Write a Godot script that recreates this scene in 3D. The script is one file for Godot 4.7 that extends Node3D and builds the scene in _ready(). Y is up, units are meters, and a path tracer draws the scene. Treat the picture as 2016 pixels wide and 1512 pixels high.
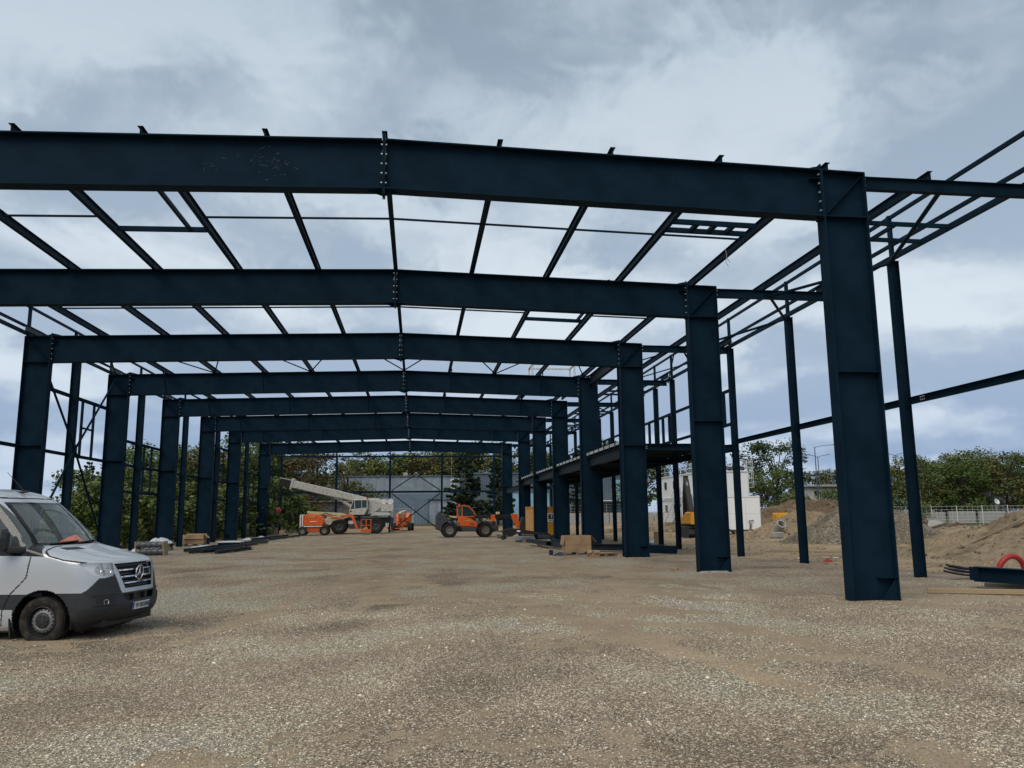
extends Node3D
# A steel hall under construction on a gravel yard, seen from inside the site.
# World: x right, y up, the hall's long axis runs along -z. Metres.

const YAW := 6.744
const PITCH := 9.274
const ROLL := -0.588
const FW := 0.30            # flange width of the big frames
const XL := -13.995         # outer face of the left columns
const XR := 8.682           # outer face of the right columns
const XA := -0.655          # ridge
const YA := 8.465           # rafter top at the ridge
const YL := 8.13
const YR := 8.198
const XW := 12.3            # outer wall of the side aisle
const ZG := -82.0           # end gable
const ORD := ["first", "second", "third", "fourth", "fifth", "sixth", "seventh", "eighth", "ninth", "tenth", "eleventh", "twelfth", "thirteenth", "fourteenth", "fifteenth", "sixteenth", "seventeenth", "eighteenth"]
var rng := RandomNumberGenerator.new()
var M := {}
var taken := {}
var hall: Node3D

# ------------------------------------------------------------------ mesh builder
class B:
	var v := PackedVector3Array()
	var n := PackedVector3Array()
	var c := PackedColorArray()
	var t := PackedVector2Array()
	var col := Color(1, 1, 1)
	var cols := false
	var uvs := false

	func tn(a: Vector3, b: Vector3, d: Vector3, na: Vector3, nb: Vector3, nd: Vector3) -> void:
		v.push_back(a); v.push_back(d); v.push_back(b)
		n.push_back(na); n.push_back(nd); n.push_back(nb)
		if cols:
			c.push_back(col); c.push_back(col); c.push_back(col)

	func tri(a: Vector3, b: Vector3, d: Vector3) -> void:
		var m := (b - a).cross(d - a).normalized()
		tn(a, b, d, m, m, m)

	func quad(a: Vector3, b: Vector3, d: Vector3, e: Vector3) -> void:
		var m := (d - a).cross(e - b).normalized()
		tn(a, b, d, m, m, m)
		tn(a, d, e, m, m, m)

	func qo(a: Vector3, b: Vector3, d: Vector3, e: Vector3, o: Vector3) -> void:
		if (d - a).cross(e - b).dot(o) >= 0.0: quad(a, b, d, e)
		else: quad(e, d, b, a)

	func to(a: Vector3, b: Vector3, d: Vector3, o: Vector3) -> void:
		if (b - a).cross(d - a).dot(o) >= 0.0: tri(a, b, d)
		else: tri(d, b, a)

	# box with chamfered edges
	func box(x: Transform3D, s: Vector3, bev := 0.0) -> void:
		var h := s * 0.5
		var bb: float = min(bev, min(h.x, min(h.y, h.z)) * 0.6)
		for a in 3:
			var b := (a + 1) % 3
			var d := (a + 2) % 3
			for sa in [-1.0, 1.0]:
				var q := []
				for w in [[-1, -1], [1, -1], [1, 1], [-1, 1]]:
					var p := Vector3.ZERO
					p[a] = sa * h[a]; p[b] = w[0] * (h[b] - bb); p[d] = w[1] * (h[d] - bb)
					q.append(x * p)
				var o := Vector3.ZERO
				o[a] = sa
				qo(q[0], q[1], q[2], q[3], x.basis * o)
				if bb > 0.0:
					for sb in [-1.0, 1.0]:
						var p1 := Vector3.ZERO; p1[a] = sa * h[a]; p1[b] = sb * (h[b] - bb)
						var p2 := Vector3.ZERO; p2[a] = sa * (h[a] - bb); p2[b] = sb * h[b]
						var e := Vector3.ZERO; e[d] = h[d] - bb
						var oo := Vector3.ZERO; oo[a] = sa; oo[b] = sb
						qo(x * (p1 + e), x * (p1 - e), x * (p2 - e), x * (p2 + e), x.basis * oo)
		if bb > 0.0:
			for sx in [-1.0, 1.0]:
				for sy in [-1.0, 1.0]:
					for sz in [-1.0, 1.0]:
						var sg := Vector3(sx, sy, sz)
						var k := h - Vector3(bb, bb, bb)
						to(x * (sg * Vector3(h.x, k.y, k.z)), x * (sg * Vector3(k.x, h.y, k.z)), x * (sg * Vector3(k.x, k.y, h.z)), x.basis * sg)

	func bx(p: Vector3, s: Vector3, bev := 0.0) -> void:
		box(Transform3D(Basis.IDENTITY, p), s, bev)

	# polygon (local x, y; counter-clockwise) extruded along local z
	func extr(poly: PackedVector2Array, d0: float, d1: float, x: Transform3D) -> void:
		var pl := poly
		if Geometry2D.is_polygon_clockwise(pl) == false: pass
		else:
			pl = poly.duplicate(); pl.reverse()
		# is_polygon_clockwise uses y-down; make signed area positive in y-up
		var ar := 0.0
		for i in pl.size():
			var p := pl[i]; var q := pl[(i + 1) % pl.size()]
			ar += p.x * q.y - q.x * p.y
		if ar < 0.0: pl.reverse()
		var idx := Geometry2D.triangulate_polygon(pl)
		for i in range(0, idx.size(), 3):
			var a := pl[idx[i]]; var b := pl[idx[i + 1]]; var d := pl[idx[i + 2]]
			to(x * Vector3(a.x, a.y, d1), x * Vector3(b.x, b.y, d1), x * Vector3(d.x, d.y, d1), x.basis.z)
			to(x * Vector3(a.x, a.y, d0), x * Vector3(b.x, b.y, d0), x * Vector3(d.x, d.y, d0), -x.basis.z)
		for i in pl.size():
			var a := pl[i]; var b := pl[(i + 1) % pl.size()]
			quad(x * Vector3(a.x, a.y, d0), x * Vector3(b.x, b.y, d0), x * Vector3(b.x, b.y, d1), x * Vector3(a.x, a.y, d1))

	# extruded side outline whose long edges are chamfered: the side faces are pulled in
	func extrb(poly: PackedVector2Array, w: float, x: Transform3D, bev: float) -> void:
		var ins := Geometry2D.offset_polygon(poly, -bev, Geometry2D.JOIN_MITER)
		if ins.is_empty() or ins[0].size() != poly.size():
			extr(poly, -w * 0.5, w * 0.5, x); return
		var inner: PackedVector2Array = ins[0]
		# match the start
		var best := 0; var bd := 1e9
		for i in inner.size():
			var dd := inner[i].distance_to(poly[0])
			if dd < bd: bd = dd; best = i
		var same := Geometry2D.is_polygon_clockwise(inner) == Geometry2D.is_polygon_clockwise(poly)
		var al := PackedVector2Array()
		for i in inner.size(): al.push_back(inner[(best + (i if same else -i) + inner.size() * 2) % inner.size()])
		var ctr := Vector2.ZERO
		for p in poly: ctr += p / poly.size()
		var h := w * 0.5
		var idx := Geometry2D.triangulate_polygon(al)
		for i in range(0, idx.size(), 3):
			var a := al[idx[i]]; var b := al[idx[i + 1]]; var d := al[idx[i + 2]]
			to(x * Vector3(a.x, a.y, h), x * Vector3(b.x, b.y, h), x * Vector3(d.x, d.y, h), x.basis.z)
			to(x * Vector3(a.x, a.y, -h), x * Vector3(b.x, b.y, -h), x * Vector3(d.x, d.y, -h), -x.basis.z)
		for i in poly.size():
			var j := (i + 1) % poly.size()
			var a := poly[i]; var b := poly[j]; var e := al[j]; var f := al[i]
			var oo := Vector2(b.y - a.y, a.x - b.x)
			if oo.dot((a + b) * 0.5 - (e + f) * 0.5) < 0: oo = -oo
			var o := x.basis * Vector3(oo.x, oo.y, 0).normalized()
			qo(x * Vector3(a.x, a.y, -h + bev), x * Vector3(b.x, b.y, -h + bev), x * Vector3(b.x, b.y, h - bev), x * Vector3(a.x, a.y, h - bev), o)
			qo(x * Vector3(a.x, a.y, h - bev), x * Vector3(b.x, b.y, h - bev), x * Vector3(e.x, e.y, h), x * Vector3(f.x, f.y, h), o + x.basis.z)
			qo(x * Vector3(a.x, a.y, -h + bev), x * Vector3(b.x, b.y, -h + bev), x * Vector3(e.x, e.y, -h), x * Vector3(f.x, f.y, -h), o - x.basis.z)

	static func frame(p0: Vector3, p1: Vector3, up: Vector3) -> Transform3D:
		var z := (p1 - p0).normalized()
		var xx := up.cross(z)
		if xx.length() < 1e-4: xx = Vector3(1, 0, 0.001).cross(z)
		xx = xx.normalized()
		return Transform3D(Basis(xx, z.cross(xx), z), p0)

	# I-section member: H deep along up, wide across
	func isec(p0: Vector3, p1: Vector3, up: Vector3, hh: float, w: float, tf: float, tw: float) -> void:
		var a := hh * 0.5; var b := w * 0.5; var k := tw * 0.5
		extr(PackedVector2Array([Vector2(-b, -a), Vector2(b, -a), Vector2(b, -a + tf), Vector2(k, -a + tf), Vector2(k, a - tf), Vector2(b, a - tf), Vector2(b, a), Vector2(-b, a), Vector2(-b, a - tf), Vector2(-k, a - tf), Vector2(-k, -a + tf), Vector2(-b, -a + tf)]), 0.0, p0.distance_to(p1), frame(p0, p1, up))

	func csec(p0: Vector3, p1: Vector3, up: Vector3, hh: float, w: float, tk: float) -> void:
		var a := hh * 0.5; var b := w * 0.5
		extr(PackedVector2Array([Vector2(-b, -a), Vector2(b, -a), Vector2(b, -a + tk), Vector2(-b + tk, -a + tk), Vector2(-b + tk, a - tk), Vector2(b, a - tk), Vector2(b, a), Vector2(-b, a)]), 0.0, p0.distance_to(p1), frame(p0, p1, up))

	func bar(p0: Vector3, p1: Vector3, hh: float, w: float, up := Vector3.UP, bev := 0.0) -> void:
		var x := frame(p0, p1, up)
		x.origin = (p0 + p1) * 0.5
		box(x, Vector3(w, hh, p0.distance_to(p1)), bev)

	# body of revolution round local y, profile of (radius, height)
	func lathe(prof: Array, seg: int, x: Transform3D) -> void:
		for i in prof.size() - 1:
			var p: Vector2 = prof[i]; var q: Vector2 = prof[i + 1]
			var e := Vector2(q.y - p.y, p.x - q.x)
			if e.length() < 1e-7: continue
			e = e.normalized()
			for s in seg:
				var a0 := TAU * s / seg; var a1 := TAU * (s + 1) / seg
				var d0 := Vector3(cos(a0), 0, sin(a0)); var d1 := Vector3(cos(a1), 0, sin(a1))
				var n0 := x.basis * (d0 * e.x + Vector3(0, e.y, 0)); var n1 := x.basis * (d1 * e.x + Vector3(0, e.y, 0))
				var u := Vector3(0, p.y, 0); var w := Vector3(0, q.y, 0)
				var A := x * (d0 * p.x + u); var C := x * (d0 * q.x + w)
				var D := x * (d1 * q.x + w); var E := x * (d1 * p.x + u)
				tn(A, C, D, n0, n0, n1)
				tn(A, D, E, n0, n1, n1)

	func tube(pts: Array, r, seg := 8, cap := true) -> void:
		var m := pts.size()
		var rings := []
		var prev := Vector3.ZERO
		for i in m:
			var dir: Vector3 = ((pts[min(i + 1, m - 1)] as Vector3) - (pts[max(i - 1, 0)] as Vector3)).normalized()
			var xx := prev
			if i == 0:
				xx = Vector3.UP.cross(dir)
				if xx.length() < 0.05: xx = Vector3.RIGHT.cross(dir)
			xx = (xx - dir * xx.dot(dir)).normalized()
			prev = xx
			var yy := dir.cross(xx)
			var rr: float = r[i] if r is Array else r
			var ring := []
			for s in seg:
				var a := TAU * s / seg
				var d := xx * cos(a) + yy * sin(a)
				ring.append([pts[i] + d * rr, d])
			rings.append(ring)
			if cap and (i == 0 or i == m - 1):
				for s in seg:
					to(pts[i], ring[s][0], ring[(s + 1) % seg][0], -dir if i == 0 else dir)
		for i in m - 1:
			for s in seg:
				var k := (s + 1) % seg
				var a: Array = rings[i][s]; var b: Array = rings[i][k]; var d: Array = rings[i + 1][k]; var e: Array = rings[i + 1][s]
				tn(a[0], b[0], d[0], a[1], b[1], d[1])
				tn(a[0], d[0], e[0], a[1], d[1], e[1])

	func cyl(p0: Vector3, p1: Vector3, r: float, seg := 16) -> void:
		tube([p0, p1], r, seg)

	func mesh(mt: Material) -> ArrayMesh:
		var arr := []
		arr.resize(Mesh.ARRAY_MAX)
		arr[Mesh.ARRAY_VERTEX] = v
		arr[Mesh.ARRAY_NORMAL] = n
		if cols: arr[Mesh.ARRAY_COLOR] = c
		if uvs: arr[Mesh.ARRAY_TEX_UV] = t
		var am := ArrayMesh.new()
		am.add_surface_from_arrays(Mesh.PRIMITIVE_TRIANGLES, arr)
		am.surface_set_material(0, mt)
		return am

# ------------------------------------------------------------------ nodes
func numbered(s: String) -> String:
	if not taken.has(s):
		taken[s] = 0
		return s
	taken[s] += 1
	return "%s_%03d" % [s, taken[s]]

func tag(o: Node, label: String, category := "", group := "", kind := "") -> void:
	if label != "": o.set_meta("label", label)
	if category != "": o.set_meta("category", category)
	if group != "": o.set_meta("group", group)
	if kind != "": o.set_meta("kind", kind)

func thing(called: String, label: String, category: String, at := Vector3.ZERO, turn := 0.0, group := "") -> Node3D:
	var o := Node3D.new()
	o.name = numbered(called)
	add_child(o)
	o.position = at
	o.rotation.y = turn
	tag(o, label, category, group)
	return o

func part(parent: Node, called: String, b, mt: Material) -> MeshInstance3D:
	var o := MeshInstance3D.new()
	o.name = called if parent != self else numbered(called)
	o.mesh = b.mesh(mt) if b is B else b
	if not (b is B) and mt: o.material_override = mt
	parent.add_child(o, true)
	return o

func copy_of(o: Node3D, called: String, label: String, at: Vector3, turn: float, sc := 1.0) -> Node3D:
	var r: Node3D = o.duplicate()
	r.name = numbered(called)
	add_child(r)
	r.position = at
	r.rotation.y = turn
	r.scale = Vector3.ONE * sc
	if label != "": r.set_meta("label", label)
	return r

func rf(a: float, b: float) -> float:
	return rng.randf_range(a, b)

func T(p: Vector3, ry := 0.0, rx := 0.0, rz := 0.0) -> Transform3D:
	return Transform3D(Basis.from_euler(Vector3(rx, ry, rz)), p)

func V2(a: Array) -> PackedVector2Array:
	var r := PackedVector2Array()
	for i in range(0, a.size(), 2): r.push_back(Vector2(a[i], a[i + 1]))
	return r

# ------------------------------------------------------------------ materials (linear base colours)
func lin(r: float, g: float, b: float, a := 1.0) -> Color:
	var c := Color(r, g, b).linear_to_srgb()
	c.a = a
	return c

func ramp_tex(seed_: int, freq: float, size: int, stops: Array, oct := 5, kind := FastNoiseLite.TYPE_SIMPLEX_SMOOTH) -> ImageTexture:
	var nz := FastNoiseLite.new()
	nz.seed = seed_
	nz.noise_type = kind
	nz.frequency = freq
	nz.fractal_octaves = oct
	var im := nz.get_seamless_image(size, size)
	im.convert(Image.FORMAT_L8)
	var src := im.get_data()
	var lut := PackedByteArray()
	for i in 256:
		var f := i / 255.0
		var c: Color = stops[stops.size() - 1][1]
		for k in stops.size() - 1:
			if f <= stops[k + 1][0]:
				c = (stops[k][1] as Color).lerp(stops[k + 1][1], clamp((f - stops[k][0]) / (stops[k + 1][0] - stops[k][0]), 0, 1))
				break
		lut.push_back(int(clamp(c.r, 0, 1) * 255)); lut.push_back(int(clamp(c.g, 0, 1) * 255)); lut.push_back(int(clamp(c.b, 0, 1) * 255))
	var out := PackedByteArray()
	out.resize(size * size * 3)
	for i in size * size:
		var k := src[i] * 3
		out[i * 3] = lut[k]; out[i * 3 + 1] = lut[k + 1]; out[i * 3 + 2] = lut[k + 2]
	var res := Image.create_from_data(size, size, false, Image.FORMAT_RGB8, out)
	res.generate_mipmaps()
	return ImageTexture.create_from_image(res)

func mat(c: Color, rough := 0.6, metal := 0.0, tex: Texture2D = null, sc := 1.0, spec := 0.5) -> StandardMaterial3D:
	var m := StandardMaterial3D.new()
	m.albedo_color = c
	m.roughness = rough
	m.metallic = metal
	m.metallic_specular = spec
	if tex:
		m.albedo_texture = tex
		m.uv1_triplanar = true
		m.uv1_world_triplanar = true
		m.uv1_scale = Vector3.ONE * sc
	return m

func make_materials() -> void:
	var g := func(x: float) -> Color: return Color(x, x, x)
	var t_dust := ramp_tex(11, 0.012, 256, [[0.0, g.call(0.84)], [0.42, g.call(0.94)], [0.6, g.call(1.0)], [1.0, g.call(0.95)]])
	var t_grime := ramp_tex(12, 0.03, 256, [[0.0, Color(0.80, 0.77, 0.73)], [0.36, Color(0.93, 0.915, 0.895)], [0.5, g.call(1.0)], [1.0, g.call(0.97)]], 6)
	var t_mud := ramp_tex(13, 0.02, 256, [[0.0, Color(0.25, 0.25, 0.26)], [0.45, Color(0.42, 0.41, 0.4)], [0.6, Color(0.8, 0.75, 0.66)], [1.0, Color(1.0, 0.94, 0.82)]], 6)
	var t_fine := ramp_tex(14, 0.09, 256, [[0.0, g.call(0.7)], [0.5, g.call(0.9)], [1.0, g.call(1.0)]], 4)
	M.steel = mat(lin(0.0072, 0.0215, 0.0385), 0.5, 0.0, t_dust, 0.35, 0.12)
	M.steel_light = mat(lin(0.022, 0.034, 0.046), 0.5, 0.0, t_dust, 0.5, 0.3)
	M.bolt = mat(lin(0.5, 0.52, 0.54), 0.4, 0.6)
	M.galv = mat(lin(0.62, 0.65, 0.68), 0.45, 0.1, t_grime, 0.9)
	M.galv_dull = mat(lin(0.30, 0.33, 0.36), 0.55, 0.25, t_grime, 0.7)
	M.scuff = mat(lin(0.16, 0.165, 0.165), 0.9)
	M.orange = mat(lin(0.72, 0.13, 0.022), 0.38, 0.0, t_grime, 0.6)
	M.beige = mat(lin(0.60, 0.52, 0.32), 0.45, 0.0, t_grime, 0.5)
	M.crane = mat(lin(0.60, 0.59, 0.54), 0.45, 0.0, t_grime, 0.45)
	M.dark = mat(lin(0.022, 0.024, 0.027), 0.55, 0.0, t_grime, 0.8)
	M.slate = mat(lin(0.05, 0.058, 0.066), 0.5, 0.0, t_grime, 0.8)
	M.black = mat(lin(0.008, 0.008, 0.009), 0.5)
	M.tyre = mat(lin(0.05, 0.048, 0.045), 0.88, 0.0, t_mud, 1.3)
	M.rim_grey = mat(lin(0.22, 0.22, 0.21), 0.5, 0.2, t_grime, 1.5)
	M.rim_dark = mat(lin(0.06, 0.065, 0.07), 0.5, 0.1, t_grime, 1.5)
	M.white = mat(lin(0.78, 0.79, 0.79), 0.4)
	M.panel = mat(lin(0.60, 0.62, 0.65), 0.42)
	M.yellow = mat(lin(0.70, 0.33, 0.012), 0.42, 0.0, t_grime, 0.5)
	M.red = mat(lin(0.50, 0.035, 0.03), 0.45, 0.0, t_fine, 2.0)
	M.card = mat(lin(0.40, 0.265, 0.15), 0.85, 0.0, t_dust, 0.5)
	M.wood = mat(lin(0.45, 0.33, 0.19), 0.8, 0.0, t_fine, 2.2)
	M.wood_grey = mat(lin(0.28, 0.225, 0.16), 0.85, 0.0, t_fine, 2.2)
	M.film = mat(lin(0.62, 0.66, 0.70), 0.28, 0.0, t_grime, 2.0)
	M.concrete = mat(lin(0.34, 0.335, 0.32), 0.9, 0.0, t_grime, 0.5)
	M.cladding = mat(lin(0.155, 0.21, 0.275), 0.5, 0.0, t_dust, 0.12)
	M.cladding_dark = mat(lin(0.10, 0.135, 0.17), 0.5, 0.0, t_dust, 0.12)
	M.cladding_pale = mat(lin(0.24, 0.29, 0.34), 0.5, 0.0, t_dust, 0.12)
	M.blue_pale = mat(lin(0.27, 0.46, 0.62), 0.45, 0.0, t_dust, 0.12)
	M.plaster = mat(lin(0.50, 0.49, 0.46), 0.9, 0.0, t_grime, 0.15)
	M.roof = mat(lin(0.16, 0.16, 0.165), 0.8, 0.0, t_grime, 0.2)
	M.lamp_post = mat(lin(0.08, 0.11, 0.13), 0.5, 0.1)
	M.bark = mat(lin(0.075, 0.058, 0.042), 0.95, 0.0, t_fine, 1.5)
	M.glass = mat(lin(0.16, 0.19, 0.19, 0.42), 0.04)
	M.glass.transparency = BaseMaterial3D.TRANSPARENCY_ALPHA
	M.glass_tint = mat(lin(0.03, 0.065, 0.06, 0.72), 0.05)
	M.glass_tint.transparency = BaseMaterial3D.TRANSPARENCY_ALPHA
	M.window = mat(lin(0.03, 0.035, 0.04), 0.06, 0.0, null, 1.0, 0.6)
	M.leaf = mat(Color(1, 1, 1), 0.62)
	M.leaf.vertex_color_use_as_albedo = true
	M.leaf.backlight = Color(0.5, 0.55, 0.3)
	M.leaf.cull_mode = BaseMaterial3D.CULL_DISABLED
	M.t_grime = t_grime; M.t_fine = t_fine; M.t_dust = t_dust

# ------------------------------------------------------------------ scene
func _ready() -> void:
	rng.seed = 4711
	setup_camera()
	setup_sky()
	make_materials()
	build_ground()
	build_hall()
	build_surroundings()
	build_trees()
	build_machines()
	build_van()
	build_clutter()

func setup_camera() -> void:
	var y := deg_to_rad(YAW); var p := deg_to_rad(PITCH); var r := deg_to_rad(ROLL)
	var fw := Vector3(sin(y) * cos(p), sin(p), -cos(y) * cos(p))
	var rt := Vector3(cos(y), 0, sin(y))
	var up := rt.cross(fw)
	var cam := Camera3D.new()
	cam.name = "camera"
	add_child(cam)
	cam.transform = Transform3D(Basis(rt * cos(r) + up * sin(r), up * cos(r) - rt * sin(r), -fw), Vector3(0, 1.6, 0))
	cam.fov = 50.94
	cam.near = 0.05
	cam.far = 3000.0
	cam.current = true

func setup_sky() -> void:
	var W := 2048; var H := 1024
	var n1 := FastNoiseLite.new(); n1.seed = 21; n1.frequency = 1.05; n1.fractal_octaves = 6; n1.fractal_gain = 0.52
	n1.domain_warp_enabled = true; n1.domain_warp_amplitude = 0.7; n1.domain_warp_frequency = 0.5
	var n2 := FastNoiseLite.new(); n2.seed = 77; n2.frequency = 0.42; n2.fractal_octaves = 3
	var n3 := FastNoiseLite.new(); n3.seed = 5; n3.frequency = 1.5; n3.fractal_octaves = 4
	var data := PackedByteArray()
	data.resize(W * H * 3)
	var lut := PackedByteArray(); lut.resize(4097)
	for i in 4097: lut[i] = int(clamp(Color(i / 4096.0, 0, 0).linear_to_srgb().r, 0, 1) * 255.0 + 0.5)
	for j in H:
		var el := (0.5 - (j + 0.5) / H) * PI
		var se := sin(el); var ce := cos(el)
		var grow: float = 1.0 / (max(se, 0.0) + 0.16)
		for i in W:
			var k := (j * W + i) * 3
			if el < -0.06:
				data[k] = 118; data[k + 1] = 124; data[k + 2] = 128
				continue
			var az := ((i + 0.5) / W - 0.5) * TAU
			var x := sin(az) * ce * grow; var z := -cos(az) * ce * grow
			var a := n1.get_noise_2d(x * 1.0 + 3.0, z * 1.0)
			var b := n2.get_noise_2d(x, z + 9.0)
			var c := n3.get_noise_3d(sin(az) * ce * 4.0, se * 7.0, cos(az) * ce * 4.0)
			var d: float = clamp(0.41 + a * 1.25 + b * 0.75 + c * 0.34, 0.0, 1.0)   # thick (dark) to thin (bright) cloud
			d = d * d * (3.0 - 2.0 * d)
			var low: float = clamp(1.0 - se / 0.58, 0.0, 1.0)      # more of the bright layer is seen low down
			low = pow(low, 0.75)
			var hor: float = clamp(1.0 - se / 0.25, 0.0, 1.0)      # bluish air near the horizon
			hor = hor * hor * (3.0 - 2.0 * hor)
			var dk := Vector3(0.265, 0.345, 0.43).lerp(Vector3(0.45, 0.56, 0.71), low)
			var lt := Vector3(0.475, 0.57, 0.665).lerp(Vector3(0.80, 0.88, 0.95), low)
			var col := dk.lerp(lt, d)
			col = col.lerp(Vector3(0.265, 0.38, 0.575).lerp(Vector3(0.50, 0.61, 0.765), d), hor * 0.9)
			col *= 1.0 / 1.4
			data[k] = lut[int(min(col.x, 1.0) * 4096)]; data[k + 1] = lut[int(min(col.y, 1.0) * 4096)]; data[k + 2] = lut[int(min(col.z, 1.0) * 4096)]
	var img := Image.create_from_data(W, H, false, Image.FORMAT_RGB8, data)
	var pm := PanoramaSkyMaterial.new()
	pm.panorama = ImageTexture.create_from_image(img)
	var sky := Sky.new()
	sky.sky_material = pm
	var env := Environment.new()
	env.background_mode = Environment.BG_SKY
	env.sky = sky
	env.tonemap_mode = Environment.TONE_MAPPER_LINEAR
	env.tonemap_exposure = 1.4
	env.sdfgi_enabled = true
	env.ssao_enabled = true
	env.ssil_enabled = true
	env.fog_enabled = false
	env.fog_density = 0.0006
	env.fog_light_color = Color(0.72, 0.79, 0.88)
	var we := WorldEnvironment.new()
	we.name = "world_environment"
	we.environment = env
	add_child(we)
	var sun := DirectionalLight3D.new()
	sun.name = "sun"
	sun.light_energy = 0.5
	sun.light_color = Color(1.0, 0.955, 0.89)
	sun.light_angular_distance = 48.0
	sun.shadow_enabled = true
	sun.rotation_degrees = Vector3(-50, -35, 0)
	add_child(sun)

# ------------------------------------------------------------------ ground
func sst(a: float, b: float, x: float) -> float:
	var t: float = clamp((x - a) / (b - a), 0.0, 1.0)
	return t * t * (3.0 - 2.0 * t)

var shapes := []
var msm: StandardMaterial3D
var gn1 := FastNoiseLite.new()
var gn2 := FastNoiseLite.new()
var gn3 := FastNoiseLite.new()

# shape of the land: the van stands in a slight dip, the office plateau lies higher
func land(x: float, z: float) -> float:
	var y := -0.17 * sst(1.0, -3.5, x) * sst(-24.0, -15.0, z)
	y += 0.42 * sst(20.0, 29.0, x) * sst(-62.0, -78.0, z)
	y += 0.14 * sst(-74.0, -84.0, z) * sst(24.0, 16.0, x)
	y += 0.55 * sst(-86.0, -110.0, z)
	return y

func wob(x: float, z: float) -> float:
	return gn1.get_noise_2d(x, z) * 0.022 + gn2.get_noise_2d(x, z) * 0.010

# how thick the gravel lies (below zero: bare earth)
func gravel_depth(x: float, z: float) -> float:
	var edge_r: float = lerp(15.2, 13.2, sst(-10.0, -24.0, z)) - 3.3 * sst(-27.0, -36.0, z)
	var d: float = min(edge_r - x, x + 14.6 + 14.0 * sst(-28.0, -16.0, z))
	d = min(d, z + 80.5)
	d += gn1.get_noise_2d(x * 1.7 + 40.0, z * 1.7) * 1.3 + gn2.get_noise_2d(x * 2.0, z * 2.0 + 70.0) * 0.5
	return clamp(d * 0.045, -0.06, 0.05)

const LANES := [[14.5, -9.0, 9.0, -10.6, 4.0, -12.4, 0.0, -17.0, -1.6, -26.0, -0.8, -40.0, 1.5, -60.0], [-2.6, -11.5, -1.2, -20.0, 1.4, -32.0, 3.0, -46.0, 3.6, -60.0], [4.4, -2.0, 4.2, -8.0, 2.6, -16.0, -2.4, -28.0, -5.0, -44.0, -6.5, -66.0], [15.0, -12.0, 11.0, -12.8, 6.0, -15.5, 3.6, -24.0, 2.4, -40.0]]

# where wheels have pressed the gravel down to compacted fines (0 to 1)
func fines(x: float, z: float) -> float:
	var m := 0.36 + gn3.get_noise_2d(x * 0.42 + 12.0, z * 0.42) * 0.75 + gn2.get_noise_2d(x * 1.1, z * 1.1) * 0.22 + gn2.get_noise_2d(x * 5.0, z * 5.0) * 0.26
	var p := Vector2(x, z)
	for l in LANES:
		for i in range(0, l.size() - 2, 2):
			var a := Vector2(l[i], l[i + 1]); var b := Vector2(l[i + 2], l[i + 3])
			if x < min(a.x, b.x) - 1.6 or x > max(a.x, b.x) + 1.6 or z < min(a.y, b.y) - 1.6 or z > max(a.y, b.y) + 1.6: continue
			var d: float = abs(Geometry2D.get_closest_point_to_segment(p, a, b).distance_to(p) - 0.86)
			m += 0.34 * sst(0.34, 0.08, d)
	return clamp(m, 0.0, 1.0)

func ground_y(x: float, z: float) -> float:
	return land(x, z) + wob(x, z) + max(gravel_depth(x, z), 0.0) - 0.035

func stone_image(size: int, count: int, rmin: float, rmax: float, seed_: int, base: Color, stones: Array) -> Array:
	var r := RandomNumberGenerator.new()
	r.seed = seed_
	var col := PackedByteArray(); col.resize(size * size * 3)
	var hgt := PackedByteArray(); hgt.resize(size * size)
	for i in size * size:
		var k := r.randf_range(0.8, 1.12)
		col[i * 3] = int(clamp(base.r * k, 0, 1) * 255); col[i * 3 + 1] = int(clamp(base.g * k, 0, 1) * 255); col[i * 3 + 2] = int(clamp(base.b * k, 0, 1) * 255)
		hgt[i] = r.randi_range(0, 22)
	for s in count:
		var cx := r.randf() * size; var cy := r.randf() * size
		var u := r.randf()
		var rad := rmin + (rmax - rmin) * u * u
		var asp := r.randf_range(0.55, 1.0)
		var ang := r.randf() * PI
		var ca := cos(ang); var sa := sin(ang)
		var cc: Color = stones[r.randi() % stones.size()]
		var br := r.randf_range(0.78, 1.12)
		var top := r.randf_range(90.0, 235.0)
		var tx := r.randf_range(-0.5, 0.5); var ty := r.randf_range(-0.5, 0.5)
		var q := int(ceil(rad))
		for dy in range(-q, q + 1):
			for dx in range(-q, q + 1):
				var a := (dx * ca + dy * sa) / rad
				var b := (dy * ca - dx * sa) / (rad * asp)
				var d := a * a + b * b
				if d > 1.0: continue
				var px := (int(cx) + dx + size) % size; var py := (int(cy) + dy + size) % size
				var o := py * size + px
				var h := top * (0.45 + 0.55 * sqrt(1.0 - d)) * (1.0 + 0.25 * (tx * a + ty * b))
				if h < hgt[o]: continue
				hgt[o] = int(clamp(h, 0, 255))
				col[o * 3] = int(clamp(cc.r * br, 0, 1) * 255); col[o * 3 + 1] = int(clamp(cc.g * br, 0, 1) * 255); col[o * 3 + 2] = int(clamp(cc.b * br, 0, 1) * 255)
	var ci := Image.create_from_data(size, size, false, Image.FORMAT_RGB8, col)
	var hi := Image.create_from_data(size, size, false, Image.FORMAT_L8, hgt)
	var ni := Image.create_from_data(size, size, false, Image.FORMAT_L8, hgt)
	ni.convert(Image.FORMAT_RGBA8)
	ni.bump_map_to_normal_map(5.0)
	ci.generate_mipmaps(); ni.generate_mipmaps()
	return [ImageTexture.create_from_image(ci), ImageTexture.create_from_image(ni), ImageTexture.create_from_image(hi)]

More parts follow.
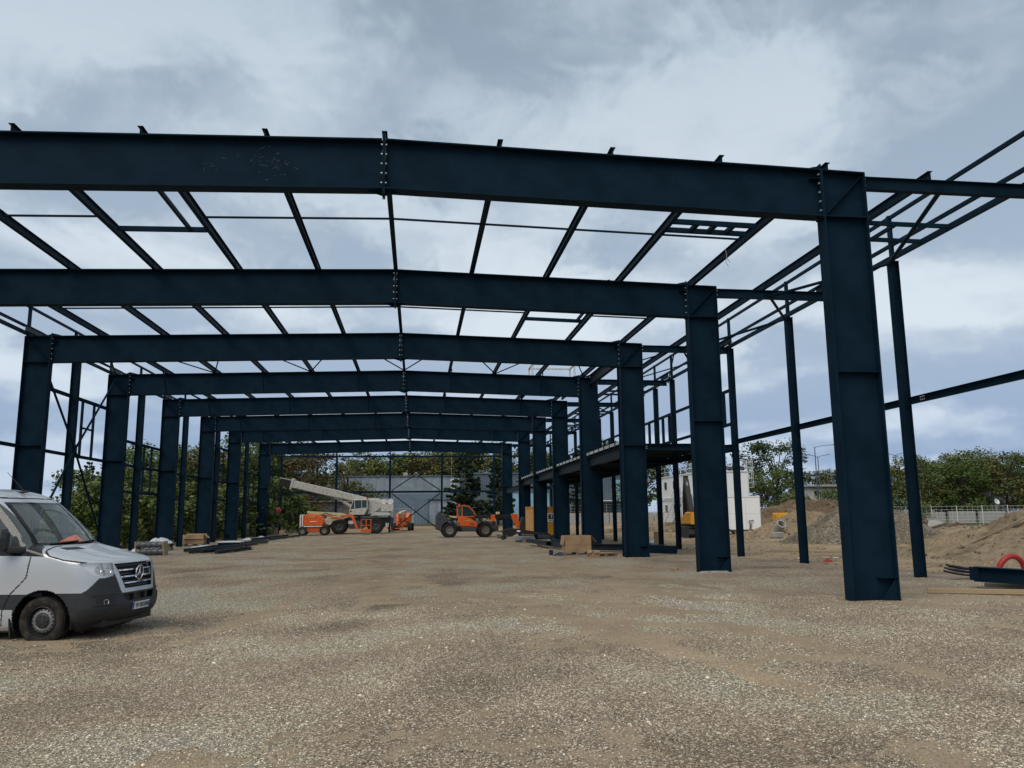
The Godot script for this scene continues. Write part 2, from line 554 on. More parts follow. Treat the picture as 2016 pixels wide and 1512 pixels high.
func sheet_mesh(x0: float, x1: float, z0: float, z1: float, sx: float, sz: float, yf: Callable, cf: Callable, mt: Material, uvs: float, keep = null) -> ArrayMesh:
	var nx := int(ceil((x1 - x0) / sx)); var nz := int(ceil((z1 - z0) / sz))
	var v := PackedVector3Array(); var c := PackedColorArray(); var uv := PackedVector2Array(); var n := PackedVector3Array()
	for j in nz + 1:
		for i in nx + 1:
			var x: float = lerp(x0, x1, float(i) / nx); var z: float = lerp(z0, z1, float(j) / nz)
			v.push_back(Vector3(x, yf.call(x, z), z))
			c.push_back(cf.call(x, z))
			uv.push_back(Vector2(x, z) * uvs)
	var w := nx + 1
	for j in nz + 1:
		for i in nx + 1:
			var a := v[j * w + max(i - 1, 0)]; var b := v[j * w + min(i + 1, nx)]
			var d := v[max(j - 1, 0) * w + i]; var e := v[min(j + 1, nz) * w + i]
			n.push_back((e - d).cross(b - a).normalized())
	var ix := PackedInt32Array()
	for j in nz:
		for i in nx:
			var o := j * w + i
			if keep != null and not keep.call(v[o], v[o + 1], v[o + w], v[o + w + 1]): continue
			ix.append_array([o, o + 1, o + w, o + 1, o + w + 1, o + w])
	var arr := []
	arr.resize(Mesh.ARRAY_MAX)
	arr[Mesh.ARRAY_VERTEX] = v; arr[Mesh.ARRAY_NORMAL] = n; arr[Mesh.ARRAY_COLOR] = c; arr[Mesh.ARRAY_TEX_UV] = uv; arr[Mesh.ARRAY_INDEX] = ix
	var am := ArrayMesh.new()
	am.add_surface_from_arrays(Mesh.PRIMITIVE_TRIANGLES, arr)
	am.surface_set_material(0, mt)
	return am

func build_ground() -> void:
	gn1.seed = 3; gn1.frequency = 0.11; gn1.fractal_octaves = 3
	gn2.seed = 8; gn2.frequency = 0.55; gn2.fractal_octaves = 3
	gn3.seed = 15; gn3.frequency = 0.35; gn3.fractal_octaves = 4
	var stones := [Color(0.80, 0.74, 0.64), Color(0.70, 0.66, 0.59), Color(0.88, 0.84, 0.76), Color(0.62, 0.57, 0.50), Color(0.74, 0.66, 0.53), Color(0.90, 0.87, 0.81), Color(0.66, 0.56, 0.46), Color(0.56, 0.52, 0.47), Color(0.78, 0.73, 0.66)]
	for i in stones.size():
		var sc: Color = stones[i]
		var gy := sc.get_luminance()
		stones[i] = sc.lerp(Color(gy, gy, gy), 0.38) * 1.08
	var ti := stone_image(1024, 30000, 1.6, 5.2, 91, Color(0.50, 0.475, 0.43), stones)
	var mg := StandardMaterial3D.new()
	mg.albedo_texture = ti[0]
	mg.normal_enabled = true
	mg.normal_texture = ti[1]
	mg.normal_scale = 1.0
	mg.roughness = 0.92
	mg.metallic_specular = 0.25
	mg.vertex_color_use_as_albedo = true
	M.gravel = mg
	var te := stone_image(1024, 15000, 1.0, 4.4, 92, Color(0.78, 0.735, 0.66), [Color(0.84, 0.80, 0.73), Color(0.72, 0.67, 0.59), Color(0.90, 0.88, 0.83), Color(0.66, 0.60, 0.52), Color(0.78, 0.73, 0.65)])
	var me := mg.duplicate()
	me.albedo_texture = te[0]
	me.normal_texture = te[1]
	M.earth = me
	# far ground: one sheet out to the horizon, with grass beyond the site
	var far_c := func(x: float, z: float) -> Color:
		var k := 1.0 + gn1.get_noise_2d(x * 0.5, z * 0.5) * 0.25
		var gr: float = clamp(max(sst(-92.0, -104.0, z), max(sst(46.0, 58.0, x), sst(-17.5, -20.0, x) * sst(-10, -30, z))) + gn1.get_noise_2d(x * 0.8, z * 0.8) * 0.5, 0.0, 1.0)
		var e := Color(0.50 * k, 0.43 * k, 0.33 * k)
		return e.lerp(Color(0.10 * k, 0.125 * k, 0.045 * k), gr)
	var far_y := func(x: float, z: float) -> float:
		return land(x, z) - 0.16
	var o := part(self, "ground", sheet_mesh(-420, 420, -520, 60, 6.0, 6.0, far_y, far_c, me, 0.22), null)
	tag(o, "wide earth and grass ground around the building site", "ground", "", "structure")
	# trodden sandy earth of the site
	var earth_c := func(x: float, z: float) -> Color:
		var rut := gn3.get_noise_2d(x * 0.35 + z * 0.1, z * 2.4 - x * 0.5)
		var a := gn1.get_noise_2d(x * 0.9 + 11.0, z * 0.9)
		var k := 1.0 + a * 0.34 + rut * 0.42 + gn2.get_noise_2d(x * 1.5 + 3.0, z * 2.5) * 0.25
		var w := sst(0.05, 0.45, a + gn2.get_noise_2d(x * 0.6, z * 0.6) * 0.6)
		return Color(0.64 * k, 0.555 * k, 0.445 * k).lerp(Color(0.42 * k, 0.355 * k, 0.28 * k), w)
	var earth_y := func(x: float, z: float) -> float:
		var rut := gn3.get_noise_2d(x * 0.35 + z * 0.1, z * 2.4 - x * 0.5)
		return land(x, z) + wob(x, z) - 0.035 + (rut * 0.06 + gn2.get_noise_2d(x * 1.8, z * 1.8) * 0.02) * sst(9.0, 15.0, abs(x - 0.5))
	var pe := part(self, "earth_yard", sheet_mesh(-19.0, 48.0, -100.0, 5.0, 0.35, 0.35, earth_y, earth_c, me, 0.27), null)
	tag(pe, "bare sandy earth with wheel ruts beside and behind the hall", "ground", "", "structure")
	# gravel yard, thinning out to a ragged edge
	var gravel_c := func(x: float, z: float) -> Color:
		var a := gn1.get_noise_2d(x * 0.8, z * 0.8)
		var b := gn2.get_noise_2d(x * 0.7 + 5.0, z * 0.7)
		var tr := gn3.get_noise_2d(x * 2.6 + z * 0.9, z * 0.16 - x * 0.05)       # worn wheel tracks running into the hall
		var w := sst(0.1, 0.5, gn3.get_noise_2d(x * 0.55 + 30.0, z * 0.55))
		var k := 1.0 + a * 0.30 + b * 0.22 + gn3.get_noise_2d(x * 0.95, z * 0.95 + 8.0) * 0.40 + tr * 0.16 * sst(-7.0, -16.0, z)
		var c := Color(0.99 * k, 0.865 * k, 0.745 * k)
		c = c.lerp(Color(0.88 * k, 0.785 * k, 0.65 * k), w * 0.6)
		return c
	var gravel_y := func(x: float, z: float) -> float:
		return land(x, z) + wob(x, z) + gravel_depth(x, z) - 0.035
	var keep := func(a: Vector3, b: Vector3, d: Vector3, e: Vector3) -> bool:
		for p in [a, b, d, e]:
			if gravel_depth(p.x, p.z) > -0.02: return true
		return false
	var pg := part(self, "gravel_yard", sheet_mesh(-19.0, 17.0, -81.5, 4.0, 0.25, 0.25, gravel_y, gravel_c, mg, 0.37, keep), null)
	tag(pg, "beige crushed gravel yard running from the foreground through the hall", "ground", "", "structure")
	# compacted fines showing through in patches and wheel lanes
	var fines_y := func(x: float, z: float) -> float:
		return gravel_y.call(x, z) + (fines(x, z) - 0.62) * 0.022 + gn2.get_noise_2d(x * 4.0, z * 4.0) * 0.006 - 0.2 * sst(0.012, -0.01, gravel_depth(x, z))
	var fines_c := func(x: float, z: float) -> Color:
		var k := 1.0 + gn1.get_noise_2d(x * 1.2, z * 1.2) * 0.24 + gn2.get_noise_2d(x * 1.6, z * 1.6) * 0.2
		return Color(0.60 * k, 0.53 * k, 0.45 * k)
	var keep2 := func(a: Vector3, b: Vector3, d: Vector3, e: Vector3) -> bool:
		for p in [a, b, d, e]:
			if fines(p.x, p.z) > 0.5 and gravel_depth(p.x, p.z) > -0.02: return true
		return false
	var pf := part(self, "worn_ground", sheet_mesh(-15.0, 16.5, -79.0, -1.0, 0.16, 0.16, fines_y, fines_c, me, 0.31, keep2), null)
	tag(pf, "compacted fine earth in patches and wheel lanes on the gravel", "ground", "", "structure")
	# loose stones lying on the gravel near the camera
	var cam := Vector2.ZERO
	var dir := Vector2(sin(deg_to_rad(YAW)), -cos(deg_to_rad(YAW)))
	shapes = []
	for s in 3:
		var b := B.new()
		var pts := []
		for p in [Vector3.UP, Vector3.DOWN, Vector3.LEFT, Vector3.RIGHT, Vector3.FORWARD, Vector3.BACK, Vector3(0.6, 0.55, 0.6), Vector3(-0.6, 0.5, -0.6), Vector3(0.62, 0.4, -0.6), Vector3(-0.55, 0.6, 0.6)]:
			pts.append(p * Vector3(rf(0.8, 1.2), rf(0.5, 0.75), rf(0.6, 1.0)))
		for f in [[0, 6, 9], [0, 8, 6], [0, 7, 8], [0, 9, 7], [6, 5, 9], [6, 3, 5], [6, 8, 3], [8, 4, 3], [8, 7, 4], [7, 2, 4], [7, 9, 2], [9, 5, 2], [1, 5, 3], [1, 3, 4], [1, 4, 2], [1, 2, 5]]:
			b.to(pts[f[0]], pts[f[1]], pts[f[2]], (pts[f[0]] + pts[f[1]] + pts[f[2]]))
		shapes.append(b)
	msm = StandardMaterial3D.new()
	msm.roughness = 0.9
	msm.metallic_specular = 0.25
	msm.vertex_color_use_as_albedo = true
	for s in 3:
		var xf := []
		var cl := []
		var tries := 0
		while xf.size() < 70000 and tries < 400000:
			tries += 1
			var d := 3.4 + 13.5 * pow(rng.randf(), 1.35)
			var a := rf(-0.70, 0.70)
			var q := cam + dir.rotated(a) * d
			if gravel_depth(q.x, q.y) < 0.01: continue
			if rng.randf() < fines(q.x, q.y) * 1.15 - 0.42: continue
			var patch := 0.5 + 0.5 * gn3.get_noise_2d(q.x * 1.6, q.y * 1.6) * 1.6
			if rng.randf() > clamp(patch + 0.25, 0.12, 1.0): continue
			var u := rng.randf()
			var sz: float = lerp(0.004, 0.0098, u * u) if rng.randf() > 0.012 else rf(0.011, 0.019)
			sz *= 1.0 + 0.03 * max(d - 6.0, 0.0)
			var bs := Basis.from_euler(Vector3(rf(-0.5, 0.5), rf(0, TAU), rf(-0.5, 0.5))).scaled(Vector3.ONE * sz)
			xf.append(Transform3D(bs, Vector3(q.x, ground_y(q.x, q.y) + sz * 0.22, q.y)))
			var cc: Color = stones[rng.randi() % stones.size()]
			var k := rf(0.42, 1.05) * (1.0 + gn3.get_noise_2d(q.x * 0.95, q.y * 0.95 + 8.0) * 0.45)
			var lc := cc.srgb_to_linear()
			cl.append(Color(lc.r * k * 1.0, lc.g * k * 0.97, lc.b * k * 0.90))
		var mm := MultiMesh.new()
		mm.transform_format = MultiMesh.TRANSFORM_3D
		mm.use_colors = true
		mm.mesh = shapes[s].mesh(msm)
		mm.instance_count = xf.size()
		for i in xf.size():
			mm.set_instance_transform(i, xf[i])
			mm.set_instance_color(i, cl[i])
		var mi := MultiMeshInstance3D.new()
		mi.name = numbered("gravel_stones")
		mi.multimesh = mm
		add_child(mi)
		tag(mi, ["loose pale and brown gravel stones strewn over the near yard", "loose sharp gravel stones mixed into the near yard", "loose rounded gravel stones mixed into the near yard"][s], "gravel", "", "stuff")
	# clods and stones strewn over the bare earth
	var xf := []
	var cl := []
	while xf.size() < 16000:
		var x := rf(10.5, 36.0); var z := -13.0 - 62.0 * pow(rng.randf(), 1.6)
		if gravel_depth(x, z) > 0.015: continue
		if gn3.get_noise_2d(x * 0.8, z * 0.8) + rf(-0.4, 0.4) < -0.05: continue
		var u := rng.randf()
		var sz: float = lerp(0.008, 0.05, u * u * u) * (1.0 + abs(z) * 0.012)
		xf.append(Transform3D(Basis.from_euler(Vector3(rf(-0.5, 0.5), rf(0, TAU), rf(-0.5, 0.5))).scaled(Vector3(1, 0.8, 1) * sz), Vector3(x, earth_y.call(x, z) + sz * 0.2, z)))
		var k := rf(0.5, 1.0)
		cl.append(Color(0.42 * k, 0.335 * k, 0.235 * k))
	var mm := MultiMesh.new()
	mm.transform_format = MultiMesh.TRANSFORM_3D
	mm.use_colors = true
	mm.mesh = shapes[0].mesh(msm)
	mm.instance_count = xf.size()
	for i in xf.size():
		mm.set_instance_transform(i, xf[i])
		mm.set_instance_color(i, cl[i])
	var mi := MultiMeshInstance3D.new()
	mi.name = "earth_clods"
	mi.multimesh = mm
	add_child(mi)
	tag(mi, "clods and stones strewn over the bare earth right of the hall", "clods", "", "stuff")

# ------------------------------------------------------------------ the steel hall
func roof_y(x: float) -> float:
	if x < XA: return lerp(YA, YL, (XA - x) / (XA - XL))
	if x <= XR: return lerp(YA, YR, (x - XA) / (XR - XA))
	return 8.14 - 0.008 * (x - XR)

func frame_z(i: int) -> float:
	return -73.9 - FW * 0.5 if i == 7 else -(14.05 + 7.985 * i) - FW * 0.5

func steel(called: String, b: B, parent: Node = null, m: Material = null) -> MeshInstance3D:
	return part(hall if parent == null else parent, called, b, M.steel if m == null else m)

func beam_i(called: String, p0: Vector3, p1: Vector3, h: float, w: float, up := Vector3.UP, m: Material = null, parent: Node = null) -> MeshInstance3D:
	var b := B.new()
	b.isec(p0, p1, up, h, w, 0.012 + h * 0.012, 0.008 + h * 0.008)
	return steel(called, b, parent, m)

func beam_box(called: String, p0: Vector3, p1: Vector3, h: float, w: float, up := Vector3.UP, m: Material = null, parent: Node = null) -> MeshInstance3D:
	var b := B.new()
	b.bar(p0, p1, h, w, up, 0.004)
	return steel(called, b, parent, m)

func rod(called: String, p0: Vector3, p1: Vector3, r: float, parent: Node = null) -> MeshInstance3D:
	var b := B.new()
	b.cyl(p0, p1, r, 8)
	return steel(called, b, parent)

func bolts(parent: Node, pts: Array, axis: Vector3) -> void:
	for p in pts:
		var b := B.new()
		b.tube([p, p + axis * 0.028], 0.021, 6)
		part(parent, "bolt", b, M.bolt)

func portal(i: int) -> void:
	var z := frame_z(i)
	var zf := z + FW * 0.5
	var cd := 0.90                      # column depth
	var hr := 0.965                     # rafter depth
	for s in [-1, 1]:
		var xo := XR if s > 0 else XL
		if s < 0 and i < 1: pass
		var xi: float = xo - s * cd
		var top := roof_y(xo) - 0.004
		var topi := roof_y(xi)
		# column: two flanges and a web, cut to the roof slope
		var b := B.new()
		var tf := 0.026
		var base := land(xo, z) - 0.12
		b.bx(Vector3(xo - s * tf * 0.5, (top + base) * 0.5, z), Vector3(tf, top - base, FW))
		b.bx(Vector3(xi + s * tf * 0.5, (topi - 0.01 + base) * 0.5, z), Vector3(tf, topi - 0.01 - base, FW))
		var x0: float = min(xo, xi) + tf + 0.0005; var x1: float = max(xo, xi) - tf - 0.0005
		b.extr(V2([x0, base, x1, base, x1, roof_y(x1) - 0.03, x0, roof_y(x0) - 0.03]), -0.009, 0.009, T(Vector3(0, 0, z)))
		# sloping cap plate
		b.extr(V2([x0, roof_y(x0) - 0.028, x1, roof_y(x1) - 0.028, x1, roof_y(x1) - 0.004, x0, roof_y(x0) - 0.004]), -FW * 0.5, FW * 0.5, T(Vector3(0, 0, z)))
		var col := steel("column", b)
		# stiffeners in the web: knee, diagonal, mid height
		var yk: float = roof_y(xi) - hr + 0.012
		var w := cd - 2.0 * tf
		var zc := 0.009 + (FW * 0.5 - 0.012 - 0.009) * 0.5
		for sd in [1, -1]:
			var st := B.new()
			st.bx(Vector3((xo + xi) * 0.5, yk, z + sd * zc), Vector3(w - 0.002, 0.022, FW * 0.5 - 0.021))
			steel("stiffener", st, col)
			var sk := B.new()
			sk.bar(Vector3(xi + s * (tf + 0.02), yk + 0.03, z + sd * 0.055), Vector3(xo - s * (tf + 0.02), top - 0.06, z + sd * 0.055), 0.018, 0.09, Vector3(0, 0.7, 0.01))
			steel("stiffener", sk, col)
			var sm := B.new()
			sm.bx(Vector3((xo + xi) * 0.5, 4.21, z + sd * zc), Vector3(w - 0.002, 0.018, FW * 0.5 - 0.021))
			steel("stiffener", sm, col)
		# base: shelf plate and gusset beside the outer flange
		var yg := ground_y(xo, z)
		var sh := B.new()
		sh.bx(Vector3(xo - s * (tf + 0.17), yg + 0.41, z + 0.075), Vector3(0.335, 0.014, 0.128))
		sh.extr(V2([0, 0, 0.30, 0, 0.012, 0.38, 0, 0.38]) if s > 0 else V2([0, 0, -0.30, 0, -0.012, 0.38, 0, 0.38]), 0.085, 0.1, T(Vector3(xo - s * (tf + 0.33), yg + 0.0, z)) if false else Transform3D(Basis(Vector3(-1, 0, 0), Vector3.UP, Vector3(0, 0, -1)), Vector3(xo - s * (tf + 0.002), yg + 0.015, z + 0.19)))
		steel("base_bracket", sh, col)
		if s > 0 and i in [1, 3] or s < 0 and i == 4:
			# spilt grout round the foot
			var gr := B.new()
			var rr := RandomNumberGenerator.new()
			rr.seed = 40 + i
			for k in 7:
				var pr := []
				var q := rr.randf_range(0.10, 0.20)
				for t in 5: pr.append(Vector2(q * sin(PI * 0.5 * t / 4.0), 0.07 * cos(PI * 0.5 * t / 4.0)))
				gr.lathe(pr, 9, T(Vector3(xi + s * 0.1 + s * k * 0.10, yg - 0.03, zf + 0.05 + rr.randf_range(-0.05, 0.06))))
			part(col, "grout", gr, M.concrete)
		# end plate between column and rafter
		var ep := B.new()
		var ex: float = xi - s * 0.014
		ep.bx(Vector3(ex, (topi + 0.10 + topi - hr - 0.02) * 0.5, z), Vector3(0.024, hr + 0.12, FW + 0.006))
		var plate := steel("end_plate", ep, col)
		var bp := []
		for k in 5: bp.append(Vector3(ex - s * 0.014, topi - 0.10 - k * 0.185, zf - 0.05))
		bolts(plate, bp, Vector3(-s, 0, 0))
		# top gusset over the joint
		var tg := B.new()
		tg.extr(V2([0, 0, 0.42, 0, 0.03, 0.10, 0, 0.10]), -0.007, 0.007, Transform3D(Basis(Vector3(-s, 0, 0), Vector3.UP, Vector3(0, 0, -s)), Vector3(ex - s * 0.014, topi + 0.004, z)))
		tg.extr(V2([0, 0, 0.30, 0, 0.03, 0.10, 0, 0.10]), -0.007, 0.007, Transform3D(Basis(Vector3(s, 0, 0), Vector3.UP, Vector3(0, 0, s)), Vector3(ex + s * 0.014, topi + 0.004, z)))
		steel("gusset", tg, col)
		var hs := B.new()
		hs.bx(Vector3(ex - s * 0.11, topi - 0.19, z + 0.08), Vector3(0.18, 0.012, 0.13))
		steel("stiffener", hs, col)
		# rafter
		var rb := B.new()
		var xa: float = XA + s * 0.026
		var xe: float = ex - s * 0.014
		var pa := Vector3(xa, roof_y(xa) - hr * 0.5, z); var pb := Vector3(xe, roof_y(xe) - hr * 0.5, z)
		rb.isec(pa, pb, Vector3.UP, hr, FW, 0.026, 0.017)
		var raf := steel("rafter", rb)
		if i == 0 and s < 0: scuffs(raf, z)
		# splice plate at the ridge
		var rp := B.new()
		rp.bx(Vector3(XA + s * 0.0135, YA - hr * 0.5 + 0.0, z), Vector3(0.022, hr + 0.20, FW + 0.006))
		var spl := steel("splice_plate", rp, raf)
		var bq := []
		for k in 5: bq.append(Vector3(XA + s * 0.026, YA - 0.11 - k * 0.185, zf - 0.045))
		bolts(spl, bq, Vector3(s, 0, 0))
		var hg := B.new()
		hg.extr(V2([0, 0, 0.30, 0, 0, -0.09]), -0.007, 0.007, Transform3D(Basis(Vector3(s, 0, 0), Vector3.UP, Vector3(0, 0, s)), Vector3(XA + s * 0.026, YA - hr - 0.004, z)))
		steel("gusset", hg, raf)
		if i >= 3:
			# fly braces from purlin to lower flange
			for px in ([-11.46, -7.14, -2.81] if s < 0 else [1.51, 5.82]):
				var fb := B.new()
				fb.bar(Vector3(px + 0.06, roof_y(px) + 0.02, zf + 0.75), Vector3(px + 0.06, roof_y(px) - hr + 0.03, zf + 0.012), 0.045, 0.05, Vector3.RIGHT)
				steel("fly_brace", fb, raf)

func scuffs(raf: Node, z: float) -> void:
	# chalky scratches rubbed into the paint of the nearest rafter, left of the ridge
	var r := RandomNumberGenerator.new()
	r.seed = 5
	var b := B.new()
	for k in 52:
		var cx := -2.75 + r.randfn(0, 0.26); var cy := 8.0 + r.randfn(0, 0.2)
		if k % 6 == 0: cx = -3.7 + r.randfn(0, 0.22); cy = 7.86 + r.randfn(0, 0.07)
		cy = clamp(cy, 7.56, 8.33)
		var l := r.randf_range(0.006, 0.04); var a := r.randf_range(-0.6, 0.9) + (1.2 if r.randf() < 0.3 else 0.0)
		var d := Vector3(cos(a), sin(a), 0) * l; var w := Vector3(-sin(a), cos(a), 0) * r.randf_range(0.001, 0.003)
		var p := Vector3(cx, cy, z + 0.0085 + 0.0022)
		b.qo(p - d - w, p + d - w * 0.4, p + d + w * 0.4, p - d + w, Vector3(0, 0, 1))
	part(raf, "scuff_marks", b, M.scuff).set_meta("kind", "stuff")

func z_member(called: String, x: float, y: float, z0: float, z1: float, h: float, w: float, sec := "box", m: Material = null) -> MeshInstance3D:
	var b := B.new()
	if sec == "i": b.isec(Vector3(x, y, z0), Vector3(x, y, z1), Vector3.UP, h, w, 0.011, 0.008)
	elif sec == "c": b.csec(Vector3(x, y, z0), Vector3(x, y, z1), Vector3.UP, h, w, 0.008)
	else: b.bar(Vector3(x, y, z0), Vector3(x, y, z1), h, w)
	return steel(called, b, null, m)

func build_hall() -> void:
	hall = thing("steel_hall", "dark blue steel portal-frame hall under construction without roof or walls", "building", Vector3.ZERO)
	for i in 8: portal(i)
	# ---- purlins on the rafters, bay by bay, butted over the frames
	var xs := []
	for k in range(-5, 6): xs.append(XA + 2.162 * k)
	for bay in 8:
		var z0: float = frame_z(bay) + (0.03 if bay == 0 else -0.006)
		var z1: float = frame_z(bay + 1) + 0.006 if bay < 7 else ZG
		for k in xs.size():
			var x: float = xs[k]
			var y := roof_y(x) + 0.102
			var p := z_member("purlin", x, y, z0, z1, 0.20, 0.10, "i")
			if bay < 7 and bay > 0:
				var cp := B.new()
				cp.bx(Vector3(x + (0.012 if x < 1.0 else -0.012) * 1.0, y, frame_z(bay) - 0.0), Vector3(0.008, 0.15, 0.46))
				steel("cleat", cp, p)
		# stub at the left eaves in front of each frame
		if bay > 0:
			z_member("purlin_stub", -13.62, roof_y(-13.62) + 0.112, frame_z(bay) + 0.95, frame_z(bay) - 0.35, 0.21, 0.10, "i", M.steel_light)
			z_member("purlin_stub", 12.02, roof_y(12.0) + 0.122, frame_z(bay) + 0.9, frame_z(bay) - 0.35, 0.21, 0.10, "i")
	# ---- sag bars across the purlins
	for seg in [[-11.46, -7.14, -18.35], [-4.98, 7.97, -18.35], [-11.46, 3.66, -26.5], [5.82, 7.97, -26.5]]:
		var sx: float = seg[0]
		while sx < seg[1] - 0.1:
			beam_box("sag_bar", Vector3(sx + 0.055, roof_y(sx + 0.055) + 0.08, seg[2]), Vector3(sx + 2.105, roof_y(sx + 2.105) + 0.08, seg[2]), 0.045, 0.04)
			sx += 2.162
	# ---- trimmers round roof openings
	beam_box("trimmer", Vector3(-7.08, 8.39, -19.15), Vector3(-5.04, 8.42, -19.15), 0.12, 0.07)
	beam_box("trimmer", Vector3(-5.42, 8.41, -14.3), Vector3(-5.42, 8.41, -19.1), 0.10, 0.07)
	for tz in [-17.45, -18.0]:
		beam_box("trimmer", Vector3(5.88, 8.36, tz), Vector3(7.91, 8.31, tz), 0.12, 0.07)
	for tx in [6.5, 6.95, 7.4]:
		beam_box("trimmer", Vector3(tx, 8.335, -17.49), Vector3(tx, 8.335, -17.96), 0.10, 0.10)
	beam_box("trimmer", Vector3(3.72, 8.42, -27.3), Vector3(5.76, 8.36, -27.3), 0.12, 0.07)
	beam_box("trimmer", Vector3(5.55, 8.37, -22.4), Vector3(5.55, 8.37, -27.26), 0.10, 0.07)
	beam_box("trimmer", Vector3(-7.08, 8.39, -35.2), Vector3(-5.04, 8.42, -35.2), 0.12, 0.07)
	beam_box("trimmer", Vector3(3.72, 8.42, -67.0), Vector3(5.76, 8.36, -67.0), 0.12, 0.07)
	beam_box("trimmer", Vector3(-7.08, 8.39, -67.0), Vector3(-5.04, 8.42, -67.0), 0.12, 0.07)
	# pale upstand frame on the roof further back
	for ux in [6.25, 8.6]:
		for uz in [-43.2, -44.6]:
			beam_box("upstand_post", Vector3(ux, 8.35, uz), Vector3(ux, 9.78, uz), 0.09, 0.09, Vector3(0, 0, 1), M.galv)
		beam_box("upstand_rail", Vector3(ux, 9.82, -43.1), Vector3(ux, 9.82, -44.7), 0.09, 0.07, Vector3.UP, M.galv)
	for uz in [-43.2, -44.6]:
		beam_box("upstand_rail", Vector3(6.30, 9.825, uz), Vector3(8.55, 9.825, uz), 0.09, 0.07, Vector3.UP, M.galv)
	for ux in [5.95, 8.35]:
		z_member("trimmer", ux, 8.30, -38.4, -45.9, 0.14, 0.08)
	# ---- zig-zag roof bracing between the third and fourth frame
	var zb2 := frame_z(2) - 0.2; var zb3 := frame_z(3) + 0.25
	var nodes := []
	for k in 11: nodes.append(XA + 2.162 * (k - 6))
	for k in 10:
		var za: float = zb3 if k % 2 == 0 else zb2
		var zb: float = zb2 if k % 2 == 0 else zb3
		rod("roof_brace", Vector3(nodes[k], roof_y(nodes[k]) - 0.02, za), Vector3(nodes[k + 1], roof_y(nodes[k + 1]) - 0.02, zb), 0.028)
	rod("roof_brace", Vector3(7.97, 8.2, zb3), Vector3(10.1, 8.0, zb2), 0.028)
	rod("roof_brace", Vector3(10.1, 8.0, zb2), Vector3(12.2, 7.95, zb3), 0.028)
	rod("roof_brace", Vector3(10.1, 8.0, zb3), Vector3(12.2, 7.95, zb2), 0.028)
	# ---- aisle beams to the outer wall
	for i in 8:
		var z := frame_z(i)
		var ab := beam_i("aisle_beam", Vector3(XR + 0.026, roof_y(XR + 0.1) - 0.13, z), Vector3(XW - 0.09 + (0.6 if i == 0 else 0.0), roof_y(XW) - 0.13, z), 0.26, 0.14)
		var ep := B.new()
		ep.bx(Vector3(XR + 0.012, roof_y(XR + 0.1) - 0.13, z), Vector3(0.02, 0.32, 0.16))
		var pl := steel("end_plate", ep, ab)
		bolts(pl, [Vector3(XR + 0.024, 8.08, z + 0.055), Vector3(XR + 0.024, 7.95, z + 0.055)], Vector3(1, 0, 0))
	# ---- outer wall of the aisle: posts with light parapet posts on them
	var pz := [-11.4, -19.0, frame_z(1), -25.05, frame_z(2), -34.2, -37.6, -40.4, -46.2, -50.0, -53.6, -58.0, -62.1, -66.5, -70.0, -74.05, -78.0, ZG]
	for z in pz:
		var gy := ground_y(XW, z)
		var po := beam_i("wall_post", Vector3(XW, gy - 0.2, z), Vector3(XW, 8.03, z), 0.22, 0.20, Vector3.RIGHT)
		var cap := B.new()
		cap.bx(Vector3(XW, 8.042, z), Vector3(0.24, 0.014, 0.22))
		steel("cap_plate", cap, po)
		beam_box("parapet_post", Vector3(XW, 8.052, z), Vector3(XW, 9.30, z), 0.10, 0.10, Vector3.RIGHT)
	for bay in pz.size() - 1:
		var za: float = pz[bay] - 0.055; var zb: float = pz[bay + 1] + 0.055
		z_member("wall_rail", XW + 0.01, 9.24, za, zb, 0.09, 0.07)
		z_member("wall_rail", XW + 0.01, 8.50, za, zb, 0.09, 0.07)
		z_member("eaves_rail", XW - 0.02, 8.14, za, zb, 0.13, 0.09)
	# eaves channel running forward past the first frame
	z_member("eaves_channel", XW + 0.34, 8.27, -11.8, frame_z(0) - 0.3, 0.24, 0.10, "c")
	# plan braces from the aisle beams to the wall posts
	rod("aisle_brace", Vector3(10.45, 7.98, frame_z(0) - 0.15), Vector3(XW - 0.12, 7.98, -18.98), 0.05)
	rod("aisle_brace", Vector3(10.45, 7.96, frame_z(1) - 0.15), Vector3(XW - 0.12, 7.96, -25.0), 0.045)
	rod("aisle_brace", Vector3(10.45, 7.96, frame_z(1) + 0.15), Vector3(XW - 0.12, 8.0, -19.05), 0.045)
	rod("aisle_brace", Vector3(10.45, 7.96, frame_z(2) + 0.15), Vector3(XW - 0.12, 8.0, -25.1), 0.045)
	for i in range(2, 7):
		rod("aisle_brace", Vector3(10.45, 7.95, frame_z(i) - 0.15), Vector3(XW - 0.12, 7.95, frame_z(i) - 3.9), 0.04)
	# trimmer frame of the aisle roof opening
	beam_box("trimmer", Vector3(10.21, 8.17, -16.65), Vector3(XW - 0.08, 8.15, -16.65), 0.10, 0.06)
	beam_box("trimmer", Vector3(10.21, 8.17, -17.7), Vector3(XW - 0.08, 8.15, -17.7), 0.10, 0.06)
	beam_box("trimmer", Vector3(10.95, 8.16, -16.69), Vector3(10.95, 8.16, -17.66), 0.09, 0.06)
	for tz in [-42.0, -43.2, -50.5, -51.7, -58.5, -59.6]:
		beam_box("trimmer", Vector3(10.21, 8.17, tz), Vector3(XW - 0.08, 8.15, tz), 0.10, 0.06)
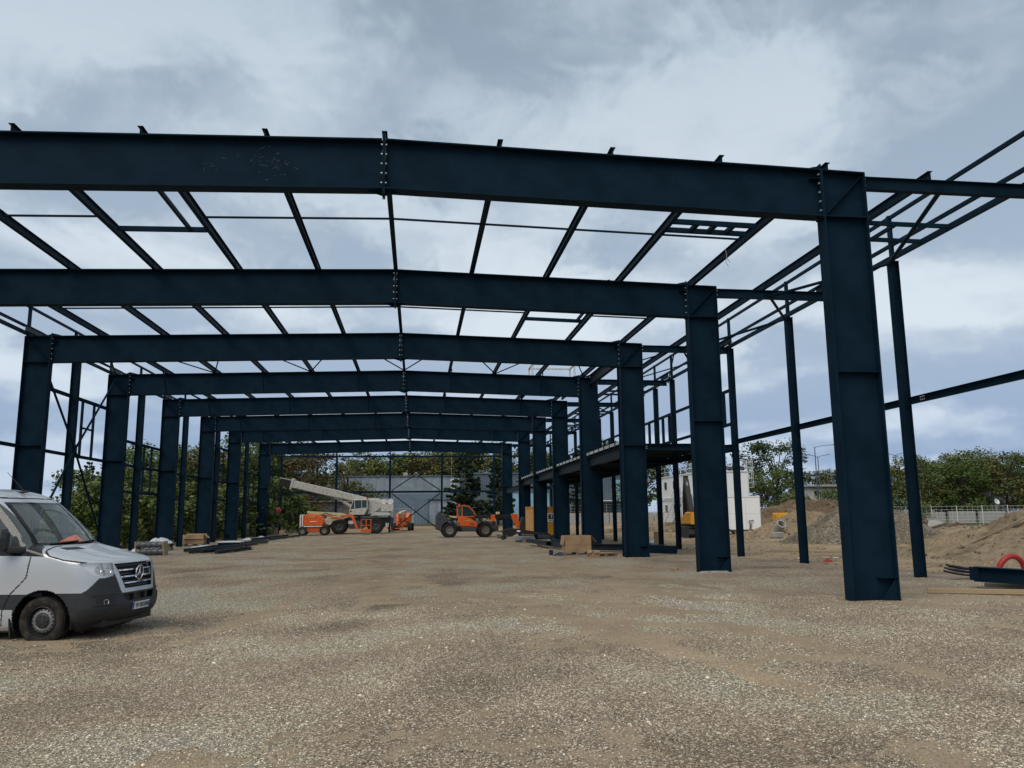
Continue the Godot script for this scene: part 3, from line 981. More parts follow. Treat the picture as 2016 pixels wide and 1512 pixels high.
	# girts of the outer wall
	for bay in pz.size() - 1:
		var za: float = pz[bay] - 0.105; var zb: float = pz[bay + 1] + 0.105
		if bay < 4:
			var gi := B.new()
			gi.csec(Vector3(XW, 4.345, za), Vector3(XW, 4.345, zb), Vector3.UP, 0.18, 0.08, 0.008)
			var gm := steel("girt", gi)
			var hp := []
			for k in 3:
				for l in 2: hp.append(Vector3(XW - 0.036, 4.31 + l * 0.07, zb + 0.6 + k * 0.07))
			if bay == 0: bolts(gm, hp, Vector3(-0.3, 0, 0))
		if bay >= 4:
			z_member("girt", XW, 6.42, za, zb, 0.12, 0.08)
			z_member("girt", XW, 5.08, za, zb, 0.12, 0.08)
			if bay in [4, 6, 7, 9, 10, 12, 14]:
				for f in [0.22, 0.62]:
					var wz: float = lerp(za, zb, f)
					beam_box("window_post", Vector3(XW, 5.145, wz), Vector3(XW, 6.355, wz), 0.12, 0.12, Vector3.RIGHT)
	# ---- left long wall
	var lz := [frame_z(1) - 4.0]
	for i in range(2, 8): lz.append(frame_z(i) - 4.0 if i < 6 else (frame_z(i) - 5.9 if i == 6 else frame_z(7) - 4.1))
	for z in lz:
		var gy := ground_y(XL, z)
		var po := beam_i("wall_post", Vector3(XL + 0.16, gy - 0.2, z), Vector3(XL + 0.16, 8.03, z), 0.30, 0.22, Vector3.RIGHT)
		var cap := B.new()
		cap.bx(Vector3(XL + 0.16, 8.042, z), Vector3(0.32, 0.014, 0.24))
		steel("cap_plate", cap, po)
		beam_box("parapet_post", Vector3(XL + 0.05, 8.052, z), Vector3(XL + 0.05, 9.25, z), 0.10, 0.10, Vector3.RIGHT)
	for i in range(1, 8):
		var za := frame_z(i) - 0.16; var zb: float = frame_z(i + 1) + 0.16 if i < 7 else ZG + 0.1
		var zm: float = lz[i - 1]
		beam_box("parapet_post", Vector3(XL + 0.05, roof_y(XL) + 0.0, frame_z(i)), Vector3(XL + 0.05, 9.25, frame_z(i)), 0.10, 0.10, Vector3.RIGHT)
		z_member("wall_rail", XL + 0.05, 9.22, za + 0.1, zb - 0.1, 0.09, 0.07)
		z_member("wall_rail", XL - 0.05, 8.52, za + 0.1, zb - 0.1, 0.09, 0.07)
		z_member("eaves_rail", XL + 0.02, 8.24, za + 0.1, zb - 0.1, 0.12, 0.09)
		rod("roof_brace", Vector3(XL + 0.2, 8.35, zm), Vector3(-11.6, 8.3, frame_z(i) - 0.3), 0.035)
		for seg in [[za, zm + 0.115], [zm - 0.115, zb]]:
			z_member("girt", XL + 0.06, 4.19, seg[0], seg[1], 0.12, 0.10)
			if i in [2, 5, 7]: z_member("girt", XL + 0.06, 6.55, seg[0], seg[1], 0.13, 0.10)
			if i in [3, 6]:
				z_member("girt", XL + 0.06, 5.33, seg[0], seg[1], 0.12, 0.10)
				z_member("girt", XL + 0.06, 2.92, seg[0], seg[1], 0.12, 0.10)
			if i == 5: z_member("girt", XL + 0.06, 2.92, seg[0], seg[1], 0.12, 0.10)
		var ys: Array = {2: [4.255, 6.48], 3: [2.985, 5.265], 5: [4.255, 6.48], 6: [2.985, 5.265]}.get(i, [])
		if ys.size() > 0:
			for f in [0.30, 0.62]:
				var wz: float = lerp(zm, zb, f)
				if i in [3, 6]:
					beam_box("window_post", Vector3(XL + 0.06, ys[0], wz), Vector3(XL + 0.06, 4.125, wz), 0.09, 0.09, Vector3.RIGHT)
					beam_box("window_post", Vector3(XL + 0.06, 4.255, wz), Vector3(XL + 0.06, ys[1], wz), 0.09, 0.09, Vector3.RIGHT)
				else:
					beam_box("window_post", Vector3(XL + 0.06, ys[0], wz), Vector3(XL + 0.06, ys[1], wz), 0.09, 0.09, Vector3.RIGHT)
			if i in [2, 5]: z_member("window_rail", XL + 0.06, 5.40, lerp(zm, zb, 0.30) - 0.046, lerp(zm, zb, 0.62) + 0.046, 0.07, 0.07)
			if i == 2:
				var wz: float = lerp(za, zm, 0.35)
				beam_box("window_post", Vector3(XL + 0.06, ys[0], wz), Vector3(XL + 0.06, ys[1], wz), 0.10, 0.10, Vector3.RIGHT)
	# wall bracing between the third and fourth frame, meeting at the middle post
	var nd := Vector3(XL + 0.34, 4.40, lz[1])
	for p in [Vector3(XL + 0.34, 7.75, frame_z(2) - 0.2), Vector3(XL + 0.34, 7.85, frame_z(3) + 0.2), Vector3(XL + 0.34, 0.3, frame_z(2) - 0.2), Vector3(XL + 0.34, 0.3, frame_z(3) + 0.2)]:
		rod("wall_brace", nd, p, 0.045)
	var ng := B.new()
	ng.bx(nd + Vector3(-0.02, 0, 0), Vector3(0.016, 0.42, 0.5))
	steel("gusset", ng)
	# ---- portal bracing of the right columns in the same bay
	var xp := 8.23
	beam_i("portal_beam", Vector3(xp, 7.97, frame_z(2) - 0.26), Vector3(xp, 7.97, frame_z(3) + 0.56), 0.46, 0.2, Vector3.UP, M.steel_light)
	for z in [frame_z(2) - 0.42, frame_z(3) + 0.42]:
		var gy := ground_y(xp, z)
		beam_i("portal_leg", Vector3(xp - 0.02, gy - 0.1, z), Vector3(xp - 0.02, 7.73, z), 0.32, 0.78, Vector3(0, 0, 1))
	# ---- mezzanine on the right
	for i in range(2, 8):
		var za := frame_z(i) - 0.012; var zb: float = frame_z(i + 1) + 0.012 if i < 7 else ZG + 0.1
		var yb := 4.05 if i < 6 else 3.80
		var ze := zb
		if i == 2:
			za -= 0.62; zb += 0.62
		beam_i("floor_beam", Vector3(8.12, yb, za), Vector3(8.12, yb, zb), 0.42, 0.2, Vector3.UP, M.steel_light)
		var kb := B.new()
		kb.bar(Vector3(8.12, yb - 0.24, za - 0.45), Vector3(8.12, yb - 0.75, za - 0.03), 0.02, 0.12, Vector3.RIGHT)
		steel("knee_brace", kb)
		var cb := beam_i("cross_beam", Vector3(XR + 0.03, 4.135, frame_z(i)), Vector3(XW - 0.12, 4.135, frame_z(i)), 0.20, 0.16)
		bolts(cb, [Vector3(XR + 0.04, 4.17, frame_z(i) + 0.085), Vector3(XR + 0.04, 4.10, frame_z(i) + 0.085)], Vector3(0.2, 0, 1) * 0.7)
		z_member("edge_beam", XW - 0.16, 4.11, frame_z(i) - 0.09, ze + 0.09, 0.30, 0.10)
	var dk := 0
	var dz := -31.0
	while dz > -64.5:
		var b := B.new()
		var x0 := 8.0; var x1 := 12.14
		var pr := []
		for k in 4:
			var o := -k * 0.25
			pr.append_array([[o, 4.262], [o - 0.06, 4.262], [o - 0.10, 4.34], [o - 0.21, 4.34]])
		pr.append([-0.994, 4.30])
		for k in pr.size() - 1:
			var p: Array = pr[k]; var q: Array = pr[k + 1]
			b.qo(Vector3(x0, p[1], dz + p[0]), Vector3(x1, p[1], dz + p[0]), Vector3(x1, q[1], dz + q[0]), Vector3(x0, q[1], dz + q[0]), Vector3.DOWN)
		b.bx(Vector3((x0 + x1) * 0.5, 4.352, dz - 0.497), Vector3(x1 - x0, 0.02, 0.99))
		var dp := steel("deck_panel", b, null, M.steel)
		var et := B.new()
		et.bx(Vector3(7.975, 4.42, dz - 0.47), Vector3(0.012, 0.12, 0.90))
		part(dp, "edge_trim", et, M.galv)
		var eb := B.new()
		eb.bx(Vector3(7.968, 4.39, dz - 0.96), Vector3(0.05, 0.28, 0.05))
		steel("edge_bracket", eb, dp)
		dk += 1
		dz -= 1.0
	# ---- end gable
	var gx := [-13.3, -7.95, -2.69, 2.48, 7.76, XW]
	for k in gx.size():
		var x: float = gx[k]
		if k == 5: continue
		beam_i("gable_post", Vector3(x, ground_y(x, ZG) - 0.2, ZG), Vector3(x, 7.50, ZG), 0.24, 0.20, Vector3(0, 0, 1))
		beam_box("gable_strut", Vector3(x, 7.68, ZG), Vector3(x, roof_y(x) - 0.01, ZG), 0.10, 0.10, Vector3(0, 0, 1))
	beam_box("gable_beam", Vector3(-13.9, 7.59, ZG), Vector3(XW, 7.59, ZG), 0.17, 0.16)
	for k in 4:
		var xa: float = gx[k] + 0.105; var xb: float = gx[k + 1] - 0.105
		beam_box("girt", Vector3(xa, 4.06, ZG), Vector3(xb, 4.06, ZG), 0.20, 0.12)
	for q in [[7.4, 4.2], [3.9, 0.25]]:
		rod("gable_brace", Vector3(-2.5, q[0], ZG + 0.14), Vector3(2.3, q[1], ZG + 0.14), 0.05)
		rod("gable_brace", Vector3(2.3, q[0], ZG + 0.10), Vector3(-2.5, q[1], ZG + 0.10), 0.05)
	# window frame in the last left bay, beside the gable
	for wz in [-78.6, -79.6, -80.6]:
		beam_box("window_post", Vector3(XL + 0.06, 4.255, wz), Vector3(XL + 0.06, 6.48, wz), 0.08, 0.08, Vector3.RIGHT)
	# cut wires hanging off a purlin
	var wr := B.new()
	wr.tube([Vector3(7.9, 8.36, -19.3), Vector3(7.93, 8.2, -19.32), Vector3(7.9, 8.02, -19.34), Vector3(7.98, 7.93, -19.36)], 0.008, 5)
	wr.tube([Vector3(8.0, 8.36, -19.6), Vector3(8.06, 8.22, -19.62), Vector3(8.12, 8.12, -19.6)], 0.007, 5)
	part(hall, "loose_wire", wr, M.bolt)

# ------------------------------------------------------------------ trees and shrubs
func leaf(b: B, p: Vector3, s: float, up := 0.0) -> void:
	var e := Basis.from_euler(Vector3(rf(-PI, PI), rf(-PI, PI), rf(-PI, PI)))
	var x := e.x * s * rf(0.6, 1.0); var y := e.y * s * rf(0.45, 0.8)
	if up > 0.0: x.y *= 1.0 - up
	b.tri(p - x - y * 0.4, p + x * 0.2 - y, p + x)
	b.tri(p - x - y * 0.4, p + x, p + x * 0.1 + y)

func tint(c: Color, k: float) -> Color:
	var s := rf(1.0 - k, 1.0 + k); var h := rf(-k, k) * 0.5
	return Color(c.r * s * (1.0 + h), c.g * s, c.b * s * (1.0 - h))

# broadleaf: trunk, limbs to leaf clumps spread through an uneven crown
func broadleaf(called: String, label: String, at: Vector3, hgt: float, wid: float, cs: Array, clumps: int, per: int, ls: float, low := 0.28, group := "") -> Node3D:
	var o := thing(called, label, "shrub" if called.ends_with("shrub") else "tree", at, rf(0, TAU), group)
	var tb := B.new()
	var cb := B.new()
	cb.cols = true
	var mean := Color(0, 0, 0)
	for c in cs: mean += c / cs.size()
	var tr := hgt * 0.022 + 0.03
	var lean := Vector3(rf(-0.4, 0.4), 0, rf(-0.4, 0.4)) * hgt * 0.06
	var fork: float = hgt * max(low, 0.12)
	tb.tube([Vector3(0, -0.3, 0), Vector3(0, fork * 0.5, 0) + lean * 0.3, Vector3(0, fork, 0) + lean, Vector3(0, hgt * 0.7, 0) + lean * 1.6], [tr * 1.25, tr, tr * 0.8, tr * 0.25], 7)
	for k in clumps:
		var u := rng.randf()
		var th := rf(0, TAU)
		var yy: float = lerp(low, 0.95, pow(u, 0.85))
		var env: float = sqrt(max(0.02, 1.0 - pow(abs((yy - (low + 0.38)) / 0.66), 2.0)))     # widest a little below the middle
		var rr: float = wid * 0.5 * env * sqrt(rf(0.15, 1.0)) * rf(0.75, 1.08)
		var c := Vector3(cos(th) * rr, yy * hgt, sin(th) * rr) + lean
		var cr := rf(0.55, 1.0) * wid * 0.17
		if k % 2 == 0: tb.tube([Vector3(0, fork + (yy - low) * hgt * 0.35, 0) + lean, c * Vector3(0.5, 1, 0.5) + Vector3(0, -cr, 0), c], [tr * 0.4, tr * 0.22, 0.012], 5)
		var base: Color = (cs[rng.randi() % cs.size()] as Color).lerp(mean, 0.45)
		for q in per:
			var d := Vector3(rng.randfn(), rng.randfn() * 0.7, rng.randfn()).normalized() * cr * pow(rng.randf(), 0.45) * Vector3(1.15, 0.8, 1.15)
			cb.col = tint(base, 0.17)
			leaf(cb, c + d, ls * rf(0.7, 1.25), 0.3)
	part(o, "trunk", tb, M.bark)
	part(o, "crown", cb, M.leaf)
	return o

# conifer: straight trunk with drooping boughs in whorls
func conifer(label: String, at: Vector3, hgt: float, wid: float, cs: Array, dens: float, group := "") -> Node3D:
	var o := thing("conifer_tree", label, "tree", at, rf(0, TAU), group)
	var tb := B.new()
	var cb := B.new()
	cb.cols = true
	tb.tube([Vector3(0, -0.3, 0), Vector3(0, hgt * 0.5, 0), Vector3(0, hgt, 0)], [hgt * 0.022, hgt * 0.014, 0.02], 7)
	var y := hgt * 0.12
	while y < hgt * 0.98:
		var f := 1.0 - y / hgt
		var reach := wid * 0.5 * pow(f, 0.72) * rf(0.8, 1.1)
		var nb := int(5 + 3 * f)
		for k in nb:
			var th := rf(0, TAU)
			var l := reach * rf(0.6, 1.1) + 0.15
			var tip := Vector3(cos(th) * l, y + rf(-0.06, 0.16) * l + 0.1, sin(th) * l)
			var root := Vector3(0, y - 0.1 * l, 0)
			tb.tube([root, root.lerp(tip, 0.5) + Vector3(0, -0.06 * l, 0), tip], [0.05 * f + 0.015, 0.03 * f + 0.01, 0.006], 4)
			var base: Color = cs[rng.randi() % cs.size()]
			for q in int((14 + 30 * l) * dens):
				var t := sqrt(rf(0.08, 1.0))
				var p := root.lerp(tip, t) + Vector3(rng.randfn() * 0.17 * l * (1.1 - t), rng.randfn() * 0.07 + 0.04, rng.randfn() * 0.17 * l * (1.1 - t))
				cb.col = tint(base, 0.2)
				leaf(cb, p, rf(0.13, 0.24), 0.2)
		y += hgt * rf(0.035, 0.06)
	part(o, "trunk", tb, M.bark)
	part(o, "crown", cb, M.leaf)
	return o

func again(src: Node3D, at: Vector3, sc: Vector3, label := "") -> Node3D:
	var base: String = src.get_meta("kind_name", "broadleaf_tree")
	var r: Node3D = src.duplicate()
	r.name = numbered(base)
	add_child(r)
	r.position = at
	r.rotation.y = rf(0, TAU)
	r.scale = sc
	if label != "": r.set_meta("label", label)
	return r

# a point on the land seen under photo column px at depth d
func at_px(px: float, d: float) -> Vector3:
	var a := deg_to_rad(YAW) + atan((px - 1008.0) / 1586.9 * cos(deg_to_rad(PITCH)))
	var x := tan(a) * d
	return Vector3(x, land(x, -d) - 0.1, -d)

func name_row(row: Array) -> void:
	row.sort_custom(func(a, b): return a[0] < b[0])
	for i in row.size():
		row[i][1].set_meta("label", "%s, %s from the left" % [row[i][2], ORD[i]])

func build_trees() -> void:
	var row := []
	rng.seed = 1207
	var green := [Color(0.076, 0.126, 0.023), Color(0.057, 0.099, 0.021), Color(0.108, 0.158, 0.026), Color(0.088, 0.113, 0.023)]
	var bright := [Color(0.097, 0.136, 0.027), Color(0.071, 0.114, 0.023), Color(0.122, 0.150, 0.028), Color(0.060, 0.097, 0.023)]
	var deep := [Color(0.035, 0.066, 0.018), Color(0.050, 0.082, 0.021), Color(0.028, 0.053, 0.015)]
	var olive := [Color(0.126, 0.132, 0.026), Color(0.101, 0.119, 0.023), Color(0.158, 0.139, 0.028), Color(0.076, 0.106, 0.021)]
	var rust := [Color(0.101, 0.058, 0.019), Color(0.084, 0.053, 0.017), Color(0.088, 0.075, 0.021), Color(0.067, 0.075, 0.019), Color(0.113, 0.079, 0.025)]
	var needles := [Color(0.025, 0.050, 0.021), Color(0.035, 0.063, 0.026), Color(0.018, 0.037, 0.015)]
	# --- hedge of shrubs along the left of the site
	var s1 := broadleaf("leafy_shrub", "bright green shrub behind the tall left column beside the van", at_px(278, 56), 3.6, 4.6, bright, 34, 130, 0.13, 0.06, "shrubs along the left boundary")
	s1.set_meta("kind_name", "leafy_shrub")
	var s2 := broadleaf("leafy_shrub", "dark green shrub at the foot of the left wall posts", at_px(345, 62), 3.0, 4.4, green, 32, 130, 0.13, 0.05, "shrubs along the left boundary")
	s2.set_meta("kind_name", "leafy_shrub")
	var k := 0
	row = []
	for q in [[190, 50, 1.0, 1], [232, 52, 1.15, 2], [300, 60, 0.85, 2], [365, 66, 1.35, 1], [385, 68, 1.0, 2], [425, 71, 1.3, 1], [432, 76, 1.1, 2], [478, 76, 1.35, 1], [492, 80, 1.2, 2], [540, 86, 1.35, 1], [566, 90, 1.1, 2], [592, 96, 1.1, 2], [118, 48, 1.0, 2], [160, 56, 1.25, 1]]:
		k += 1
		var lb: String = ["low leafy shrub in the left hedge", "rounded green shrub in the left hedge"][q[3] - 1]
		row.append([q[0], again(s1 if q[3] == 1 else s2, at_px(q[0], q[1]), Vector3(q[2], q[2] * rf(0.9, 1.15), q[2])), lb])
	name_row(row)
	# --- taller trees behind the hedge, from the van to the crane
	var t1 := broadleaf("broadleaf_tree", "tall mid-green tree behind the left columns, above the cardboard box", at_px(300, 78), 8.6, 7.5, green, 52, 120, 0.17, 0.2, "trees behind the left wall")
	var t2 := broadleaf("broadleaf_tree", "brownish autumn tree between two left columns above the hedge", at_px(362, 84), 8.8, 6.8, olive + rust.slice(0, 2), 48, 120, 0.17, 0.2, "trees behind the left wall")
	var t3 := broadleaf("broadleaf_tree", "loose pale-leaved tree rising over the left end of the gable", at_px(420, 92), 9.6, 7.5, green + bright.slice(0, 1), 48, 100, 0.18, 0.2, "trees behind the left wall")
	row = []
	for q in [[250, 74, 0.75, 1], [282, 88, 0.9, 3], [330, 86, 0.95, 1], [388, 90, 1.0, 2], [440, 98, 1.05, 1], [478, 100, 1.12, 3], [502, 104, 1.2, 1], [528, 106, 1.2, 2], [556, 110, 1.25, 3], [590, 114, 1.1, 1], [212, 76, 0.55, 1]]:
		var src: Node3D = [t1, t2, t3][q[3] - 1]
		row.append([q[0], again(src, at_px(q[0], q[1]), Vector3(q[2], q[2] * rf(0.95, 1.08), q[2])), ["leafy green tree in the row behind the left wall", "brown-tinged tree in the row behind the left wall", "airy tree in the row behind the left wall"][q[3] - 1]])
	name_row(row)
	# --- round the gable and the warehouse
	broadleaf("broadleaf_tree", "rust-red autumn tree behind the crane boom", at_px(612, 100), 9.3, 8.4, rust, 44, 95, 0.19, 0.2)
	broadleaf("broadleaf_tree", "thin sparse tree with reddish leaves before the blue warehouse", at_px(677, 104), 8.8, 5.6, rust.slice(2) + olive, 20, 60, 0.19, 0.2)
	broadleaf("broadleaf_tree", "yellow-green tree drooping over the crane, before the blue warehouse", at_px(706, 106), 6.4, 6.0, olive + bright.slice(0, 1), 26, 80, 0.19, 0.2)
	conifer("tall dark pine before the right part of the warehouse", at_px(916, 96), 9.4, 7.4, needles, 2.0)
	conifer("second dark pine, narrower, beside the right columns", at_px(978, 100), 8.2, 5.2, needles, 1.8)
	conifer("dark pine seen between the right columns at mezzanine height", at_px(1145, 104), 10.4, 6.0, needles, 1.0)
	conifer("pointed dark spruce left of the van roof", at_px(166, 120), 9.4, 5.6, needles, 0.9)
	# row of trees over the warehouse roof
	var r1 := broadleaf("broadleaf_tree", "broad green tree over the left end of the warehouse roof", at_px(735, 152), 13.4, 11.5, green + olive, 54, 110, 0.27, 0.3, "trees behind the warehouse")
	var r2 := broadleaf("broadleaf_tree", "browning tree over the middle of the warehouse roof", at_px(785, 158), 13.4, 10.0, olive + rust.slice(0, 1), 50, 110, 0.27, 0.3, "trees behind the warehouse")
	row = []
	for q in [[706, 160, 0.92, 2], [762, 150, 0.98, 1], [812, 156, 1.0, 1], [838, 150, 0.96, 2], [858, 160, 1.1, 1], [884, 154, 1.12, 1], [905, 158, 1.16, 2], [940, 160, 1.1, 1], [1012, 150, 1.12, 1], [1050, 154, 1.0, 2], [1085, 150, 1.05, 1], [1185, 140, 1.0, 1], [1230, 138, 1.05, 2], [664, 158, 0.85, 1]]:
		row.append([q[0], again(r1 if q[3] == 1 else r2, at_px(q[0], q[1]), Vector3(q[2], q[2], q[2])), ["leafy green tree in the row behind the warehouse roof", "brown-tinged tree in the row behind the warehouse roof"][q[3] - 1]])
	name_row(row)
	# --- behind the site offices
	broadleaf("broadleaf_tree", "dark green tree left of the white site offices", at_px(1262, 118), 10.0, 8.0, deep + green, 50, 120, 0.2, 0.15)
	broadleaf("broadleaf_tree", "dark tree behind the office roof railing", at_px(1340, 122), 10.8, 9.0, deep + green, 50, 110, 0.2, 0.15)
	broadleaf("broadleaf_tree", "rust-brown tree behind the white offices, over the trailer", at_px(1432, 118), 11.4, 8.5, rust, 46, 110, 0.2, 0.15)
	broadleaf("broadleaf_tree", "tall dark oak right of the offices", at_px(1530, 106), 10.6, 8.4, deep + green.slice(0, 1), 60, 125, 0.19, 0.2)
	broadleaf("broadleaf_tree", "rounded yellow-green tree below the tall oak", at_px(1510, 96), 6.4, 6.2, bright, 50, 130, 0.15, 0.08)
	broadleaf("leafy_shrub", "green shrub beside the white trailer, before the oak", at_px(1545, 86), 3.4, 5.0, bright.slice(1), 34, 120, 0.14, 0.05)
	broadleaf("broadleaf_tree", "small pale tree behind the low flat building", at_px(1598, 165), 10.2, 9.0, olive + rust.slice(3), 36, 80, 0.27, 0.25)
	broadleaf("broadleaf_tree", "small brownish tree right of the low flat building", at_px(1640, 160), 9.6, 8.0, rust.slice(2) + olive, 36, 80, 0.27, 0.25)
	# --- belt of trees behind the right fence
	var b1 := broadleaf("broadleaf_tree", "olive green tree at the left end of the right tree belt", at_px(1792, 110), 8.6, 8.6, olive + bright.slice(3), 52, 120, 0.19, 0.05, "tree belt behind the right fence")
	var b2 := broadleaf("broadleaf_tree", "full green tree in the middle of the right tree belt", at_px(1862, 116), 9.8, 9.4, green, 56, 120, 0.2, 0.05, "tree belt behind the right fence")
	var b3 := broadleaf("broadleaf_tree", "brown-topped tall tree in the right tree belt", at_px(1918, 126), 11.2, 10.0, rust.slice(2) + green, 54, 110, 0.2, 0.05, "tree belt behind the right fence")
	row = []
	for q in [[1772, 124, 0.85, 2], [1825, 122, 0.98, 1], [1845, 128, 1.02, 2], [1890, 112, 0.95, 2], [1905, 130, 1.0, 3], [1940, 116, 1.0, 1], [1962, 128, 1.1, 2], [1985, 112, 1.05, 1], [2010, 120, 1.0, 2], [2045, 116, 1.05, 1], [2080, 118, 1.0, 3], [1752, 118, 0.7, 1]]:
		var src: Node3D = [b1, b2, b3][q[3] - 1]
		row.append([q[0], again(src, at_px(q[0], q[1]), Vector3(q[2], q[2] * rf(0.92, 1.06), q[2])), ["olive green tree in the belt behind the right fence", "deep green tree in the belt behind the right fence", "brown-tinged tree in the belt behind the right fence"][q[3] - 1]])
	name_row(row)
	broadleaf("leafy_shrub", "low bright green shrub between two right wall posts", at_px(1762, 78), 2.6, 6.0, bright, 36, 120, 0.13, 0.05)
	broadleaf("leafy_shrub", "low weedy shrub on top of the brown earth heap", at_px(1640, 77) + Vector3(0, 2.3, 0), 1.1, 3.6, green, 26, 60, 0.10, 0.05)

# ------------------------------------------------------------------ surroundings
func ribbed_wall(parent: Node, called: String, p0: Vector3, p1: Vector3, h: float, pitch: float, m: Material, holes: Array = []) -> MeshInstance3D:
	# trapezoidal cladding from p0 to p1; holes are [from, to, bottom, top] along the wall
	var b := B.new()
	var dir := (p1 - p0); var l := dir.length(); dir /= l
	var nrm := dir.cross(Vector3.UP) * -1.0
	var u := 0.0
	while u < l - 0.01:
		var w: float = min(pitch, l - u)
		for s in [[0.0, 0.5, 0.0, 0.0], [0.5, 0.62, 0.0, 0.045], [0.62, 0.88, 0.045, 0.045], [0.88, 1.0, 0.045, 0.0]]:
			var a: float = u + w * s[0]; var c: float = u + w * s[1]
			var y0 := 0.0; var spans := [[0.0, h]]
			for q in holes:
				if (a + c) * 0.5 > q[0] and (a + c) * 0.5 < q[1]: spans = [[0.0, q[2]], [q[3], h]]
			for sp in spans:
				if sp[1] - sp[0] < 0.01: continue
				b.qo(p0 + dir * a + nrm * s[2] + Vector3(0, sp[0], 0), p0 + dir * c + nrm * s[3] + Vector3(0, sp[0], 0), p0 + dir * c + nrm * s[3] + Vector3(0, sp[1], 0), p0 + dir * a + nrm * s[2] + Vector3(0, sp[1], 0), nrm)
		u += w
	return part(parent, called, b, m)

func bparts(parent: Node, called: String, p: Vector3, s: Vector3, m: Material, bev := 0.0) -> MeshInstance3D:
	var b := B.new()
	b.bx(p, s, bev)
	return part(parent, called, b, m)

func street_lamp(label: String, at: Vector3, h: float, arms: Array) -> void:
	var o := thing("street_lamp", label, "street lamp", at, 0, "street lamps behind the site")
	var b := B.new()
	b.tube([Vector3(0, -0.2, 0), Vector3(0, h * 0.5, 0), Vector3(0, h, 0)], [0.11, 0.085, 0.06], 8)
	part(o, "pole", b, M.lamp_post)
	for a in arms:
		var ab := B.new()
		ab.tube([Vector3(0, h - 0.1, 0), Vector3(a * 0.35, h + 0.12, 0), Vector3(a, h + 0.28, 0)], 0.04, 6)
		part(o, "arm", ab, M.lamp_post)
		var hb := B.new()
		hb.box(T(Vector3(a * 1.18, h + 0.31, 0), 0, 0, 0.1 * sign(a)), Vector3(abs(a) * 0.42, 0.09, 0.24), 0.03)
		part(o, "lamp_head", hb, M.lamp_post)

func heap(called: String, label: String, at: Vector3, rx: float, rz: float, h: float, seed_: int, c1: Color, c2: Color, m: Material, flat := 0.0) -> void:
	var nz := FastNoiseLite.new()
	nz.seed = seed_
	nz.frequency = 0.25
	nz.fractal_octaves = 4
	var y := func(x: float, z: float) -> float:
		var r := sqrt(pow((x - at.x) / rx, 2) + pow((z - at.z) / rz, 2))
		r *= 1.0 + nz.get_noise_2d(x * 0.7, z * 0.7) * 0.28
		var f: float = clamp(1.0 - r, 0.0, 1.0)
		f = min(f, 1.0 - flat)
		var prof := f * (1.0 - 0.25 * exp(-pow((1.0 - f) * 6.0, 2.0)))
		return land(x, z) - 0.10 + h / max(1.0 - flat, 0.01) * prof * (1.0 + 0.10 * nz.get_noise_2d(x * 2.0, z * 2.0)) + nz.get_noise_2d(x * 4.0, z * 4.0) * 0.10 * f + nz.get_noise_2d(x * 13.0, z * 13.0) * 0.07 * min(f * 5.0, 1.0) - abs(nz.get_noise_2d(x * 5.0 + 7.0, z * 5.0)) * 0.16 * min(f * 4.0, 1.0)
	var cf := func(x: float, z: float) -> Color:
		var k := 1.0 + nz.get_noise_2d(x * 3.0 + 9.0, z * 3.0) * 0.35 + nz.get_noise_2d(x * 14.0, z * 14.0) * 0.35
		return (c1 * k).lerp(c2 * k, sst(-0.1, 0.35, nz.get_noise_2d(x * 1.1 + 50.0, z * 1.1)))
	var keep := func(a: Vector3, b: Vector3, d: Vector3, e: Vector3) -> bool:
		return pow((a.x - at.x) / rx, 2) + pow((a.z - at.z) / rz, 2) < 1.9
	var st: float = clamp(rx / 60.0, 0.07, 0.2)
	var o := part(self, called, sheet_mesh(at.x - rx * 1.4, at.x + rx * 1.4, at.z - rz * 1.4, at.z + rz * 1.4, st, st, y, cf, m, 0.3, keep), null)
	tag(o, label, "heap")
	# clods and stones that have rolled over the slopes
	var mm := MultiMesh.new()
	mm.transform_format = MultiMesh.TRANSFORM_3D
	mm.use_colors = true
	mm.mesh = shapes[1].mesh(msm)
	var n := int(clamp(rx * rz * 32.0, 200, 1400))
	mm.instance_count = n
	for i in n:
		var r := sqrt(rng.randf()) * 1.08; var t := rf(0, TAU)
		var x := at.x + cos(t) * rx * r; var z := at.z + sin(t) * rz * r
		var u := rng.randf()
		var s: float = lerp(0.02, 0.13, u * u * u) * (0.6 + abs(z) * 0.010)
		mm.set_instance_transform(i, Transform3D(Basis.from_euler(Vector3(rf(-1, 1), rf(0, TAU), rf(-1, 1))).scaled(Vector3.ONE * s), Vector3(x, max(y.call(x, z), land(x, z) - 0.03) + s * 0.15, z)))
		var c: Color = c1.lerp(c2, rng.randf()) * rf(0.45, 0.85)
		mm.set_instance_color(i, Color(c.r * 0.62, c.g * 0.60, c.b * 0.56))
	var mi := MultiMeshInstance3D.new()
	mi.name = "clods"
	mi.multimesh = mm
	o.add_child(mi, true)
	mi.set_meta("kind", "stuff")

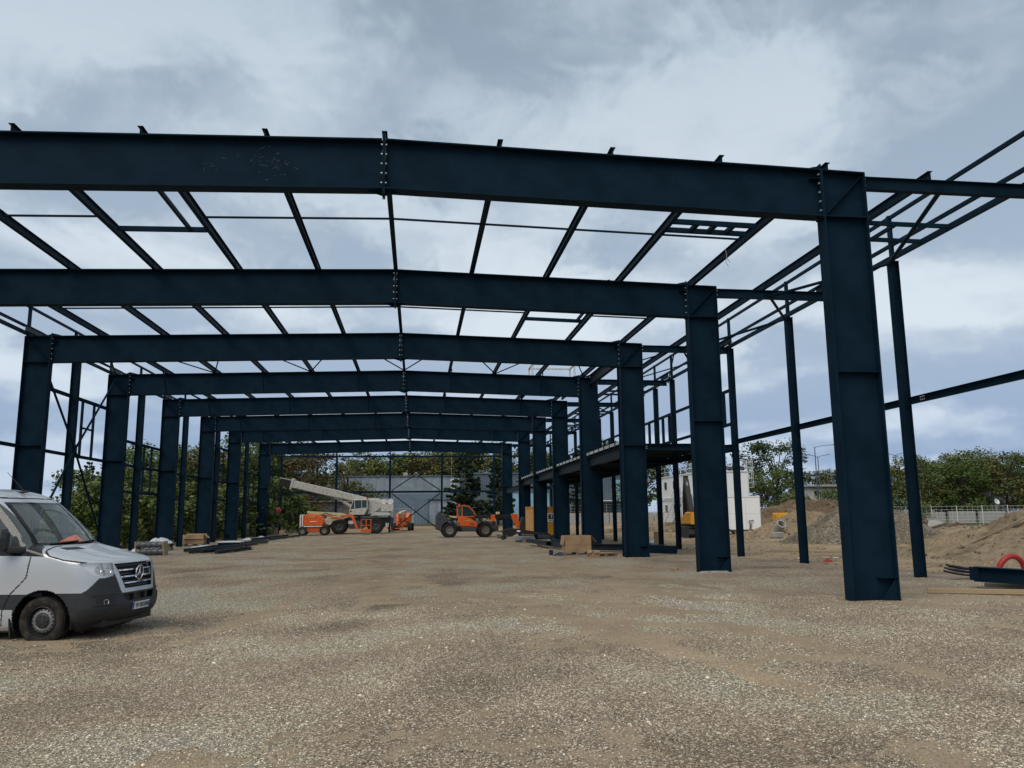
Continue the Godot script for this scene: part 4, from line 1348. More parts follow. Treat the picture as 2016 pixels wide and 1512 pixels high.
func mesh_fence(label: String, p0: Vector3, p1: Vector3, h: float, m: Material, wires: int, bars: float) -> void:
	var o := thing("panel_fence", label, "fence", p0)
	var l := p0.distance_to(p1)
	var d := (p1 - p0) / l
	var n := int(round(l / 2.5))
	for i in n + 1:
		var b := B.new()
		var q := d * l * i / n
		b.bar(q + Vector3(0, -0.2, 0), q + Vector3(0, h + 0.05, 0), 0.06, 0.06, d)
		part(o, "fence_post", b, m)
	for i in n:
		var b := B.new()
		var a := d * (l * i / n + 0.035); var c := d * (l * (i + 1) / n - 0.035)
		for w in wires:
			var y: float = 0.06 + (h - 0.1) * w / (wires - 1)
			b.bar(a + Vector3(0, y, 0), c + Vector3(0, y, 0), 0.022, 0.014)
		var u := 0.0
		while u < l / n - 0.05:
			b.bar(a + d * u + Vector3(0, 0.03, 0.011), a + d * u + Vector3(0, h, 0.011), 0.012, 0.012, d)
			u += bars
		part(o, "fence_panel", b, m)

func build_surroundings() -> void:
	rng.seed = 77
	# ---- blue-grey warehouse behind the gable
	var zw := -120.0
	var y0 := land(0, zw) - 0.2
	var xl := -21.5; var xm := 6.3; var xr := 34.0
	var wh := thing("warehouse", "blue-grey ribbed metal warehouse behind the gable with a roller door", "building", Vector3(0, y0, 0))
	ribbed_wall(wh, "wall", Vector3(xl, 0, zw), Vector3(xm, 0, zw), 4.4, 0.33, M.cladding, [[23.2, 27.2 - 0.05, 0.0, 3.55]])
	ribbed_wall(wh, "wall", Vector3(xl, 4.4, zw), Vector3(xm, 4.4, zw), 2.5, 1.15, M.cladding_pale)
	bparts(wh, "eaves_trim", Vector3((xl + xm) * 0.5, 6.98, zw - 0.02), Vector3(xm - xl + 0.1, 0.18, 0.3), M.cladding_dark, 0.02)
	bparts(wh, "roof", Vector3((xl + xm) * 0.5, 6.95, zw - 11.0), Vector3(xm - xl, 0.12, 21.5), M.roof)
	bparts(wh, "side_wall", Vector3(xl - 0.06, 3.4, zw - 11.0), Vector3(0.1, 6.8, 21.8), M.cladding_dark)
	# roller door with its slats
	var rd := bparts(wh, "door_frame", Vector3(xl + 25.2, 3.63, zw + 0.07), Vector3(4.3, 0.14, 0.16), M.cladding_dark)
	for k in 18: bparts(rd, "slat", Vector3(xl + 25.2, 0.1 + k * 0.195, zw - 0.10), Vector3(3.96, 0.18, 0.05), M.cladding_pale, 0.02)
	for s in [-1, 1]: bparts(rd, "jamb", Vector3(xl + 25.2 + s * 2.06, 1.78, zw + 0.05), Vector3(0.12, 3.55, 0.14), M.cladding_dark)
	# wall lights on the corner and a mast
	for k in 3: bparts(wh, "wall_sign", Vector3(xm - 1.05, 6.35 - k * 0.62, zw + 0.09), Vector3(0.62, 0.36, 0.05), M.white)
	var an := B.new()
	an.cyl(Vector3(xm - 1.2, 7.0, zw - 1.0), Vector3(xm - 1.2, 10.8, zw - 1.0), 0.035, 6)
	part(wh, "mast", an, M.galv_dull)
	for vx in [-1.7, -0.1]: bparts(wh, "roof_vent", Vector3(vx, 7.3, zw - 2.0), Vector3(0.7, 0.6, 0.7), M.concrete, 0.12)
	# right wing, darker and set back
	var wr := thing("warehouse_wing", "darker taller right wing of the blue-grey warehouse behind the pines", "building", Vector3(0, y0, 0))
	ribbed_wall(wr, "wall", Vector3(xm + 0.05, 0, zw - 2.5), Vector3(xr, 0, zw - 2.5), 7.4, 0.33, M.cladding_dark)
	bparts(wr, "eaves_trim", Vector3((xm + xr) * 0.5 + 0.05, 7.45, zw - 2.5), Vector3(xr - xm, 0.2, 0.3), M.cladding_dark, 0.02)
	bparts(wr, "roof", Vector3((xm + xr) * 0.5, 7.3, zw - 14.0), Vector3(xr - xm - 0.4, 0.12, 22.0), M.roof)
	bparts(wr, "pale_panel", Vector3(17.2, 2.2, zw - 2.4), Vector3(5.6, 4.4, 0.12), M.blue_pale)
	bparts(wr, "pale_panel", Vector3(31.3, 3.2, zw - 2.4), Vector3(2.2, 6.4, 0.12), M.blue_pale)
	bparts(wr, "canopy", Vector3(28.0, 3.2, zw - 1.2), Vector3(9.0, 0.14, 2.2), M.white)
	# blue painted pillar left of the warehouse
	var pl := thing("painted_pillar", "pale blue mottled pillar standing left of the crane", "pillar", at_px(591, 98))
	bparts(pl, "shaft", Vector3(0, 2.2, 0), Vector3(0.62, 4.9, 0.62), M.blue_pale, 0.04)
	var ivy := B.new()
	ivy.cols = true
	for k in 420:
		ivy.col = tint(Color(0.035, 0.05, 0.02), 0.4)
		leaf(ivy, Vector3(rf(-0.1, 0.42), rf(0.8, 4.6), 0.36 + rf(-0.02, 0.08)), 0.11)
	var iv := part(pl, "ivy", ivy, M.leaf)
	iv.set_meta("kind", "stuff")
	# low dark shed beside it
	var sd := thing("garden_shed", "low dark shed with a flat roof behind the crane wheels", "shed", at_px(640, 101))
	bparts(sd, "wall", Vector3(0, 1.45, 0), Vector3(6.0, 3.1, 3.0), M.roof)
	bparts(sd, "roof", Vector3(0, 3.08, 0.1), Vector3(6.5, 0.14, 3.5), M.concrete, 0.03)
	# far white building left of the van
	var fb := thing("site_container", "pale container with a flat roof far left, over the van roof", "container", at_px(152, 112), 0.2)
	bparts(fb, "wall", Vector3(0, 1.5, 0), Vector3(4.2, 3.2, 2.4), M.panel, 0.03)
	bparts(fb, "roof", Vector3(0, 3.2, 0), Vector3(4.4, 0.16, 2.6), M.white, 0.03)
	bparts(fb, "window", Vector3(0.6, 1.9, 1.215), Vector3(1.2, 0.9, 0.03), M.window)
	# ---- fences
	mesh_fence("pale wire panel fence before the warehouse, behind the crane", Vector3(-16.0, land(-10, -104) - 0.05, -104.0), Vector3(-0.5, land(0, -104) - 0.05, -104.0), 2.1, M.galv, 4, 0.22)
	mesh_fence("grey wire panel fence behind the telehandler", Vector3(-0.4, land(0, -102) - 0.05, -102.0), Vector3(17.0, land(10, -102) - 0.05, -102.0), 2.3, M.galv_dull, 7, 0.4)
	mesh_fence("grey wire panel fence seen between the right columns", Vector3(17.1, land(20, -102) - 0.05, -102.0), Vector3(31.0, land(30, -102) - 0.05, -102.0), 2.3, M.galv_dull, 7, 0.4)
	mesh_fence("white wire panel fence along the far right of the site", Vector3(39.0, land(45, -78) - 0.05, -78.5), Vector3(66.0, land(60, -78) - 0.05, -74.0), 1.75, M.galv, 6, 0.5)
	var gw := thing("garden_wall", "low pale grey wall behind the white fence on the right", "wall", Vector3(0, 0, 0))
	for k in 7:
		var wx := 44.0 + k * 3.0
		bparts(gw, "wall_panel", Vector3(wx, land(wx, -80) + 0.55, -80.5 + k * 0.5), Vector3(2.95, 1.3 + rf(-0.25, 0.2), 0.2), M.concrete, 0.02)
	# broad hedge of concrete boards behind the earth yard, between the columns
	var cw := thing("board_fence", "grey concrete board fence behind the excavated earth", "fence", Vector3(0, land(20, -99), -99.0))
	for k in 9: bparts(cw, "board", Vector3(17.0 + k * 1.9, 0.7, 0), Vector3(1.8, 1.5, 0.08), M.concrete, 0.01)
	# ---- low flat building behind the brown heap
	var lb := thing("flat_building", "low grey building with a flat roof behind the brown heap", "building", at_px(1612, 140))
	bparts(lb, "wall", Vector3(0, 2.6, 0), Vector3(5.6, 5.4, 5.0), M.plaster)
	bparts(lb, "roof", Vector3(0, 5.4, 0.2), Vector3(6.6, 0.35, 6.2), M.concrete, 0.05)
	for k in 3: bparts(lb, "window", Vector3(-1.7 + k * 1.7, 4.1, 2.52), Vector3(0.9, 0.8, 0.05), M.window)
	# house roofs in the tree belt
	for q in [[1955, 116, 3.4, "pale house gable showing between the belt trees on the right"], [1884, 118, 2.2, "small white house corner between the belt trees"]]:
		var hs := thing("house", q[3], "house", at_px(q[0], q[1]))
		bparts(hs, "wall", Vector3(0, 1.6, 0), Vector3(q[2], 4.4, 3.0), M.panel)
		var rb := B.new()
		rb.extr(V2([-q[2] * 0.55, 0, q[2] * 0.55, 0, q[2] * 0.5, 0.9, -q[2] * 0.5, 0.9]), -1.7, 1.7, T(Vector3(0, 3.78, 0)))
		part(hs, "roof", rb, M.galv_dull)
	var dish := thing("satellite_dish", "round pale satellite dish on a pole above the white fence", "dish", at_px(1960, 90))
	var db := B.new()
	var pr := []
	for k in 7: pr.append(Vector2(k * 0.062, k * k * 0.004))
	db.lathe(pr, 20, Transform3D(Basis.from_euler(Vector3(1.2, 0.2, 0)), Vector3(0, 2.3, 0)))
	part(dish, "reflector", db, M.galv)
	var dp := B.new()
	dp.cyl(Vector3(0, -0.2, -0.1), Vector3(0, 2.3, -0.1), 0.05, 8)
	part(dish, "pole", dp, M.galv_dull)
	# ---- street lamps
	street_lamp("double-arm street lamp behind the low flat building", at_px(1615, 118), 9.2, [1.4, -1.4])
	street_lamp("single-arm tall street lamp beside the double-arm one", at_px(1610, 108), 9.9, [2.6])
	street_lamp("street lamp at the left end of the right tree belt", at_px(1769, 112), 9.0, [-1.7, 1.2])
	street_lamp("street lamp right of the white offices", at_px(1498, 112), 9.2, [-1.5, 1.0])
	street_lamp("slim street lamp left of the low flat building", at_px(1582, 126), 7.6, [0.6, -0.6])
	# small sign on a post by the pillar
	var sg := thing("small_sign", "small white blank sign on a thin post left of the crane", "sign", at_px(574, 92))
	bparts(sg, "post", Vector3(0, 1.0, 0), Vector3(0.07, 2.2, 0.07), M.white)
	bparts(sg, "board", Vector3(0, 2.15, 0.05), Vector3(0.38, 0.24, 0.03), M.white, 0.005)
	# ---- heaps
	heap("gravel_heap", "grey gravel heap behind the nearest right column", Vector3(24.3, 0, -42.5), 4.6, 4.2, 2.75, 4, Color(0.590, 0.561, 0.511), Color(0.450, 0.422, 0.378), M.gravel)
	heap("sand_heap", "sandy heap between two right wall posts, left of the gravel heap", Vector3(27.2, 0, -55.0), 4.6, 4.5, 2.35, 5, Color(0.519, 0.454, 0.375), Color(0.451, 0.394, 0.322), M.earth)
	heap("earth_heap", "long dark brown earth heap with weeds on top", Vector3(38.5, 0, -74.0), 10.5, 6.0, 2.5, 6, Color(0.246, 0.199, 0.159), Color(0.352, 0.294, 0.237), M.earth, 0.35)
	heap("sand_heap", "low rounded sand heap on the right, in front of the fence", Vector3(30.5, 0, -42.0), 4.5, 3.6, 1.15, 7, Color(0.519, 0.454, 0.375), Color(0.402, 0.348, 0.280), M.earth)
	heap("sand_heap", "large sand heap rising at the right edge", Vector3(23.6, 0, -27.2), 5.6, 5.0, 2.45, 8, Color(0.500, 0.439, 0.363), Color(0.384, 0.333, 0.268), M.earth)
	heap("rubble_heap", "small pale rubble heap by the gable's left post", Vector3(-15.2, 0, -84.0), 3.4, 2.0, 1.0, 9, Color(0.503, 0.453, 0.381), Color(0.384, 0.333, 0.276), M.gravel)
	heap("earth_heap", "flat sandy mound between the right columns below the mezzanine", Vector3(21.0, 0, -72.0), 6.0, 3.0, 1.1, 10, Color(0.501, 0.443, 0.364), Color(0.384, 0.333, 0.268), M.earth)

# ------------------------------------------------------------------ site machines (local x: to the right in the picture, z: towards the viewer)
func wheel(parent: Node, p: Vector3, r: float, w: float, rr: float, rim: Material, lugs := 0) -> Node3D:
	var o := Node3D.new()
	o.name = "wheel"
	parent.add_child(o, true)
	o.position = p
	var x := Transform3D(Basis(Vector3.RIGHT, Vector3(0, 0, 1), Vector3(0, -1, 0)), Vector3.ZERO)
	var b := B.new()
	var h := w * 0.5
	b.lathe([Vector2(rr, -h * 0.78), Vector2(rr + (r - rr) * 0.35, -h), Vector2(r * 0.93, -h * 0.93), Vector2(r * 0.985, -h * 0.7), Vector2(r, -h * 0.3), Vector2(r, h * 0.3), Vector2(r * 0.985, h * 0.7), Vector2(r * 0.93, h * 0.93), Vector2(rr + (r - rr) * 0.35, h), Vector2(rr, h * 0.78)], 36, x)
	if lugs > 0:
		for k in lugs:
			var a := TAU * k / lugs
			for s in [-1.0, 1.0]:
				var aa: float = a + (PI / lugs if s > 0 else 0.0)
				var m := Transform3D(Basis(Vector3(0, 0, 1), aa), Vector3.ZERO) * T(Vector3(r * 1.005, 0, s * h * 0.48), 0, s * 0.6)
				b.box(m, Vector3(r * 0.085, r * 0.10, w * 0.56), 0.012)
	part(o, "tyre", b, M.tyre)
	var q := B.new()
	for s in [-1.0, 1.0]:
		var pr := [Vector2(rr, s * h * 0.8), Vector2(rr * 0.93, s * h * 0.82), Vector2(rr * 0.86, s * h * 0.45), Vector2(rr * 0.5, s * h * 0.30), Vector2(rr * 0.36, s * h * 0.32), Vector2(rr * 0.34, s * h * 0.62), Vector2(rr * 0.26, s * h * 0.66), Vector2(0.0, s * h * 0.66)]
		q.lathe(pr, 28, x)
		for k in 8:
			var a := TAU * k / 8
			q.cyl(Vector3(cos(a) * rr * 0.46, sin(a) * rr * 0.46, s * h * 0.3), Vector3(cos(a) * rr * 0.46, sin(a) * rr * 0.46, s * h * 0.42), rr * 0.045, 6)
	part(o, "rim", q, rim)
	return o

func slab(parent: Node, called: String, poly: Array, zc: float, w: float, m: Material, bev := 0.03) -> MeshInstance3D:
	var b := B.new()
	b.extrb(V2(poly), w, T(Vector3(0, 0, zc)), bev)
	return part(parent, called, b, m)

func limb(parent: Node, called: String, a: Vector3, c: Vector3, h: float, w: float, m: Material, bev := 0.02) -> MeshInstance3D:
	var b := B.new()
	b.bar(a, c, h, w, Vector3.UP, bev)
	return part(parent, called, b, m)

func text(parent: Node, called: String, s: String, size: float, xf: Transform3D, m: Material, slant := 0.0) -> MeshInstance3D:
	var f := SystemFont.new()
	f.font_names = PackedStringArray(["Droid Sans"])
	f.font_weight = 700
	var t := TextMesh.new()
	t.text = s
	t.font = f
	t.font_size = 64
	t.pixel_size = size / 46.0
	t.depth = 0.012
	t.material = m
	var o := MeshInstance3D.new()
	o.name = called
	o.mesh = t
	parent.add_child(o, true)
	o.transform = xf * Transform3D(Basis(Vector3(1, 0, 0), Vector3(slant, 1, 0), Vector3(0, 0, 1)), Vector3.ZERO)
	return o

func telehandler() -> void:
	var x0 := 2.45; var z0 := -62.9
	var o := thing("telehandler", "orange and beige telehandler with its boom lowered in the middle of the hall", "telehandler", Vector3(x0, ground_y(x0, z0), z0), 0.02)
	for s in [-1, 1]:
		wheel(o, Vector3(0, 0.55, s * 0.88), 0.56, 0.38, 0.30, M.rim_grey, 16)
		wheel(o, Vector3(2.72, 0.54, s * 0.88), 0.55, 0.38, 0.30, M.rim_grey, 16)
	slab(o, "rear_body", [-1.0, 0.60, -0.62, 0.46, -0.5, 0.9, -0.1, 1.16, -0.05, 1.35, -0.45, 1.62, -0.62, 1.86, -0.86, 1.88, -1.0, 1.62], 0, 1.7, M.slate, 0.04)
	slab(o, "chassis", [-0.5, 0.42, 2.9, 0.42, 3.05, 0.6, 2.9, 0.78, 2.1, 0.82, -0.4, 0.88], 0, 0.9, M.dark, 0.03)
	slab(o, "side_tank", [0.80, 0.82, 0.98, 0.46, 2.04, 0.44, 2.09, 0.72], 0.72, 0.72, M.slate, 0.04)
	slab(o, "side_tank", [0.80, 0.82, 0.98, 0.46, 2.04, 0.44, 2.09, 0.72], -0.72, 0.72, M.slate, 0.04)
	var hood := slab(o, "engine_hood", [0.80, 0.83, 2.09, 0.73, 2.11, 1.02, 1.9, 1.18, 1.62, 1.38, 1.32, 1.49, 1.0, 1.55, 0.64, 1.57, 0.64, 1.15], 0.74, 0.68, M.orange, 0.06)
	for k in 5: bparts(hood, "vent_slat", Vector3(1.55 + k * 0.07, 0.98, 1.085), Vector3(0.03, 0.2, 0.015), M.dark)
	for k in 6: bparts(hood, "decal_stroke", Vector3(1.12 + k * 0.09, 1.24 + 0.012 * (k % 3), 1.084), Vector3(0.05, 0.055, 0.01), M.beige)
	var boom := slab(o, "boom", [-0.55, 1.56, 2.2, 1.20, 3.62, 1.14, 3.62, 1.58, 0.2, 1.60, -0.5, 1.80], -0.05, 0.42, M.beige, 0.02)
	text(boom, "lettering", "JLG", 0.19, T(Vector3(3.05, 1.38, 0.165)), M.black, 0.25)
	limb(o, "lift_cylinder", Vector3(-0.2, 1.75, 0.26), Vector3(0.35, 1.1, 0.26), 0.12, 0.12, M.dark)
	var hb := B.new()
	hb.tube([Vector3(-0.9, 1.8, 0.3), Vector3(-0.6, 1.95, 0.3), Vector3(-0.35, 1.75, 0.3), Vector3(-0.1, 1.35, 0.3), Vector3(0.2, 1.2, 0.3)], 0.05, 8)
	part(o, "hose", hb, M.black)
	for q in [[2.28, 1.33], [2.38, 1.25], [2.5, 1.3]]: bparts(o, "valve", Vector3(q[0], q[1] + 0.05, 0.3), Vector3(0.08, 0.24, 0.16), M.black, 0.02)
	# cab: frame, panes, roof
	var cab := slab(o, "cab", [0.56, 1.5, 2.05, 1.5, 2.05, 1.57, 0.56, 1.57], 0.62, 0.85, M.orange, 0.02)
	for s in [0.24, 1.0]:
		limb(cab, "cab_post", Vector3(0.62, 1.56, s), Vector3(0.60, 2.30, s), 0.07, 0.07, M.orange)
		limb(cab, "cab_post", Vector3(0.94, 1.56, s), Vector3(0.94, 2.32, s), 0.09, 0.06, M.orange)
		var fp := B.new()
		fp.tube([Vector3(1.98, 1.56, s), Vector3(1.85, 1.86, s), Vector3(1.66, 2.10, s), Vector3(1.42, 2.27, s), Vector3(1.15, 2.33, s)], 0.045, 8)
		part(cab, "cab_post", fp, M.orange)
		var gp := B.new()
		gp.extr(V2([0.98, 1.58, 1.94, 1.58, 1.82, 1.86, 1.63, 2.08, 1.40, 2.24, 1.15, 2.30, 0.98, 2.30]), s - 0.008, s + 0.008, T(Vector3.ZERO))
		part(cab, "pane", gp, M.glass_tint)
		var g2 := B.new()
		g2.extr(V2([0.66, 1.58, 0.90, 1.58, 0.90, 2.30, 0.64, 2.30]), s - 0.008, s + 0.008, T(Vector3.ZERO))
		part(cab, "pane", g2, M.glass_tint)
	slab(cab, "cab_roof", [0.54, 2.29, 1.3, 2.31, 1.5, 2.25, 1.62, 2.22, 1.56, 2.31, 1.3, 2.38, 0.56, 2.36], 0.62, 0.92, M.orange, 0.02)
	bparts(cab, "seat", Vector3(1.1, 1.68, 0.62), Vector3(0.35, 0.2, 0.45), M.black, 0.04)
	bparts(cab, "seat_back", Vector3(0.92, 1.95, 0.62), Vector3(0.12, 0.5, 0.4), M.black, 0.04)
	var bc := B.new()
	bc.lathe([Vector2(0.06, 0), Vector2(0.06, 0.1), Vector2(0.03, 0.14), Vector2(0, 0.14)], 10, T(Vector3(0.74, 2.37, 0.62)))
	part(cab, "beacon", bc, M.orange)
	limb(o, "mirror_arm", Vector3(2.38, 1.55, 0.85), Vector3(2.36, 2.0, 0.85), 0.05, 0.05, M.black)
	bparts(o, "mirror", Vector3(2.33, 1.92, 0.9), Vector3(0.06, 0.26, 0.2), M.black, 0.02)
	# fenders over the tyres
	for cx in [0.0, 2.72]:
		for s in [-0.88, 0.88]:
			var fb := B.new()
			for k in 7:
				var a := PI * (0.16 + 0.68 * k / 7.0); var c := PI * (0.16 + 0.68 * (k + 1) / 7.0)
				fb.bar(Vector3(cx + cos(a) * 0.66, 0.55 + sin(a) * 0.66, s), Vector3(cx + cos(c) * 0.66, 0.55 + sin(c) * 0.66, s), 0.03, 0.42)
			part(o, "fender", fb, M.black)
	# carriage at the boom tip
	limb(o, "boom_nose", Vector3(3.45, 1.25, -0.05), Vector3(3.55, 0.55, -0.05), 0.2, 0.3, M.dark)
	var cr := slab(o, "fork_carriage", [3.35, 0.36, 3.75, 0.44, 3.78, 0.78, 3.62, 0.9, 3.40, 0.66], -0.05, 1.2, M.slate, 0.03)
	for s in [-0.4, 0.35]: limb(cr, "fork_tine", Vector3(3.75, 0.42, s), Vector3(4.05, 0.38, s), 0.06, 0.12, M.dark)

func boom_lift(at: Vector3, turn: float, label: String, side_view: bool) -> Node3D:
	var o := thing("boom_lift", label, "boom lift", at, turn, "boom lifts parked in the hall")
	for s in [-1, 1]:
		wheel(o, Vector3(0, 0.40, s * 0.78), 0.40, 0.30, 0.22, M.rim_grey, 0)
		wheel(o, Vector3(1.9, 0.42, s * 0.78), 0.42, 0.32, 0.22, M.rim_grey, 0)
	slab(o, "chassis", [0.30, 0.32, 1.62, 0.32, 1.72, 0.62, 1.5, 0.76, 0.40, 0.76, 0.22, 0.6], 0, 1.1, M.orange, 0.04)
	slab(o, "axle", [-0.12, 0.32, 0.12, 0.32, 0.12, 0.48, -0.12, 0.48], 0, 1.4, M.dark, 0.02)
	slab(o, "axle", [1.78, 0.32, 2.02, 0.32, 2.02, 0.48, 1.78, 0.48], 0, 1.4, M.dark, 0.02)
	var h := slab(o, "engine_hood", [0.10, 0.82, 1.72, 0.80, 1.86, 0.98, 1.88, 1.38, 1.70, 1.68, 1.32, 1.84, 0.55, 1.90, 0.18, 1.82, 0.08, 1.2], 0.50, 0.46, M.orange, 0.09)
	slab(o, "engine_hood", [0.10, 0.82, 1.72, 0.80, 1.86, 0.98, 1.88, 1.38, 1.70, 1.68, 1.32, 1.84, 0.55, 1.90, 0.18, 1.82, 0.08, 1.2], -0.50, 0.46, M.orange, 0.09)
	slab(o, "turntable", [0.1, 0.76, 1.7, 0.76, 1.7, 0.85, 0.1, 0.85], 0, 1.4, M.white, 0.02)
	bparts(h, "hood_seam", Vector3(1.0, 0.98, 0.738), Vector3(0.02, 0.24, 0.012), M.dark)
	bparts(h, "stripe", Vector3(0.92, 1.24, 0.738), Vector3(0.62, 0.05, 0.012), M.white)
	bparts(h, "stripe", Vector3(0.80, 1.66, 0.738), Vector3(0.6, 0.045, 0.012), M.beige)
	for q in [[-0.22, 1.78], [-0.02, 1.78]]: limb(o, "guard_post", Vector3(q[0], 0.72, 0.62), Vector3(q[0], q[1], 0.62), 0.09, 0.09, M.white)
	limb(o, "guard_post", Vector3(-0.26, 1.80, 0.62), Vector3(0.16, 1.82, 0.62), 0.06, 0.06, M.white)
	slab(o, "counterweight", [-0.25, 0.8, 0.1, 0.8, 0.1, 1.7, -0.2, 1.7], 0, 0.7, M.orange, 0.05)
	# folded booms: beige upper arm over a beige tower arm, orange jib down to the basket
	slab(o, "tower_arm", [1.5, 1.10, 3.6, 1.45, 3.62, 1.70, 1.5, 1.42], -0.05, 0.26, M.beige, 0.02)
	slab(o, "upper_arm", [0.30, 1.94, 3.72, 1.62, 3.78, 1.84, 3.4, 1.96, 0.30, 2.16], 0.0, 0.30, M.beige, 0.02)
	limb(o, "boom_extension", Vector3(3.3, 1.70, 0.06), Vector3(4.25, 1.72, 0.06), 0.20, 0.20, M.orange)
	limb(o, "arm_link", Vector3(2.0, 1.75, 0.19), Vector3(3.3, 1.48, 0.19), 0.12, 0.08, M.orange)
	slab(o, "jib", [4.12, 1.86, 4.40, 1.80, 4.86, 0.52, 4.70, 0.46, 4.28, 1.42, 4.10, 1.66], 0.05, 0.2, M.orange, 0.02)
	var bk := bparts(o, "basket", Vector3(5.55, 0.28, 0.1), Vector3(0.9, 0.08, 1.5), M.orange, 0.02)
	bparts(bk, "toe_board", Vector3(5.55, 0.42, 0.84), Vector3(0.9, 0.18, 0.03), M.orange)
	for x in [5.12, 5.55, 5.98]:
		for s in [-0.63, 0.83]: limb(bk, "basket_post", Vector3(x, 0.3, s), Vector3(x, 1.38, s), 0.045, 0.045, M.orange, 0.01)
	for y in [0.85, 1.38]:
		for s in [-0.63, 0.83]: limb(bk, "basket_rail", Vector3(5.1, y, s), Vector3(6.0, y, s), 0.045, 0.045, M.orange, 0.01)
		for x in [5.12, 5.98]: limb(bk, "basket_rail", Vector3(x, y, -0.6), Vector3(x, y, 0.8), 0.045, 0.045, M.orange, 0.01)
	bparts(bk, "control_box", Vector3(5.3, 1.2, 0.5), Vector3(0.25, 0.25, 0.4), M.dark, 0.03)
	var cbl := B.new()
	cbl.tube([Vector3(1.6, 1.85, 0.18), Vector3(1.9, 2.0, 0.2), Vector3(2.3, 1.85, 0.22), Vector3(2.9, 1.72, 0.22)], 0.025, 6)
	part(o, "hose", cbl, M.black)
	return o

func mobile_crane() -> void:
	var x0 := -7.25; var z0 := -79.0
	var o := thing("mobile_crane", "pale grey rough-terrain crane with its boom raised to the left", "crane", Vector3(x0, ground_y(x0, z0) - 0.0, z0), 0.03)
	for s in [-1, 1]:
		wheel(o, Vector3(0, 0.72, s * 1.05), 0.72, 0.52, 0.40, M.rim_dark, 20)
		wheel(o, Vector3(3.38, 0.74, s * 1.05), 0.74, 0.52, 0.40, M.rim_dark, 20)
	slab(o, "chassis", [-1.0, 0.60, 4.6, 0.60, 4.75, 1.0, 4.6, 1.48, 0.8, 1.5, -0.9, 1.3], 0, 1.5, M.dark, 0.05)
	slab(o, "step_box", [0.9, 0.45, 2.3, 0.45, 2.3, 1.15, 0.9, 1.15], 1.0, 0.6, M.slate, 0.04)
	bparts(o, "step_grille", Vector3(1.1, 1.05, 1.32), Vector3(0.46, 0.3, 0.03), M.galv)
	slab(o, "deck", [2.85, 1.62, 4.7, 1.62, 4.78, 1.9, 3.3, 1.95], 0, 2.5, M.crane, 0.05)
	slab(o, "nose", [-1.3, 0.95, -0.85, 0.8, 0.8, 1.5, 0.8, 1.75, -1.1, 1.65], 0, 2.3, M.crane, 0.05)
	for s in [-1.0, 1.0]:
		limb(o, "outrigger", Vector3(4.85, 1.5, s * 1.0), Vector3(4.95, 0.35, s * 1.05), 0.2, 0.2, M.dark)
		slab(o, "outrigger_pad", [4.6, 0.18, 5.3, 0.18, 5.25, 0.28, 4.65, 0.28], s * 1.05, 0.5, M.dark, 0.02)
		bparts(o, "warning_plate", Vector3(4.45, 0.78, s * 1.0 + 0.28 * s), Vector3(0.26, 0.34, 0.03), M.white)
		bparts(o, "warning_stripe", Vector3(4.45, 0.80, s * 1.3), Vector3(0.08, 0.30, 0.03), M.red)
	# superstructure
	slab(o, "turntable", [1.2, 1.6, 3.6, 1.55, 3.6, 1.78, 1.2, 1.8], 0, 1.6, M.slate, 0.03)
	slab(o, "counterweight", [3.85, 2.05, 5.0, 2.05, 5.0, 2.72, 4.4, 2.72, 3.85, 2.72], 0, 2.2, M.crane, 0.05)
	slab(o, "house", [2.62, 1.85, 3.0, 1.75, 3.84, 2.4, 3.86, 2.95, 3.3, 3.2, 2.66, 3.16], 0, 1.5, M.crane, 0.04)
	slab(o, "boom_foot", [2.66, 2.9, 3.9, 2.3, 4.35, 2.35, 4.4, 2.95, 3.6, 3.28, 2.9, 3.3], 0.3, 0.5, M.crane, 0.03)
	for q in [4.08, 4.72]:
		var wb := B.new()
		var x := Transform3D(Basis(Vector3.RIGHT, Vector3(0, 0, 1), Vector3(0, -1, 0)), Vector3(q, 2.98, 0.35))
		wb.lathe([Vector2(0.0, 0.36), Vector2(0.10, 0.36), Vector2(0.12, 0.30), Vector2(0.2, 0.30), Vector2(0.23, 0.34), Vector2(0.27, 0.34), Vector2(0.27, 0.28), Vector2(0.2, 0.24), Vector2(0.2, -0.24), Vector2(0.27, -0.28), Vector2(0.27, -0.34), Vector2(0, -0.34)], 24, x)
		part(o, "winch", wb, M.white)
	limb(o, "winch_frame", Vector3(4.4, 2.72, 0.6), Vector3(4.4, 3.25, 0.6), 0.1, 0.06, M.crane)
	limb(o, "winch_frame", Vector3(5.0, 2.7, 0.6), Vector3(5.0, 3.3, 0.6), 0.05, 0.05, M.crane)
	# cab
	var cab := slab(o, "cab", [0.94, 1.75, 2.3, 1.72, 2.62, 2.3, 2.62, 2.42, 0.92, 2.26], 0.85, 0.85, M.crane, 0.04)
	for s in [0.46, 1.24]:
		limb(cab, "cab_post", Vector3(0.98, 2.25, s), Vector3(1.28, 3.08, s), 0.07, 0.07, M.crane)
		limb(cab, "cab_post", Vector3(1.40, 2.28, s), Vector3(1.40, 3.08, s), 0.07, 0.07, M.crane)
		limb(cab, "cab_post", Vector3(2.06, 2.34, s), Vector3(2.06, 3.1, s), 0.06, 0.07, M.crane)
		limb(cab, "cab_post", Vector3(2.58, 2.40, s), Vector3(2.56, 3.1, s), 0.10, 0.07, M.crane)
		for q in [[1.02, 2.27, 1.37, 2.28, 1.37, 3.05, 1.27, 3.05], [1.44, 2.30, 2.03, 2.34, 2.03, 3.05, 1.44, 3.05], [2.10, 2.36, 2.52, 2.40, 2.52, 3.05, 2.10, 3.05]]:
			var gp := B.new()
			gp.extr(V2(q), s - 0.008, s + 0.008, T(Vector3.ZERO))
			part(cab, "pane", gp, M.glass_tint)
